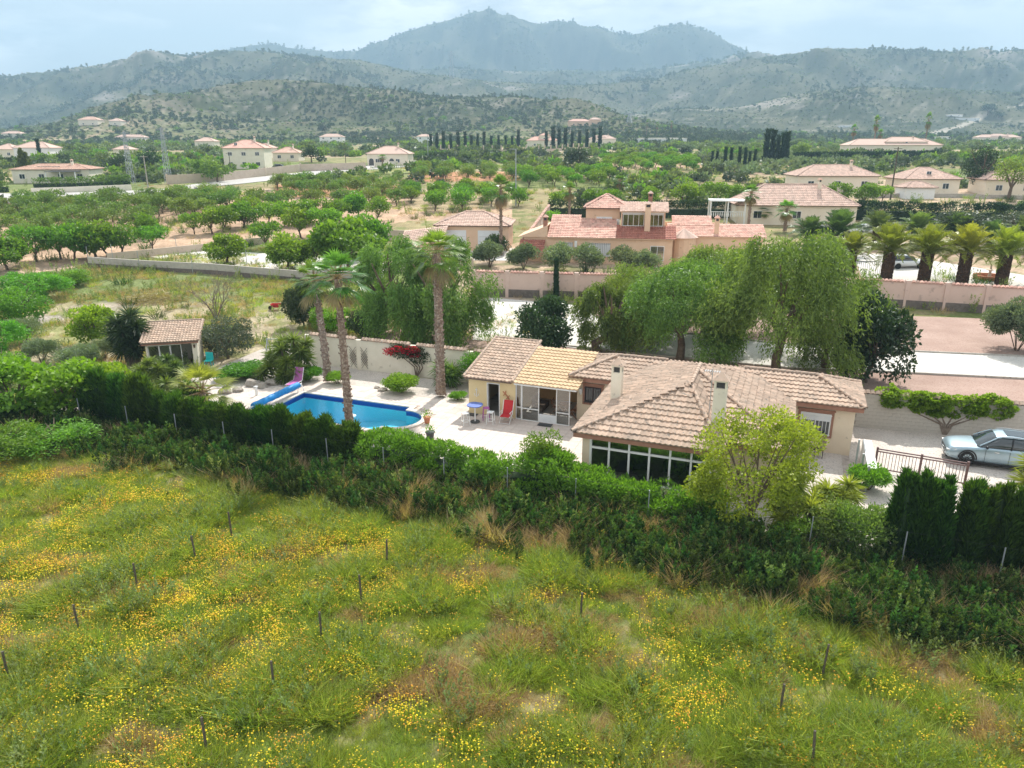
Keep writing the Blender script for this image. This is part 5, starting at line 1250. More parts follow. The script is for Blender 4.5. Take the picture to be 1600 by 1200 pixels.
def pepper(seed, h=9.5, r=5.2, n=2400, skirt=1.2, k=34):
    """weeping tree: long hanging sprays on a domed, lumpy crown"""
    g = gen(seed); per = 15
    u = g.random(k); az = np.arange(k)*2.4+g.normal(0, .4, k); zc = h*(.20+.68*u**.85); rc = r*.76*np.sqrt(np.clip(1-((zc/h-.38)/.62).clip(0, 1)**2, .05, 1))*(.35+.65*g.random(k)**.5)
    cc = np.stack([np.cos(az)*rc, np.sin(az)*rc, zc], 1); rad = r*.22*(.7+.8*g.random(k))
    i = g.integers(0, k, n); e = g.normal(size=(n, 3)); e /= np.linalg.norm(e, axis=1)[:, None]; e[:, 2] = e[:, 2]*.75+.1
    p = cc[i]+e*(rad[i]*(.5+.5*g.random(n)))[:, None]
    Ls = .7+2.2*g.random(n)*np.clip(1.2-.8*(p[:, 2]/h), .3, 1); Ls = np.minimum(Ls, np.maximum(p[:, 2]-skirt*g.random(n), .3))
    hv = (p-[0, 0, h*.6])*[1, 1, 0]; hv /= np.linalg.norm(hv, axis=1)[:, None]+1e-6
    s_ = g.random((n, per))
    q = p[:, None, :] + hv[:, None, :]*(s_*.4)[:, :, None] - np.stack([np.zeros_like(s_), np.zeros_like(s_), (s_**1.2)*Ls[:, None]], -1) + g.normal(0, .07, (n, per, 3))
    dd = hv[:, None, :]*.4 + g.normal(0, .5, (n, per, 3)) - [0, 0, .7]
    ti = np.clip(np.repeat((g.random(n)*.35+.2+.35*g.random(k)[i])[:, None], per, 1)+g.normal(0, .13, (n, per)), 0, 1)
    m = MB(); m.leaves(q.reshape(-1, 3), .20+.12*g.random(n*per), .06+.03*g.random(n*per), dd.reshape(-1, 3), ti.ravel(), g=g)
    t_ = limbs(g, h, .30, 6, r*.75, h*.85, base=.26, lean=.35)
    return [('trunk', t_.mesh('trunk', M['bark'])), ('crown', m.mesh('crown', M['lf_pepper']))]
def fan_palm(seed, h, rt=.24, rl=1.5, nf=34, lean=(0, 0), leaf='lf_palm', dry=12, skirt=False):
    g = gen(seed); tr = MB(); zz = np.linspace(-.3, h, 60); rr = rt*(1+.22*np.exp(-(zz+.3)*2.2))*(1-.28*zz/h)
    rr = rr*(1+.06*((np.arange(60) % 2)*2-1)); px_ = lean[0]*(zz/h)**1.5; py_ = lean[1]*(zz/h)**1.5
    tr.tube(np.stack([px_, py_, zz], 1), rr, 12)
    if h > 2.5:   # old leaf bases
        nb_ = int(h*26); z = g.random(nb_)*h*.97; a = g.random(nb_)*6.3; rb = rt*(1-.28*z/h)
        P = np.stack([np.cos(a)*rb+lean[0]*(z/h)**1.5, np.sin(a)*rb+lean[1]*(z/h)**1.5, z], 1); D_ = np.stack([np.cos(a)*.6, np.sin(a)*.6, np.ones(nb_)], 1)
        tr.leaves(P, .14, .13, D_, g.random(nb_), g=g)
    hub = np.array([lean[0], lean[1], h+.05]); fr = MB(); pt = MB(); dr = MB()
    for i in range(nf+dry):
        isdry = i >= nf; u = (i+.5)/nf if not isdry else 1
        el = math.radians(80-108*u+g.normal()*9) if not isdry else math.radians(-45-30*g.random()); az = i*2.39996+g.normal()*.15
        pl = (.85+.35*g.random())*rl*.55; dv = np.array([math.cos(az)*math.cos(el), math.sin(az)*math.cos(el), math.sin(el)])
        base_ = hub+dv*pl-[0, 0, .10*pl*pl]; (pt).tube([hub, hub+dv*pl*.5, base_], [.03, .022, .016], 4, cap=False)
        upv = np.array([0, 0, 1.]); sdv = np.cross(dv, upv); sdv /= np.linalg.norm(sdv)+1e-6; nv = np.cross(sdv, dv)
        ns = 20; ang = np.linspace(-1.35, 1.35, ns)+g.normal(0, .03, ns); Lf = rl*.62*(1-.22*np.abs(ang)/1.35)*(.85+.3*g.random(ns))*(.8 if isdry else 1)
        dirs = np.cos(ang)[:, None]*dv+np.sin(ang)[:, None]*sdv+nv*(.12*np.abs(ang))[:, None]
        t3 = np.array([0, .35, .7, 1.])
        P = base_+dirs[:, None, :]*(Lf[:, None]*t3)[:, :, None]; dp = (t3**2.2)[None, :]*Lf[:, None]*(.32 if not isdry else .5); P[:, :, 2] -= dp
        sd_ = np.cross(dirs, nv); (dr if isdry else fr).strips(P, np.array([[.012, .036, .020, .002]])*rl/1.5, sd_, np.clip(.65-.5*u+g.normal(0, .12, ns)+(.15 if u < .2 else 0), 0, 1))
    out_ = [('trunk', tr.mesh('trunk', M['palm_bark'])), ('fronds', fr.mesh('fronds', M[leaf])), ('leaf_stalks', pt.mesh('leaf_stalks', M['lf_dry']))]
    if dry: out_.append(('dead_fronds', dr.mesh('dead_fronds', M['lf_dry'])))
    return out_
def date_palm(seed, h=2.4, rl=3.2, nf=56, leaf='lf_date'):
    g = gen(seed); tr = MB(); zz = np.linspace(-.3, h, 20); tr.tube(np.stack([zz*0, zz*0, zz], 1), .38+.06*np.sin(zz*1.2), 14)
    nb_ = 420; z = np.linspace(0, h+.1, nb_); a = np.arange(nb_)*2.39996; P = np.stack([np.cos(a)*.38, np.sin(a)*.38, z], 1)
    tr.leaves(P, .22, .2, np.stack([np.cos(a), np.sin(a), a*0+.9], 1), g.random(nb_), g=g)
    m = MB(); hub = np.array([0, 0, h+.15])
    for i in range(nf):
        u = (i+.5)/nf; el = math.radians(87-80*u+g.normal()*6); az = i*2.39996; L_ = rl*(.8+.3*g.random())*(.85+.25*math.sin(u*2.8))
        dv = np.array([math.cos(az)*math.cos(el), math.sin(az)*math.cos(el), math.sin(el)]); ts = np.linspace(0, 1, 9)
        rc = hub+dv*(L_*ts)[:, None]; rc[:, 2] -= (ts**2.3)*L_*(.14+.34*u)
        m.tube(rc, np.linspace(.035, .008, 9), 3, .75, cap=False)
        nl = 30; t = np.linspace(.14, .98, nl); Pn = np.stack([np.interp(t, ts, rc[:, k]) for k in range(3)], 1); tan = np.gradient(Pn, axis=0); tan /= np.linalg.norm(tan, axis=1)[:, None]
        sd_ = np.cross(tan, [0, 0, 1.]); sd_ /= np.linalg.norm(sd_, axis=1)[:, None]+1e-6; up = np.cross(sd_, tan)
        ll = L_*.19*np.sin(np.clip(t*1.05+.08, 0, 1)*math.pi)**.5+.06
        for s_ in (-1, 1):
            dd = sd_*s_*.8+tan*.75+up*.35+g.normal(0, .08, (nl, 3)); P2 = np.stack([Pn, Pn+dd*ll[:, None]*.55, Pn+dd*ll[:, None]-[0, 0, .06]], 1)
            m.strips(P2, np.array([[.022, .032, .004]]), np.cross(dd, up)+up*.3, np.clip(.75-.55*u+g.normal(0, .1, nl), 0, 1))
    return [('trunk', tr.mesh('trunk', M['palm_boot'])), ('fronds', m.mesh('fronds', M[leaf]))]
def yucca_heads(seed, heads, leaf='lf_yucca', L_=.62, nb=75, skirt=False):
    g = gen(seed); st = MB(); m = MB(); nb = int(nb*1.5)
    heads = list(heads)+[(x*1.1+g.normal()*.2, y*1.1+g.normal()*.2, z*(.45+.3*g.random()), s_*.95) for x, y, z, s_ in heads]
    for (x, y, z, s_) in heads:
        st.tube([(x*.35, y*.35, -.1), (x*.7, y*.7, z*.5), (x, y, z)], [.09, .07, .06], 6)
        d = g.normal(size=(nb, 3)); d /= np.linalg.norm(d, axis=1)[:, None]; d[:, 2] = d[:, 2]*.75+.28; d /= np.linalg.norm(d, axis=1)[:, None]
        ll = L_*s_*(.8+.35*g.random(nb)); t3 = np.array([0, .5, 1.]); P = np.array([x, y, z])+d[:, None, :]*(ll[:, None]*t3)[:, :, None]; P[:, :, 2] -= (t3**2)[None, :]*ll[:, None]*.22
        m.strips(P, np.array([[.026, .034, .002]]), np.cross(d, g.normal(size=(nb, 3))), np.clip(.35+.5*d[:, 2]+g.normal(0, .12, nb), 0, 1))
    return [('stems', st.mesh('stems', M['bark_pale'])), ('leaves', m.mesh('leaves', M[leaf]))]
def conifer(seed, h, r, n, leaf='lf_cypress', L_=.2, W_=.05, tips=5, base=.0, power_=1.9):
    """columnar: upright sprays on a tapering, several-tipped column"""
    g = gen(seed); z = base+(h-base)*g.random(n)**.85; a = g.random(n)*2*math.pi; t = (z-base)/(h-base)
    ta = g.random(tips)*6.3; tr_ = r*(.25+.5*g.random(tips)); th_ = 1-.28*g.random(tips); k = g.integers(0, tips, n)
    tt_ = np.clip(t/th_[k], 0, 1); rad = r*.50*np.clip(1-tt_**power_, 0, 1)**.75*(.45+.55*g.random(n)**.5)*(1+.2*np.sin(a*5+z*4))
    x = np.cos(ta[k])*tr_[k]*(1-.35*t)+np.cos(a)*rad; y = np.sin(ta[k])*tr_[k]*(1-.35*t)+np.sin(a)*rad; z = np.minimum(z, base+(h-base)*th_[k])
    d = np.stack([np.cos(a)*.5, np.sin(a)*.5, 1.1+a*0], 1)+g.normal(0, .22, (n, 3))
    m = MB(); m.leaves(np.stack([x, y, z], 1), L_*(.7+.7*g.random(n))*(1+.5*t), W_, d, np.clip(.10+.95*t**1.5*g.random(n)+g.normal(0, .12, n), 0, 1), g=g)  # tint pales towards the tips: backlit, sunlit tops put into the leaf colour
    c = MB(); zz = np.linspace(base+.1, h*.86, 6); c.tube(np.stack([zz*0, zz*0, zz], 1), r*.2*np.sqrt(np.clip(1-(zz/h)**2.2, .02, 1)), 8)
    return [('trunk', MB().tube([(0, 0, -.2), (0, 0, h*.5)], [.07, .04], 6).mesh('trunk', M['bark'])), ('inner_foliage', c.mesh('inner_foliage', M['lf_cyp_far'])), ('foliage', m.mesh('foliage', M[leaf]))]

# ---- near the pool
P2 = (-21.1, 30.9)
def gl(a, b, z=0.0): x, y = LW(a, b); return (x, y, z)
spawn(fan_palm(11, 6.7, .25, 1.6, 24, (-.35, 0), dry=5), 'fan_palm', 'shorter tall fan palm at the far left corner of the pool', 'palm tree', gl(-27.9, 38.8, .05))
spawn(fan_palm(12, 8.6, .23, 1.6, 26, (-.1, .1), dry=4), 'fan_palm', 'tall fan palm in front of the pool with its trunk crossing the water', 'palm tree', gl(*P2, .05))
spawn(fan_palm(13, 8.9, .30, 1.7, 26, (0, 0), dry=7), 'fan_palm', 'tallest fan palm, thick trunk right of the pool beside the shed', 'palm tree', gl(-19.75, 39.05, .05))
spawn(fan_palm(14, 1.5, .2, 1.9, 26, (0, 0), 'lf_yucca_y', 8), 'fan_palm', 'small yellowish fan palm at the left edge of the terrace', 'palm tree', (*on(322, 652)[:2], 0))
BUSH = shrub(21, 1.0, 1.2, 7000, .12, .06, 'lf_oleander', 30, .36)
BUSH2 = shrub(22, 1.0, 1.1, 5500, .12, .06, 'lf_oleander', 26, .38)
for px, py, r_, hh, lb in ((626, 616, 1.15, 1.2, 'round clipped green bush between the two right palms'), (527, 603, .85, .95, 'small clipped bush right of the shorter palm'), (481, 597, .95, 1.0, 'low clipped bush behind the pink lounger'),
                           (715, 628, .62, .6, 'small round bush beside the shed corner'), (384, 592, 1.6, 1.0, 'wide low clipped bush left of the pool'), (355, 598, 1.0, .8, 'low clipped bush at the left end of the garden bed'), (1361, 770, .95, 1.2, 'round green bush at the left end of the iron gate')):
    x, y, _ = at(px, py, 0); spawn(BUSH if r_ > .9 else BUSH2, 'bush', lb, 'bush', (x, y+.3, 0), rnd.random()*6, (r_, r_, hh/1.2), 'clipped bushes')
spawn(yucca_heads(31, [(-.9, 0, 1.7, 1.1), (-.3, .4, 2.5, 1.1), (.5, .2, 2.7, 1.15), (1.0, -.1, 2.0, 1), (.2, -.7, 1.5, 1.1), (-1.1, -.5, 1.0, 1), (.8, -.8, 1.1, 1), (-.2, -.3, 2.2, 1.1), (1.2, .5, 2.4, 1), (0, -.9, .7, 1), (-.6, .6, 2.1, 1)], L_=.85, nb=85), 'yucca', 'large many-headed yucca behind the left end of the pool', 'yucca', gl(-30.9, 38.6, 0))
spawn(yucca_heads(32, [(-.3, 0, 1.3, 1), (.4, .1, 1.1, 1), (0, -.3, .8, 1)], L_=.95), 'yucca', 'yucca against the cream wall behind the tallest palm', 'yucca', (*at(697, 604, 0)[:2], 0))
spawn(leafy(33, 2.3, 1.7, .9, .2, 2.3, 3200, .17, .06, 'lf_oleander', k=14, nl=4, trunk=.05), 'oleander', 'green oleander against the wall left of the shed', 'shrub', (*at(738, 603, 0)[:2], 0), -.3)
bg_ = MB(); g = gen(41); A = wab((-31.6, 41.9), (-10.9, 42.75)); wd = Vector((A[1][0]-A[0][0], A[1][1]-A[0][1])).normalized()
p, d, ti = clump_pts(g, 2600, (0, 0, 1.6), (1.5, .35, .75), 16, .45); bg_.leaves(p, .13, .07, d, np.clip(ti, 0, 1), g=g)
br_ = MB(); p, d, ti = clump_pts(g, 900, (-.35, -.15, 1.75), (1.35, .38, .5), 10, .4); br_.leaves(p, .10, .09, d, np.clip(ti, 0, 1), g=g)
st_ = MB(); [st_.tube([(.5, -.1, 0), (.4+i*.2, -.1, .8), (-.8+i*.5, 0, 1.6)], [.05, .04, .02], 5) for i in range(4)]
x, y, _ = at(640, 592, 0)
spawn([('stems', st_.mesh('stems', M['bark'])), ('foliage', bg_.mesh('foliage', M['lf_dark'])), ('blossom', br_.mesh('blossom', M['lf_red']))], 'bougainvillea', 'red flowering bougainvillea climbing the cream garden wall', 'climbing plant', (x, y+.35, 0), math.atan2(wd.y, wd.x))
# rockery
for i, (px, py, s_) in enumerate(((395, 603, .5), (410, 606, .4), (372, 612, .35), (425, 601, .45), (352, 615, .4), (598, 612, .3), (590, 608, .22))):
    m = MB(); m.blob((0, 0, s_*.3), (s_, s_*.8, s_*.6), 8, 5, .22, seed=i); o = m.build('rock', M['rock']); o.location = (*at(px, py, 0)[:2], 0.02)
    tag(o, 'pale rough garden rock lying in the gravel bed by the pool', 'rock', 'rocks in the gravel bed by the pool')

# ---- hedges on the front boundary
def hedge(name, label, pts, hfn, wd_, leaf, per, L_, W_, up=.6, cat='hedge', core=True, parts=('foliage',), dens=None):
    """pts: centre line in world coordinates"""
    g = gen(hash(label) % 9999 if False else len(label)*7+len(pts)); o = thing(name, label, cat, (*pts[0], Tz(*pts[0]) if name != 'x' else 0))
    P = np.array(pts); seg = np.linalg.norm(np.diff(P, axis=0), axis=1); cum = np.concatenate([[0], np.cumsum(seg)]); Lt = cum[-1]; n = int(per*Lt)
    nk = int(Lt*14); ks = g.random(nk)*Lt; kh = hfn(ks); an_ = g.random(nk)*math.pi; kl = np.clip(np.cos(an_)*1.2, -1, 1)*wd_*.78; kz = np.clip(np.sin(an_)*1.2, 0, 1)*kh*.84; kz = np.where(np.abs(kl) > wd_*.6, g.random(nk)*kh*.85, kz)
    kr = .26+.22*g.random(nk); kt = g.random(nk); i = g.integers(0, nk, n); e = g.normal(size=(n, 3)); e /= np.linalg.norm(e, axis=1)[:, None]
    rr_ = kr[i]*(.5+.5*g.random(n)**.5); s_ = np.clip(ks[i]+e[:, 0]*rr_, 0, Lt); lat = kl[i]+e[:, 1]*rr_; z = np.maximum(kz[i]+e[:, 2]*rr_, .04); hh = kh[i]
    cx = np.interp(s_, cum, P[:, 0]); cy = np.interp(s_, cum, P[:, 1]); q_ = np.clip(np.searchsorted(cum, s_)-1, 0, len(seg)-1); dr = np.diff(P, axis=0)/seg[:, None]; dx, dy = dr[q_, 0], dr[q_, 1]
    o_ = np.array(o.location); Z0 = T(cx, cy)
    Q = np.stack([cx-dy*lat-o_[0], cy+dx*lat-o_[1], Z0+z-o_[2]], 1); D_ = np.stack([-dy*e[:, 1]+dx*e[:, 0], dx*e[:, 1]+dy*e[:, 0], e[:, 2]+up], 1)+g.normal(0, .45, (n, 3))
    m = MB(); m.leaves(Q, L_*(.7+.6*g.random(n)), W_, D_, np.clip(.15+.5*g.random(n)+.3*kt[i], 0, 1), g=g)
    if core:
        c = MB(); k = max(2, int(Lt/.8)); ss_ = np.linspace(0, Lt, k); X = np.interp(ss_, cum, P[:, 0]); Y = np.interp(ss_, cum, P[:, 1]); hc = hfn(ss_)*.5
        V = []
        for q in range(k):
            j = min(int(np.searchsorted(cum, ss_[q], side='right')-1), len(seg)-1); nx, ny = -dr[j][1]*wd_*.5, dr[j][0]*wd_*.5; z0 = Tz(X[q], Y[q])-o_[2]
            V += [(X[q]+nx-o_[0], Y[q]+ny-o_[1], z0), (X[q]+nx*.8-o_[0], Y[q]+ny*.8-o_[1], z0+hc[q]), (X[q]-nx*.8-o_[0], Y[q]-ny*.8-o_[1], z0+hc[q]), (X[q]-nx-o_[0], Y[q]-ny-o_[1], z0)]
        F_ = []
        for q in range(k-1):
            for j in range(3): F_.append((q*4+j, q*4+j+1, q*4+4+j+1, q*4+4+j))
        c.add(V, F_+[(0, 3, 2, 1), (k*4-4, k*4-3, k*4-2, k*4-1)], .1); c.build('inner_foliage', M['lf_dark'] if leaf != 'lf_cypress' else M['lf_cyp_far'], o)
    m.build('foliage', M[leaf], o); return o
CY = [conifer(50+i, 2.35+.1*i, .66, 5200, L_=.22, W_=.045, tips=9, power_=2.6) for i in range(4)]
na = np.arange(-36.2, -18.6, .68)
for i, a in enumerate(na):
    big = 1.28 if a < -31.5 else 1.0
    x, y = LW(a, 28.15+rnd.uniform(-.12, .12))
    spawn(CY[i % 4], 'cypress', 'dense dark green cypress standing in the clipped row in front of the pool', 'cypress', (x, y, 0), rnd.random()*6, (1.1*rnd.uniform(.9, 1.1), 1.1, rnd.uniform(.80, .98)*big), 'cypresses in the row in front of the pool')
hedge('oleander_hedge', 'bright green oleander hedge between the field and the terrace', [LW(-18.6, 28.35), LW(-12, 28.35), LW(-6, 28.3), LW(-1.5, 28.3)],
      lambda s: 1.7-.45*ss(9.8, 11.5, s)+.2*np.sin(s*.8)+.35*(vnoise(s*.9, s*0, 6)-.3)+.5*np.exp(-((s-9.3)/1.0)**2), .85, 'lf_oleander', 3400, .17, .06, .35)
spawn(leafy(61, 3.0, 1.0, .9, .5, 3.0, 3600, .17, .05, 'lf_oleander', k=10, nl=5, trunk=.05), 'oleander', 'taller oleander rising from the hedge left of the sunroom', 'shrub', gl(-9.6, 28.9))
hedge('cypress_stub', 'grey green loose shrubs under the fence right of the leafy tree', [LW(2.6, 28.2), LW(4.6, 28.2)], lambda s: 1.6+.3*np.sin(s*2), .9, 'lf_almond', 2400, .15, .06, core=False).name = 'shrubs'
CR = [conifer(70+i, 3.7, .78, 8000, L_=.22, W_=.05, tips=5, power_=1.5) for i in range(3)]
for i, (px, pt) in enumerate(((1402, 762), (1432, 768), (1462, 752), (1490, 762), (1516, 745), (1543, 748), (1568, 752), (1596, 745), (1630, 750), (1665, 760))):
    x, y, _ = at(px, 884+(px-1402)*.12, 0); spawn(CR[i % 3], 'tall_cypress', 'dark pointed cypress number %d counted from the gate side of the right-hand row' % (i+1) if i < 0 else ['dark pointed cypress at the left end of the right-hand row', 'dark cypress second in the right-hand row', 'dark cypress third in the row, by the iron gate', 'dark cypress fourth in the row, below the gate end', 'tall dark cypress in front of the gate pot', 'tall dark cypress sixth in the row in front of the car', 'dark cypress seventh in the row in front of the car wheel', 'dark cypress eighth in the row at the right frame edge', 'dark cypress just outside the right frame edge', 'outermost dark cypress at the right'][i], 'cypress', (x, y+.15, 0), i*1.7, (1, 1, rnd.uniform(.92, 1.08)), 'cypress row at the right')

# ---- leafy tree by the house corner, yuccas
spawn([*leafy(81, 5.6, 2.9, 2.5, 1.0, 5.6, 15000, .14, .07, 'lf_locust', k=48, cr=.22, trunk=.10, nl=9, base=.2, low=-.9, shell=.62)], 'locust_tree', 'airy yellow green tree in front of the right end of the sunroom', 'tree', (*at(1165, 842, -.2)[:2], -.2))
spawn(yucca_heads(82, [(-1.0, .2, 1.6, 1), (-.3, .5, 2.0, 1.1), (.5, .2, 1.4, 1.1), (1.1, .4, 1.7, 1), (.1, -.4, 1.3, 1.1), (1.5, .1, 1.5, 1), (-.7, -.3, 1.3, 1), (.9, -.5, 1.1, 1.1), (1.9, .4, 1.9, .9)], 'lf_yucca_y', .75, 90), 'yucca', 'yellow green many-headed yucca beside the leafy tree at the house corner', 'yucca', (*at(1250, 832, 0)[:2], 0))
for px, py, sc, w_, lb in ((1300, 862, .75, .8, 'loose green shrub right of the yellow green yucca'), (1345, 872, .8, .75, 'loose green shrub beside the left end of the right-hand cypress row'), (1235, 868, .55, .8, 'low dark shrub under the yellow green yucca'), (1130, 850, .5, .8, 'low green shrub under the leafy tree')):
    x, y, _ = at(px, py, -.3); spawn(leafy(int(px), 3, 1.7, 1.4, .1, 3.0, 3600, .16, .06, 'lf_almond' if 'dark' not in lb else 'lf_oleander', k=18, cr=.36, trunk=.04, low=-.9), 'shrub', lb, 'shrub', (x, y, -.3), 0, (w_, w_, sc))
spawn(yucca_heads(83, [(-.2, 0, 2.2, 1.1), (.5, .2, 1.8, 1), (.1, -.4, 1.4, 1)], 'lf_yucca_y', .9, 90), 'yucca', 'yellow green yucca at the right frame edge in front of the car', 'yucca', (*at(1612, 800, 0)[:2], 0))
spawn(yucca_heads(84, [(0, 0, .5, .9), (.2, .1, .9, .9), (-.2, .1, .8, .9)], 'lf_yucca', .6, 60), 'yucca', 'small yucca at the foot of the block wall left of the vine', 'yucca', (*at(1372, 661, 0)[:2], 0))
v_ = MB(); g = gen(85)
for cx_, cz, rx_, n_ in ((-2.0, 1.9, 1.2, 1900), (-.6, 1.75, 1.1, 1900), (.4, 1.75, .9, 1500), (2.2, 1.85, 1.0, 1500), (1.3, 1.8, .6, 500), (-3.0, 2.05, .5, 500)):
    p, d, ti = clump_pts(g, int(n_*1.3), (cx_, -.15, cz-.05), (rx_*1.2, .5, .62), 26, .24, .6, -1); v_.leaves(p, .16, .12, d+[0, -.3, .2], np.clip(ti, 0, 1), g=g)
vs = MB(); [vs.tube([(.1, -.15, -.1), (.1+.12*i-.3, -.18, .6), (-2.6+1.05*i, -.12, 1.6+.1*(i % 2))], [.09, .05, .015], 5) for i in range(6)]
x, y, _ = at(1470, 676, 0); spawn([('stems', vs.mesh('stems', M['bark_pale'])), ('foliage', v_.mesh('foliage', M['lf_vine']))], 'vine', 'bright green vine spreading along the top of the block wall', 'climbing plant', (x-.05, y-.15, 0), ang)

# ---- left side of the garden
FIG = leafy(91, 3.0, 2.3, 2.1, .5, 3.1, 4200, .22, .17, 'lf_fig', k=24, cr=.3, trunk=.1, base=.2, low=-.9)
OLV = shrub(92, 1.3, 2.0, 7000, .14, .045, 'lf_olive', 16, .45)
DRK = leafy(93, 3.4, 2.2, 2.0, .0, 3.4, 7500, .18, .08, 'lf_oleander', k=22, cr=.36, trunk=.12, low=-.9, base=.2)
GRY = leafy(94, 3.2, 2.2, 2.0, .0, 3.2, 9500, .15, .06, 'lf_grey', k=20, cr=.4, trunk=.1, low=-.9, base=.2)
DK2 = leafy(95, 3.4, 2.0, 2.0, .1, 3.4, 9000, .19, .11, 'lf_dark', k=20, cr=.4, trunk=.1, low=-.9, base=.2)
def veg(pr, px, py, sc, name, lb, cat='tree', wide=None, grp=None):
    x, y, z = on(px, py); w_ = sc if wide is None else wide
    return spawn(pr, name, lb, cat, (x, y, z-.05), rnd.random()*6, (w_, w_, sc), grp)
for px, py, sc, w_, lb in ((30, 655, 1.15, 1.2, 'bright green fig tree at the left frame edge above the dark bank'), (115, 655, 1.1, 1.25, 'bright green fig tree second from the left edge'), (170, 640, .95, .95, 'bright green fig tree beside the yuccas left of the hedge'), (150, 540, 1.0, .9, 'yellow green fig tree left of the drooping dark yucca')):
    veg(FIG, px, py, sc, 'fig_tree', lb, 'tree', w_)
for px, py, sc, w_, lb in ((66, 568, .95, 1.05, 'silvery olive shrub behind the leftmost fig trees'), (125, 580, .95, 1.1, 'silvery olive shrub in front of the yellow green fig'), (40, 535, 1, 1, 'silvery shrub below the dark carob at the left edge'), (165, 560, .8, .7, 'small silvery shrub left of the summer house')):
    veg(OLV, px, py, sc, 'olive_shrub', lb, 'shrub', w_)
for px, py, sc, w_, lb in ((25, 508, 1.1, 1.3, 'dense dark green tree at the left edge above the silvery shrubs'), (70, 470, .9, 1.4, 'spreading green bush left of the brush pile'), (35, 462, .8, 1.2, 'dark green bush at the left frame edge below the orchard'), (95, 448, .6, 1.3, 'low dark green bush by the corner of the grey wall'), (5, 560, 1, 1, 'green tree cut by the left frame edge behind the fig'), (0, 600, .8, 1, 'low green bush at the left frame edge')):
    veg(DRK, px, py, sc, 'green_tree', lb, 'tree', w_)
veg(GRY, 357, 560, 1.05, 'shrub', 'big grey green shrub right of the summer house', 'shrub', 1.05)
veg(DRK, 10, 722, .6, 'shrub', 'tangled green shrub on the bank at the left frame edge', 'shrub', 1.0); veg(DRK, 80, 707, .5, 'shrub', 'tangled green shrub on the shaded bank left of the cypress row', 'shrub', 1.1)
spawn(yucca_heads(96, [(-.5, 0, 3.1, 1.2), (.2, .3, 3.5, 1.3), (.7, 0, 2.9, 1.2), (-.1, -.4, 2.6, 1.2), (.9, .2, 2.3, 1.1), (-.8, .2, 2.4, 1.1), (.3, -.3, 2.0, 1.1)], 'lf_dark', 1.0, 110), 'yucca', 'tall drooping dark yucca left of the summer house roof', 'yucca', on(207, 572))
for px, py, s_, lb in ((235, 600, 1.0, 'yucca in front of the summer house, left of its open door'), (262, 592, .95, 'yucca directly below the summer house sliding doors'), (222, 640, 1.1, 'yucca behind the left end of the cypress row'), (262, 640, 1.1, 'large spiky yucca in the middle of the yucca group'), (298, 640, 1.0, 'yucca right of the yucca group beside the small fan palm')):
    spawn(yucca_heads(int(px), [(-.6, 0, .9, 1), (0, .3, 1.4, 1), (.6, .1, 1.0, 1), (.1, -.5, .6, 1), (-.3, -.4, 1.1, 1)], 'lf_yucca', .75, 80), 'yucca', lb, 'yucca', (*at(px, py, 0)[:2], 0), 0, s_, 'yuccas by the summer house')

# ---- behind the back wall
PP = [pepper(101, 10.2, 6.0, 3000, 2.0, 40), pepper(102, 9, 5.4, 2600, 1.2, 36), pepper(103, 9, 4.0, 2300, .2, 30)]
for px, py, k_, sc, w_, lb in ((1212, 590, 0, 1.03, 1.02, 'large weeping pepper tree with visible trunk behind the house roof'), (1062, 562, 1, .84, .95, 'weeping pepper tree behind the roof ridge, left of the largest one'), (1100, 520, 1, .82, .85, 'tall pepper tree standing behind the gap of the two largest'), (1150, 520, 0, .74, .7, 'pepper tree filling in behind the two large ones'), (985, 545, 1, .66, .62, 'small weeping tree left of the middle pepper tree'), (1010, 535, 1, .72, .8, 'broad weeping tree behind the small one left of the middle pepper tree'),
                               (630, 533, 2, .98, .95, 'weeping pepper tree behind the tallest palm, left half of the pair'), (705, 538, 2, .98, .95, 'weeping pepper tree behind the tallest palm, right half of the pair'), (1290, 575, 1, .80, .8, 'pepper tree overhanging the dark tree at its right')):
    x, y, z = on(px, py); spawn(PP[k_], 'pepper_tree', lb, 'tree', (x, y, z), px, (w_, w_, sc))
veg(pepper(104, 6.4, 1.9, 900, .8, 16), 935, 552, 1.0, 'weeping_tree', 'slim grey green weeping tree between the dark round tree and the pepper trees')
veg(DK2, 853, 552, 1.30, 'dark_tree', 'dark round tree on a pale trunk behind the shed', 'tree', 1.1)
veg(DK2, 1352, 598, 1.75, 'dark_tree', 'big dark tree between the house roof and the vine wall', 'tree', 1.3)
veg(DK2, 475, 510, 1.15, 'dark_shrub', 'dark column-like shrub behind the shorter palm crown', 'shrub', .75)
for px, py, pr, sc, w_, lb in ((535, 522, FIG, .75, .75, 'small bright tree behind the cream wall between the palms'), (575, 528, DK2, .8, .7, 'low dark shrub behind the cream wall under the pepper tree'), (515, 515, DRK, .7, .7, 'green shrub behind the cream wall left of the tall palm')):
    veg(pr, px, py, sc, 'shrub', lb, 'shrub', w_)
veg(shrub(98, 1.7, 2.4, 16000, .15, .06, 'lf_olive', 34, .38), 1588, 548, 1.7, 'olive_bush', 'big round silvery olive bush at the right frame edge by the road', 'shrub', 1.42)
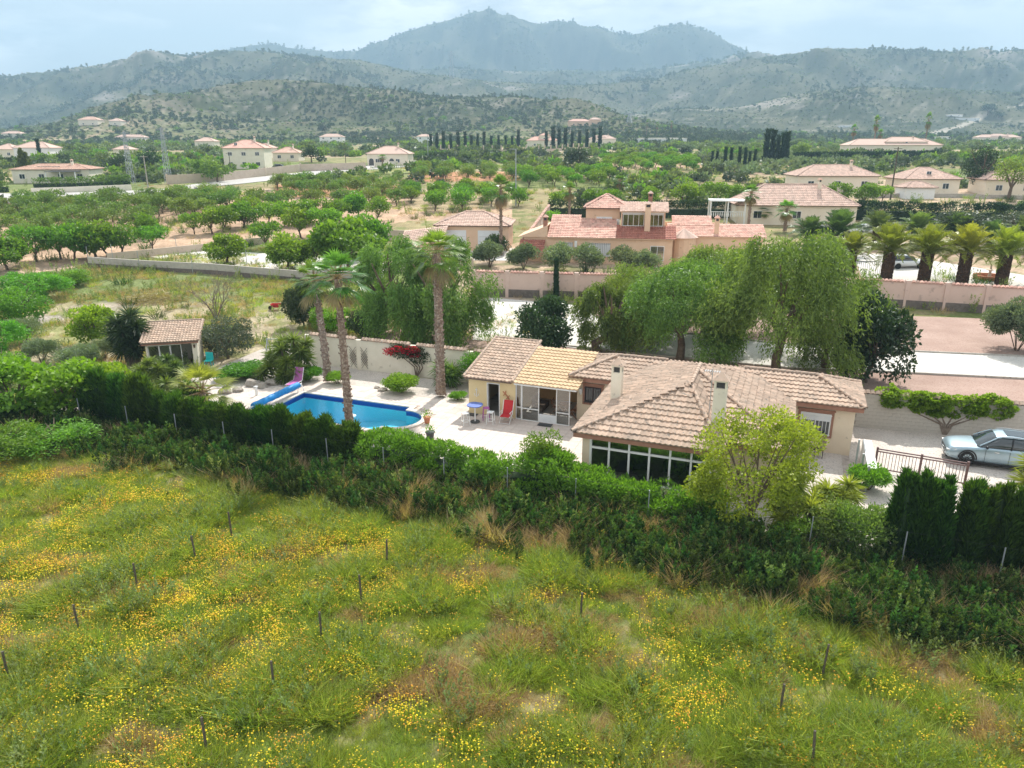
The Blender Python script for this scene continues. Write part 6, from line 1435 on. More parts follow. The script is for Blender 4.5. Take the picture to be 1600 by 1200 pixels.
# bare tree
g = gen(111); bt = MB()
def branch(p, d, L_, r_, dep):
    q = p+d*L_*.5+g.normal(0, .05, 3); e = p+d*L_; bt.tube([p, q, e], [r_, r_*.75, r_*.5], 5, cap=False)
    if dep:
        for _ in range(3 if dep > 1 else 4):
            dd = d+g.normal(0, .42, 3); dd[2] = abs(dd[2])*.8+.1; dd /= np.linalg.norm(dd); branch(e if g.random() > .4 else q, dd, L_*.75, r_*.5, dep-1)
for i in range(6):
    a = i*1.05; branch(np.array([0, 0, 0.]), np.array([math.cos(a)*.45, math.sin(a)*.45, .9]), 1.7, .06, 4)
o = bt.build('bare_tree', M['bark_pale']); o.location = on(338, 500); tag(o, 'leafless pale tree rising behind the grey green shrub', 'tree')
# brush pile and red thing in the dry lot
g = gen(112); bp_ = MB(); n_ = 1400; a = g.random(n_)*6.3; r_ = g.random(n_)**.5; P = np.stack([np.cos(a)*r_*3.2, np.sin(a)*r_*1.6, (1-r_**1.5)*.8*g.random(n_)+.05], 1)
bp_.leaves(P, .9, .05, g.normal(size=(n_, 3))*[1, 1, .25], g=g); o = bp_.build('brush_pile', M['lf_dry']); o.location = on(240, 470); tag(o, 'heap of cut dry branches on the bare lot', 'brush pile')
o = thing('wheelbarrow', 'small red wheelbarrow on the dry grass beyond the garden wall', 'wheelbarrow', on(432, 484)); k = MB()
k.add([(-.3,-.2,.25),(.3,-.25,.25),(.3,.25,.25),(-.3,.2,.25),(-.45,-.3,.55),(.5,-.35,.55),(.5,.35,.55),(-.45,.3,.55)], [(0,3,2,1),(0,1,5,4),(1,2,6,5),(2,3,7,6),(3,0,4,7)]); k.build('tray', M['red'], o)
MB().bar((-.5, -.25, .3), (.9, -.3, .55), .03).build('handle', M['grey_dark'], o); MB().bar((-.5, .25, .3), (.9, .3, .55), .03).build('handle', M['grey_dark'], o); MB().tube([(-.55, -.04, .18), (-.55, .04, .18)], .18, 12).build('wheel', M['tyre'], o)

# ------------------------------------------------------------------ scatter of countless small plants
protos_coll = {}
def scatter(name, protos, pts, idx, rz, sc, label=None, tilt=None):
    pc_ = bpy.data.collections.new(name+'_kinds')
    for i, me in enumerate(protos):
        ob = bpy.data.objects.new('%s_kind_%02d' % (name, i), me); pc_.objects.link(ob)
    n = len(pts); me = bpy.data.meshes.new(name); me.vertices.add(n); me.vertices.foreach_set('co', np.asarray(pts, np.float32).ravel())
    rot = np.zeros((n, 3)); rot[:, 2] = rz
    if tilt is not None: rot[:, :2] = tilt
    for nm, ty, da, fld in (('rot', 'FLOAT_VECTOR', rot, 'vector'), ('scl', 'FLOAT_VECTOR', sc if np.ndim(sc) == 2 else np.repeat(np.asarray(sc)[:, None], 3, 1), 'vector'), ('kind_index', 'INT', idx, 'value')):
        a_ = me.attributes.new(nm, ty, 'POINT'); a_.data.foreach_set(fld, np.ascontiguousarray(da, np.int32 if ty == 'INT' else np.float32).ravel())
    o = bpy.data.objects.new(name, me); C.objects.link(o); o['kind'] = 'stuff'
    ng = bpy.data.node_groups.new(name+'_nodes', 'GeometryNodeTree'); ng.interface.new_socket('Geometry', in_out='INPUT', socket_type='NodeSocketGeometry'); ng.interface.new_socket('Geometry', in_out='OUTPUT', socket_type='NodeSocketGeometry')
    nd = ng.nodes; gi = nd.new('NodeGroupInput'); go_ = nd.new('NodeGroupOutput'); ip = nd.new('GeometryNodeInstanceOnPoints'); ci = nd.new('GeometryNodeCollectionInfo')
    ci.inputs['Collection'].default_value = pc_; ci.inputs['Separate Children'].default_value = True; ci.inputs['Reset Children'].default_value = True
    ip.inputs['Pick Instance'].default_value = True
    def na_(t_, nm): q = nd.new('GeometryNodeInputNamedAttribute'); q.data_type = t_; q.inputs[0].default_value = nm; return q
    l_ = ng.links.new; l_(gi.outputs[0], ip.inputs['Points']); l_(ci.outputs[0], ip.inputs['Instance']); l_(na_('INT', 'kind_index').outputs[0], ip.inputs['Instance Index'])
    l_(na_('FLOAT_VECTOR', 'rot').outputs[0], ip.inputs['Rotation']); l_(na_('FLOAT_VECTOR', 'scl').outputs[0], ip.inputs['Scale']); l_(ip.outputs[0], go_.inputs[0])
    md = o.modifiers.new('plants', 'NODES'); md.node_group = ng
    if label: o['label'] = label
    return o
def tuft(seed, n, h, sp, w_, leaf, droop=.35):
    g = gen(seed); a = g.random(n)*6.3; r_ = sp*g.random(n)**.6; b = np.stack([np.cos(a)*r_, np.sin(a)*r_, np.zeros(n)-.03], 1)
    d = np.stack([np.cos(a)*.3+g.normal(0, .3, n), np.sin(a)*.3+g.normal(0, .3, n), np.ones(n)], 1); hh = h*(.5+.6*g.random(n)); t3 = np.array([0, .5, 1.])
    P = b[:, None, :]+d[:, None, :]*(hh[:, None]*t3)[:, :, None]; P[:, :, :2] += ((t3**2)[None, :, None]*d[:, None, :2]*hh[:, None, None]*droop); P[:, :, 2] -= (t3**2)[None, :]*hh[:, None]*.15
    m = MB(); m.strips(P, np.array([[w_, w_*.8, .001]]), g.normal(size=(n, 3))*[1, 1, .2], np.clip(g.random(n), 0, 1)); return m.mesh('tuft', M[leaf])
def flowers(seed, n, h, sp, leaf, s_=.019):
    g = gen(seed); m = MB(); P = np.stack([g.normal(0, sp, n), g.normal(0, sp, n), h*(.55+.5*g.random(n))], 1)
    th = np.arange(6)*math.pi/3
    for k in range(n):
        r_ = s_*(.7+.6*g.random()); tl = g.normal(0, .35, 2); ring = np.stack([np.cos(th)*r_, np.sin(th)*r_, np.cos(th)*r_*tl[0]+np.sin(th)*r_*tl[1]], 1)+P[k]
        m.add(np.vstack([ring, P[k]+[0, 0, .01]]), [(x, (x+1) % 6, 6) for x in range(6)], g.random())
    ft = MB(); q = P.copy(); q[:, 2] = 0; S_ = np.stack([q, (q+P)/2, P], 1); m.strips(S_, np.full((1, 3), .004), g.normal(size=(n, 3))*[1, 1, .1], .5, 1)
    return m.mesh('flowers', [M[leaf], M['grass']])
def weed(seed, h, n, leaf='weed', L_=.12, W_=.04, st=7, sp=.22):
    g = gen(seed); m = MB()
    for i in range(st):
        a = g.random()*6.3; hh = h*(.6+.5*g.random()); bx, by = math.cos(a)*sp*g.random(), math.sin(a)*sp*g.random(); tx, ty = bx+math.cos(a)*hh*.25, by+math.sin(a)*hh*.25
        k = n//st; t = g.random(k)**.8; P = np.stack([bx+(tx-bx)*t, by+(ty-by)*t, hh*t], 1); aa = g.random(k)*6.3
        m.leaves(P, L_*(1.3-.7*t), W_, np.stack([np.cos(aa), np.sin(aa), .5+t*.8], 1), np.clip(.2+.7*t*g.random(k)+.1, 0, 1), g=g)
    return m.mesh('weed', M[leaf])
def shrub_mesh(seed, r, hh, n, L_, W_, leaf):
    g = gen(seed); p, d, ti = clump_pts(g, n, (0, 0, hh*.45), (r, r, hh*.55), 9, .5); p[:, 2] = np.abs(p[:, 2]); m = MB(); m.leaves(p, L_, W_, d+g.normal(size=(n, 3))*.6, np.clip(ti*.7, 0, 1), g=g); return m.mesh('bramble', M[leaf])
TU = [tuft(201, 80, .34, .22, .006, 'grass'), tuft(202, 70, .45, .26, .0065, 'grass'), tuft(203, 90, .24, .28, .006, 'grass'), tuft(204, 55, .32, .25, .006, 'straw'), tuft(205, 60, .22, .3, .006, 'straw'),
      tuft(206, 70, .55, .3, .010, 'weed'), weed(207, .5, 150, 'weed_pale', .09, .03), weed(208, .7, 260, 'weed'), weed(209, .85, 260, 'weed', .14, .045, 6), weed(210, .75, 240, 'weed_pale', .10, .03), tuft(211, 60, .6, .25, .010, 'weed', .2), shrub_mesh(212, .55, .75, 700, .13, .07, 'lf_oleander'), tuft(213, 40, .8, .2, .007, 'straw', .2)]
g = gen(220); n_ = 124000
a = g.uniform(-50, 36, n_); b = g.uniform(6, 27.6, n_); x = CO*a+SI*b; y = -SI*a+CO*b
k = (y > 12) & (np.abs(x) < y*.88+9) & (g.random(n_) < np.clip(1.25-y/70, .3, 1)); a, b, x, y = a[k], b[k], x[k], y[k]; n_ = len(a)
den = fbm(x/1.7, y/1.7, 21, 4); lushf = ss(23.4, 25.0, b+3.5*(den-.5)+ss(-12, 6, a)*1.3)
dry_ = fbm(x/1.3, y/1.3, 77, 3); idx = np.where(dry_ > .585+.1*(den-.4), g.integers(3, 5, n_), g.integers(0, 3, n_))
idx = np.where((g.random(n_) < .035), 6, idx); q = g.random(n_)
lu = q < lushf; sp_ = fbm(x/1.1+9, y/1.1, 261, 3); kinds = np.select([sp_ < .40, sp_ < .46, sp_ < .52, sp_ < .58, sp_ < .64], [12, 8, 5, 7, 8], 10)
kinds = np.where(g.random(n_) < .22, g.choice([5, 7, 8, 9, 10, 12, 6, 1], n_), kinds); idx = np.where(lu, kinds, idx)
keep = (lu & (g.random(n_) < .62)) | ~lu & (g.random(n_) < .75+.4*ss(.36, .52, den)) 
sc = g.uniform(.7, 1.25, n_)*np.where(lu, .45+1.3*fbm(x/.9, y/.9, 262, 2)**1.2, .5+1.0*ss(.36, .68, fbm(x/1.2, y/1.2, 88, 3)))
sel = keep; pts = np.stack([x, y, T(x, y)-.02], 1)[sel]
scatter('field_grass', TU, pts, idx[sel], g.random(sel.sum())*6.3, sc[sel])
print('tufts', sel.sum())
FL = [flowers(231, 26, .36, .20, 'flower'), flowers(232, 18, .30, .24, 'flower'), flowers(233, 20, .34, .2, 'flower_o')]
n_ = 30000; a = g.uniform(-42, 28, n_); b = g.uniform(8, 26, n_); x = CO*a+SI*b; y = -SI*a+CO*b
fd = fbm(x/1.5+3, y/1.5, 240, 3); big = fbm(x/9, y/9, 241, 2)
pr_ = ss(.47, .66, fd*.6+big*.4)*ss(27, 21, b) if False else ss(.46, .64, fd*.6+big*.4)*.9*(1-ss(21.5, 24, b+ss(-8, 12, a)*2))+.10
k = (y > 12) & (np.abs(x) < y*.80+5) & (g.random(n_) < pr_*.46)
pts = np.stack([x, y, T(x, y)], 1)[k]; scatter('wild_flowers', FL, pts, g.choice([0, 1, 0, 2, 2], k.sum()), g.random(k.sum())*6.3, g.uniform(.8, 1.2, k.sum())); print('flowers', k.sum())
# dry grass beyond the wall, weeds along the bank behind
n_ = 26000; a = g.uniform(-75, -18, n_); b = g.uniform(29, 80, n_); x = CO*a+SI*b; y = -SI*a+CO*b
k = ((b > 43.5) | (a < -38)) & (y < 92) & (np.abs(x) < y*.78+4) & ~((b > 62) & (x > -20)); dn = fbm(x/5, y/5, 250, 3); k &= g.random(n_) < .06+.5*ss(.45, .62, dn)
x, y, a, b, dn = x[k], y[k], a[k], b[k], dn[k]; idx = np.where(g.random(len(x)) < .5+ss(.5, .62, dn)*.2, g.integers(3, 5, len(x)), np.where(g.random(len(x)) < .6, 0, 6))
scatter('dry_grass', TU, np.stack([x, y, T(x, y)-.02], 1), idx, g.random(len(x))*6.3, g.uniform(.9, 1.9, len(x)))

ORD = ['first', 'second', 'third', 'fourth', 'fifth', 'sixth', 'seventh', 'eighth', 'ninth', 'tenth', 'eleventh', 'twelfth']
def ordn(i):
    n = i+1
    return ORD[i] if i < 12 else '%d%s' % (n, 'th' if 10 <= n % 100 <= 20 else {1: 'st', 2: 'nd', 3: 'rd'}.get(n % 10, 'th'))
def number(group, lab, rows_=False):
    os_ = [o for o in C.objects if o.get('group') == group and o.get('category')]
    os_.sort(key=lambda o: o.location.x/max(o.location.y, 1))
    for i, o in enumerate(os_): o['label'] = lab % ordn(i)
number('cypresses in the row in front of the pool', 'dense dark cypress, %s from the left in the row before the pool')
number('rocks in the gravel bed by the pool', 'pale rough garden rock, %s from the left in the gravel beds')
# ------------------------------------------------------------------ the neighbouring villa
def tile_rect(parent, p0, u, s, L1, L2, key='tile_red', w_=.3, l_=.42, amp=.05, name='roof', cond=None, thick=.1):
    p0 = np.array(p0, float); u = np.array(u, float); s = np.array(s, float); s /= np.linalg.norm(s); u /= np.linalg.norm(u)
    r_ = MB(); v = [p0, p0+u*L1, p0+u*L1+s*L2, p0+s*L2]; v2 = [q-[0, 0, thick] for q in v]; v = [q-[0, 0, .02] for q in v]
    r_.add(v+v2, [(0, 1, 2, 3), (7, 6, 5, 4), (0, 4, 5, 1), (1, 5, 6, 2), (2, 6, 7, 3), (3, 7, 4, 0)]); ro = r_.build(name, M['render_peach'], parent)
    mb = MB(); roof_plane(mb, p0, u, s, 0, L1, L2, cond or (lambda c: np.ones(len(c), bool)), w_, l_, amp); mb.build('roof_tiles', M[key], ro, kind='stuff'); return ro
vx, vy, vz = on(935, 412); VR = -R(9)
villa = thing('villa', 'peach villa with red tiled roofs, a square tower and a glazed white upper sunroom', 'house', (vx, vy, vz), VR)
w = MB()
sc_ = mpp(vy, vz+2)           # metres per pixel here
def X(px): return (px-935)*sc_/math.cos(VR)
w.box(X(818), X(901), .2, 7, -.3, 3.0); w.box(X(901), X(1046), 0, 9, -.3, 3.0)
w.box(X(910), X(963), 4.3, 8.6, 3.0, 6.1); w.box(X(1046), X(1185), 3.5, 9, -.3, 3.0); w.box(X(1037), X(1119), 9, 9.3, 3, 4.1)
w.build('wall', M['render_peach'], villa)
tile_rect(villa, (X(855), -.1, 3.0), (1, 0, 0), (0, .93, .36), X(901)-X(855), 5.6)
tile_rect(villa, (X(901), -.3, 3.02), (1, 0, 0), (0, .93, .36), X(960)-X(901), 5.0)
tile_rect(villa, (X(960), -.3, 3.02), (1, 0, 0), (0, .93, .36), X(1048)-X(960), 3.2, 'tile_red_dark')
tile_rect(villa, (X(1040), 3.3, 3.0), (1, 0, 0), (0, .95, .30), X(1190)-X(1040), 3.4)
tile_rect(villa, (X(1048), 6.3, 4.0), (1, 0, 0), (0, .95, .30), X(1110)-X(1048), 2.8)
k = MB(); k.add([(X(808), 0, 2.95), (X(855), 0, 2.95), (X(855), 0, 4.3), (X(808), 5.5, 2.95), (X(855), 5.5, 2.95), (X(855), 5.5, 4.3)], [(0, 1, 2), (5, 4, 3)]); k.add([(X(808), 0, 2.95), (X(855), 0, 4.3), (X(855), 5.5, 4.3), (X(808), 5.5, 2.95)], [(0, 1, 2, 3)]); k.build('gable', M['render_peach'], villa)
hip_roof(villa, X(906), X(978), 3.9, 9.2, 6.1, .55, key='tile_red', name='tower_roof')
# upper glazed room
w = MB(); w.box(X(966), X(968), 2.4, 6, 3.4, 6.0); w.box(X(968), X(1034), 2.4, 2.5, 3.4, 4.15); w.box(X(1032), X(1034), 2.5, 6, 3.4, 5.9); w.box(X(968), X(1032), 5.9, 6, 3.4, 5.9); w.build('parapet', M['render_peach'], villa)
for a, b in ((969, 1002), (1009, 1031)): window(villa, X(a), 2.4, 4.2, X(b)-X(a), 1.35, '-y', 'white', 'glass', 0, mull=3 if a < 1000 else 2)
MB().box(X(968), X(1032), 2.38, 2.46, 5.58, 5.9).build('fascia', M['white'], villa)
tile_rect(villa, (X(964), 2.1, 5.9), (1, 0, 0), (0, .97, .22), X(1038)-X(964), 3.6, 'tile_pale')
chimney(villa, X(1007), 1.6, 3.2, 7.0, .65, 'render_peach', 'tile_pale'); chimney(villa, X(850), 1.0, 3.2, 5.4, .5, 'terra_trim', 'tile_red'); chimney(villa, X(1115), 4.2, 3.2, 5.3, .5, 'render_peach', 'tile_red')
chimney(villa, X(1011), 6.5, 6.0, 7.9, .5, 'terra_trim', 'tile_pale')
window(villa, X(872), .2, 1.0, 1.7, 1.4, '-y', 'white', 'whiteboard', 9, sill='white'); window(villa, X(918), 0, .9, 2.6, 1.5, '-y', 'white', 'whiteboard', 13, sill='white')
window(villa, X(927), 4.3, 4.1, 1.9, .95, '-y', 'white', 'whiteboard', 0, shutter=.8)
window(villa, X(1013), 0, .5, 1.6, 1.7, '-y', 'white', 'glass', 0)
MB().box(X(897), X(901), -.05, .25, 1.9, 2.6).build('air_conditioner', M['white'], villa); MB().box(X(959), X(964), 3.7, 4.3, 3.9, 4.8).build('air_conditioner', M['white'], villa)
tile_rect(villa, (X(812), -1.6, 1.5), (1, 0, 0), (0, .8, .5), X(850)-X(812), 1.8, 'tile_red_dark', name='porch_roof')
k = MB(); cx_, cy_ = X(1064), 1.6
for i in range(12):
    a0, a1 = math.pi+math.pi*i/12, math.pi+math.pi*(i+1)/12; k.add([(cx_, cy_+1, 4.0), (cx_+1.7*math.cos(a0), cy_+1.7*math.sin(a0)+1, 3.0), (cx_+1.7*math.cos(a1), cy_+1.7*math.sin(a1)+1, 3.0)], [(0, 1, 2)], rnd.random())
k.build('bay_roof', M['tile_pale'], villa); MB().tube([(cx_, cy_+1, -.2), (cx_, cy_+1, 2.98)], 1.45, 16).build('bay', M['render_peach'], villa)
# white pergola with balustrade behind the villa
px_, py_, pz_ = on(1150, 352); pg = thing('pergola', 'white pergola with balusters behind the right end of the peach villa', 'pergola', (*atY(1135, 352, py_)[:2], Tz(px_, py_)), VR); k = MB()
for x in (-2.6, 0, 2.6):
    for y in (0, 3): MB().box(x-.1, x+.1, y-.1, y+.1, 0, 3.6).build('post', M['white'], pg)
k.box(-2.8, 2.8, -.2, 3.2, 3.61, 3.8); k.build('roof', M['whiteboard'], pg)
for i in range(16): MB().tube([(-2.4+.32*i, -.1, 1.3), (-2.4+.32*i, -.1, 1.6), (-2.4+.32*i, -.1, 2.0)], [.05, .09, .05], 6).build('baluster', M['white'], pg)
MB().box(-2.5, 2.5, -.2, .05, 2.01, 2.1).build('handrail', M['white'], pg)

def far_house(label, px, py, wpx, depth, hgt, rot, wall='render_cream', key='tile_far', nwin=3, tiles=False, k=.44, chim=1, dpx=0, cat='house', extra=None, second=None, Y=None, arches=0):
    x, y, z = on(px, py) if Y is None else (*atY(px, py, Y)[:2], Tz(atY(px, py, Y)[0], Y)); s_ = mpp(y, z); W = wpx*s_; o = thing('house', label, cat, (x, y, z), R(rot))
    MB().box(-W/2, W/2, 0, depth, -1.0, hgt).build('wall', M[wall], o)
    ov = .4; ro = hip_roof(o, -W/2-ov, W/2+ov, -ov, depth+ov, hgt, k, ('tile_far' if not tiles else 'tile_far', 'tile_dark'), tiles, .32, .45, key)
    if not tiles: ro.data.materials[0] = M[key]
    for i in range(nwin):
        c = -W/2+W*(i+.5)/nwin; ww = min(1.3, W/nwin*.45); window(o, c-ww/2, 0, 1.0 if hgt < 4 else .9, ww, 1.15, '-y', 'white', 'glass_dark')
        if hgt > 5: window(o, c-ww/2, 0, 3.9, ww, 1.1, '-y', 'white', 'glass_dark')
    if chim: chimney(o, W*.22, depth*.4, hgt, hgt+depth*.5*k+1.2, .5, wall, 'tile_far')
    if second:
        a, b, h2 = second; MB().box(a*W, b*W, 1.5, depth-1, hgt, hgt+h2).build('wall', M[wall], o); r2 = hip_roof(o, a*W-.3, b*W+.3, 1.2, depth-.7, hgt+h2, k, ('tile_far', 'tile_dark'), False, name='upper_roof'); r2.data.materials[0] = M[key]
        window(o, (a+b)/2*W-.5, 1.5, hgt+.5, 1, 1, '-y', 'white', 'glass_dark')
    for i in range(arches):
        c = -W*.4+W*.5*i/max(arches-1, 1); m = MB(); n_ = 8; pts = [(c-.8, -.03, 0), (c+.8, -.03, 0)]+[(c+.8*math.cos(t), -.03, 1.5+.8*math.sin(t)) for t in np.linspace(0, math.pi, n_)]; m.poly(pts); m.build('arch', M['glass_dark'], o)
    return o
# garage with two white doors
gx, gy, gz = on(738, 392); gr = thing('garage', 'peach garage with two white doors and pink tiled hip roof', 'garage', (gx, gy, gz), -R(5)); s_ = mpp(gy, gz); W = 113*s_
w = MB(); w.box(-W/2, W/2, 0, 7, -.3, 3.2); w.build('wall', M['render_peach'], gr)
hip_roof(gr, -W/2-.3, W/2+.3, -.3, 7.3, 3.2, .38, key='tile_pale')
for c in (-2.2, 2.2):
    d = MB().box(c-1.3, c+1.3, -.06, .02, 0, 2.4).build('garage_door', M['whiteboard'], gr); f = MB(); f.box(c-1.45, c-1.31, -.1, .02, 0, 2.6); f.box(c+1.31, c+1.45, -.1, .02, 0, 2.6); f.box(c-1.31, c+1.31, -.1, .02, 2.41, 2.6); f.build('door_frame', M['whiteboard'], gr)
    for z in (.6, 1.2, 1.8): MB().box(c-1.28, c+1.28, -.065, -.058, z, z+.03).build('seam', M['concrete'], d)
x, y, z = on(655, 400); o = thing('lean_to_roof', 'low red tiled lean-to running down to the left of the garage', 'shed', (x, y, z), -R(5)); MB().box(-2.2, 2.5, .2, 3, -.2, 1.3).build('wall', M['render_peach'], o); tile_rect(o, (-2.5, 0, 1.3), (1, 0, .12), (0, .9, .35), 5.4, 3.4, 'tile_pale')
# houses right of the villa
far_house('peach neighbour house with pink hip roof and white air conditioner behind the date palms', 1243, 352, 178, 9, 3.0, -6, 'render_cream', 'tile_pale', 3, True, chim=1, k=.60)
h_ = bpy.data.objects['house.001'] if 'house.001' in bpy.data.objects else None
far_house('low cream house with wide pink roof and central chimney behind the orchard', 1307, 299, 122, 9, 3.2, -3, 'render_cream', 'tile_pale', 3, True)
far_house('cream house with two overlapping pink hip roofs and an awning beside the pine', 1454, 303, 84, 9, 3.0, -2, 'render_cream', 'tile_pale', 2, True, chim=0, second=(-.35, .3, .6))
far_house('small white hut with pink roof and wooden fence beside the dark hedge', 1436, 311, 46, 4, 2.2, 0, 'white', 'tile_pale', 0, True, chim=0, cat='hut')
far_house('cream house at the right frame edge behind the pale tree', 1580, 306, 80, 8, 3.2, -8, 'render_cream', 'tile_pale', 2, True, chim=0)
far_house('large cream villa with several pale roofs and an arcade among the far palms', 1398, 242, 142, 11, 4.2, -2, 'render_cream', 'tile_pale', 5, False, second=(-.1, .35, 1.4), arches=3)
far_house('pale house with pink roof at the right frame edge on the valley side', 1562, 222, 66, 10, 4, 0, 'render_cream', 'tile_pale', 3, second=(-.2, .2, 1.2))
far_house('small white flat farm building left of the far pale tree', 1476, 219, 22, 6, 3, 0, 'white', 'render_pale', 1, chim=0, k=.05)
far_house('white farm building with slim tower on the hillside at right', 1325, 199, 26, 8, 3, 0, 'white', 'render_pale', 2, chim=1, k=.05)
far_house('white flat houses beside the dark trees high on the right slope', 1510, 188, 40, 9, 3.5, 0, 'white', 'render_pale', 3, chim=0, k=.05)
far_house('white hillside house at the bend of the track', 1492, 182, 24, 8, 3, 0, 'white', 'render_pale', 2, chim=0, k=.05)
# left and middle
hl_ = far_house('long cream house with solar panels and porch roof behind the clipped hedge', 82, 286, 112, 9, 3.2, 8, 'render_pale', 'tile_far', 4, True, .24)
MB().box(-3, 2.2, 1.2, 1.3, 3.6, 3.7, M=Matrix.Rotation(R(13), 4, 'X')).build('solar_panel', M['glass_dark'], hl_)
k = MB(); k.box(0, 7, -3.4, -.1, 2.7, 2.82); k.build('porch_roof', M['grey_dark'], hl_); [MB().box(x-.1, x+.1, -3.3, -3.1, 0, 2.7).build('post', M['white'], hl_) for x in (.2, 3.4, 6.8)]
far_house('tall cream two storey house with red roof behind the long garden wall', 383, 264, 62, 10, 6.2, 4, 'render_pale', 'tile_red', 3, False, second=(-.4, .0, .6))
far_house('cream arcaded house with pink hip roof at the end of the lane', 606, 259, 64, 10, 3.8, -3, 'render_cream', 'tile_pale', 2, arches=3)
far_house('low cream house with tiled roof left of the dark tree in mid valley', 447, 252, 40, 8, 3, 0, 'render_cream', 'tile_far', 2)
far_house('cream house just right of the two storey house', 412, 247, 26, 8, 4, 0, 'render_pale', 'tile_pale', 2)
far_house('white two storey house high in the olive groves', 518, 226, 36, 9, 5.5, 0, 'white', 'tile_pale', 3, chim=0)
far_house('small white house left of the long cypress wall', 663, 226, 24, 8, 5.6, 0, 'white', 'tile_pale', 2, chim=0)
far_house('house with little tower behind the cypress row', 848, 230, 50, 10, 4, 0, 'render_cream', 'tile_red', 2, second=(-.1, .2, 3))
far_house('pale house at the right end of the cypress row', 942, 226, 40, 10, 4, 0, 'render_cream', 'tile_pale', 2, second=(-.3, .1, 1))
far_house('long white wall-like farm building right of the cypress row', 1035, 223, 76, 8, 3.4, 0, 'white', 'render_pale', 4, chim=0, k=.04)
far_house('house with red roof on the slope above the cypress row', 905, 197, 34, 9, 4.5, 0, 'render_peach', 'tile_red', 2, chim=0)
far_house('orange house beside the red roofed one on the slope', 930, 195, 18, 8, 5, 0, 'render_peach', 'tile_pale', 2, chim=0)
far_house('low house with pale roof between the two pylons', 203, 221, 46, 9, 3.4, 0, 'render_pale', 'tile_pale', 3, chim=0)
far_house('pale villa among slim cypresses at the left', 52, 250, 54, 9, 4.5, 3, 'white', 'tile_pale', 3, chim=0)
far_house('house with pink roof cut by the left frame edge', 6, 247, 36, 9, 3.4, 0, 'render_cream', 'tile_pale', 2, chim=0)
far_house('small house with pink roof in front of the left pylon', 190, 245, 24, 8, 3, 0, 'render_cream', 'tile_pale', 1, chim=0)
far_house('cream house with rounded roof left of the two storey house', 320, 232, 30, 9, 4, 0, 'render_pale', 'tile_pale', 2, chim=0)
far_house('lone pale house on the lower left hillside', 138, 196, 30, 12, 5, 0, 'render_cream', 'tile_far', 2, chim=0)
far_house('faint house left on the valley edge', 18, 216, 30, 9, 4, 0, 'render_pale', 'tile_pale', 2, chim=0)
far_house('pinkish house right of the hillside one at the left', 180, 196, 18, 10, 4, 0, 'render_pale', 'tile_pale', 1, chim=0)

# ------------------------------------------------------------------ walls further out
pw0 = [on(740, 462)[:2], on(900, 467)[:2]]; pw1 = [on(1352, 477)[:2], on(1600, 493)[:2]]; dd_ = ext(pw1[0], pw1[1], .6)
wall_run('boundary_wall', 'pink rendered wall with red coping tiles and piers in front of the villa and date palms', [pw0[0], pw0[1], pw1[0], pw1[1], dd_], 2.35, .25, 'render_pink', pier=3.6, pier_h=.18, pier_w=.4, cope=.3, cope_m='tile_red', plinth=.75, cope_w=.34)
wall_run('boundary_wall', 'sandy garden wall climbing from the garage towards the villa', [on(600, 425)[:2], on(640, 424)[:2], on(740, 420)[:2]], 1.2, .2, 'sand_wall')
wall_run('boundary_wall', 'cream wall with tile coping left of the villa', [on(816, 402)[:2], on(858, 340)[:2]], 2.0, .25, 'render_pink', pier=5, cope=.35, cope_m='tile_red')
wall_run('block_wall', 'long grey block wall in front of the mulberry yard', [on(140, 417)[:2], on(230, 423)[:2], on(330, 428)[:2], on(470, 440)[:2], on(600, 442)[:2]], 1.15, .2, 'block', plinth=.45)
wall_run('block_wall', 'pale wall behind the mulberry yard', [on(168, 408)[:2], on(320, 392)[:2], on(420, 380)[:2]], .9, .2, 'sand_wall')
wall_run('block_wall', 'grey wall running left from the garage behind the mulberries', [on(520, 372)[:2], on(680, 378)[:2]], 1.4, .2, 'sand_wall')
wall_run('garden_wall', 'long cream wall beside the lane in front of the two storey house', [on(262, 288)[:2], on(350, 283)[:2], on(470, 268)[:2], on(572, 265)[:2]], 2.1, .25, 'sand_wall', pier=16)
wall_run('garden_wall', 'cream roadside wall below the clipped hedge at the left', [on(50, 303)[:2], on(206, 297)[:2]], 1.2, .25, 'render_pale')
wall_run('garden_wall', 'white wall in front of the arcaded house', [on(585, 262)[:2], on(650, 257)[:2]], 1.5, .25, 'render_pale')
wl_ = wall_run('estate_wall', 'long low wall with white posts in front of the cypress row', [on(676, 236)[:2], on(812, 238)[:2], on(936, 233)[:2]], 1.2, .3, 'sand_wall', pier=5.2, pier_h=2.0, pier_w=.6)
wall_run('terrace_wall', 'curved stone terrace wall right of the villa garden', [on(1335, 310)[:2], on(1500, 309)[:2], on(1600, 312)[:2]], .8, .3, 'concrete')

# ------------------------------------------------------------------ dark clipped hedges
hedge('hedge', 'tall dark clipped hedge directly behind the tower of the peach villa', [on(858, 338)[:2], on(1000, 340)[:2], on(1148, 340)[:2]], lambda s: 2.7+.0*s, .6, 'lf_cyp_far', 300, .35, .14, .3)
hedge('hedge', 'tall dark clipped hedge behind the date palms', [on(1332, 343)[:2], on(1440, 347)[:2], on(1560, 349)[:2], on(1660, 350)[:2]], lambda s: 3.1+.15*np.sin(s), .6, 'lf_cyp_far', 380, .35, .14, .3)
hedge('hedge', 'clipped green hedge on the roadside wall at the left', [on(54, 297)[:2], on(130, 295)[:2], on(204, 291)[:2]], lambda s: 2.6+0*s, .7, 'lf_almond', 170, .4, .2, .3)
hedge('hedge', 'rounded hedge piece at the left frame edge by the lane', [on(-20, 302)[:2], on(14, 300)[:2]], lambda s: 2.2+0*s, .8, 'lf_almond', 170, .4, .2, .3)
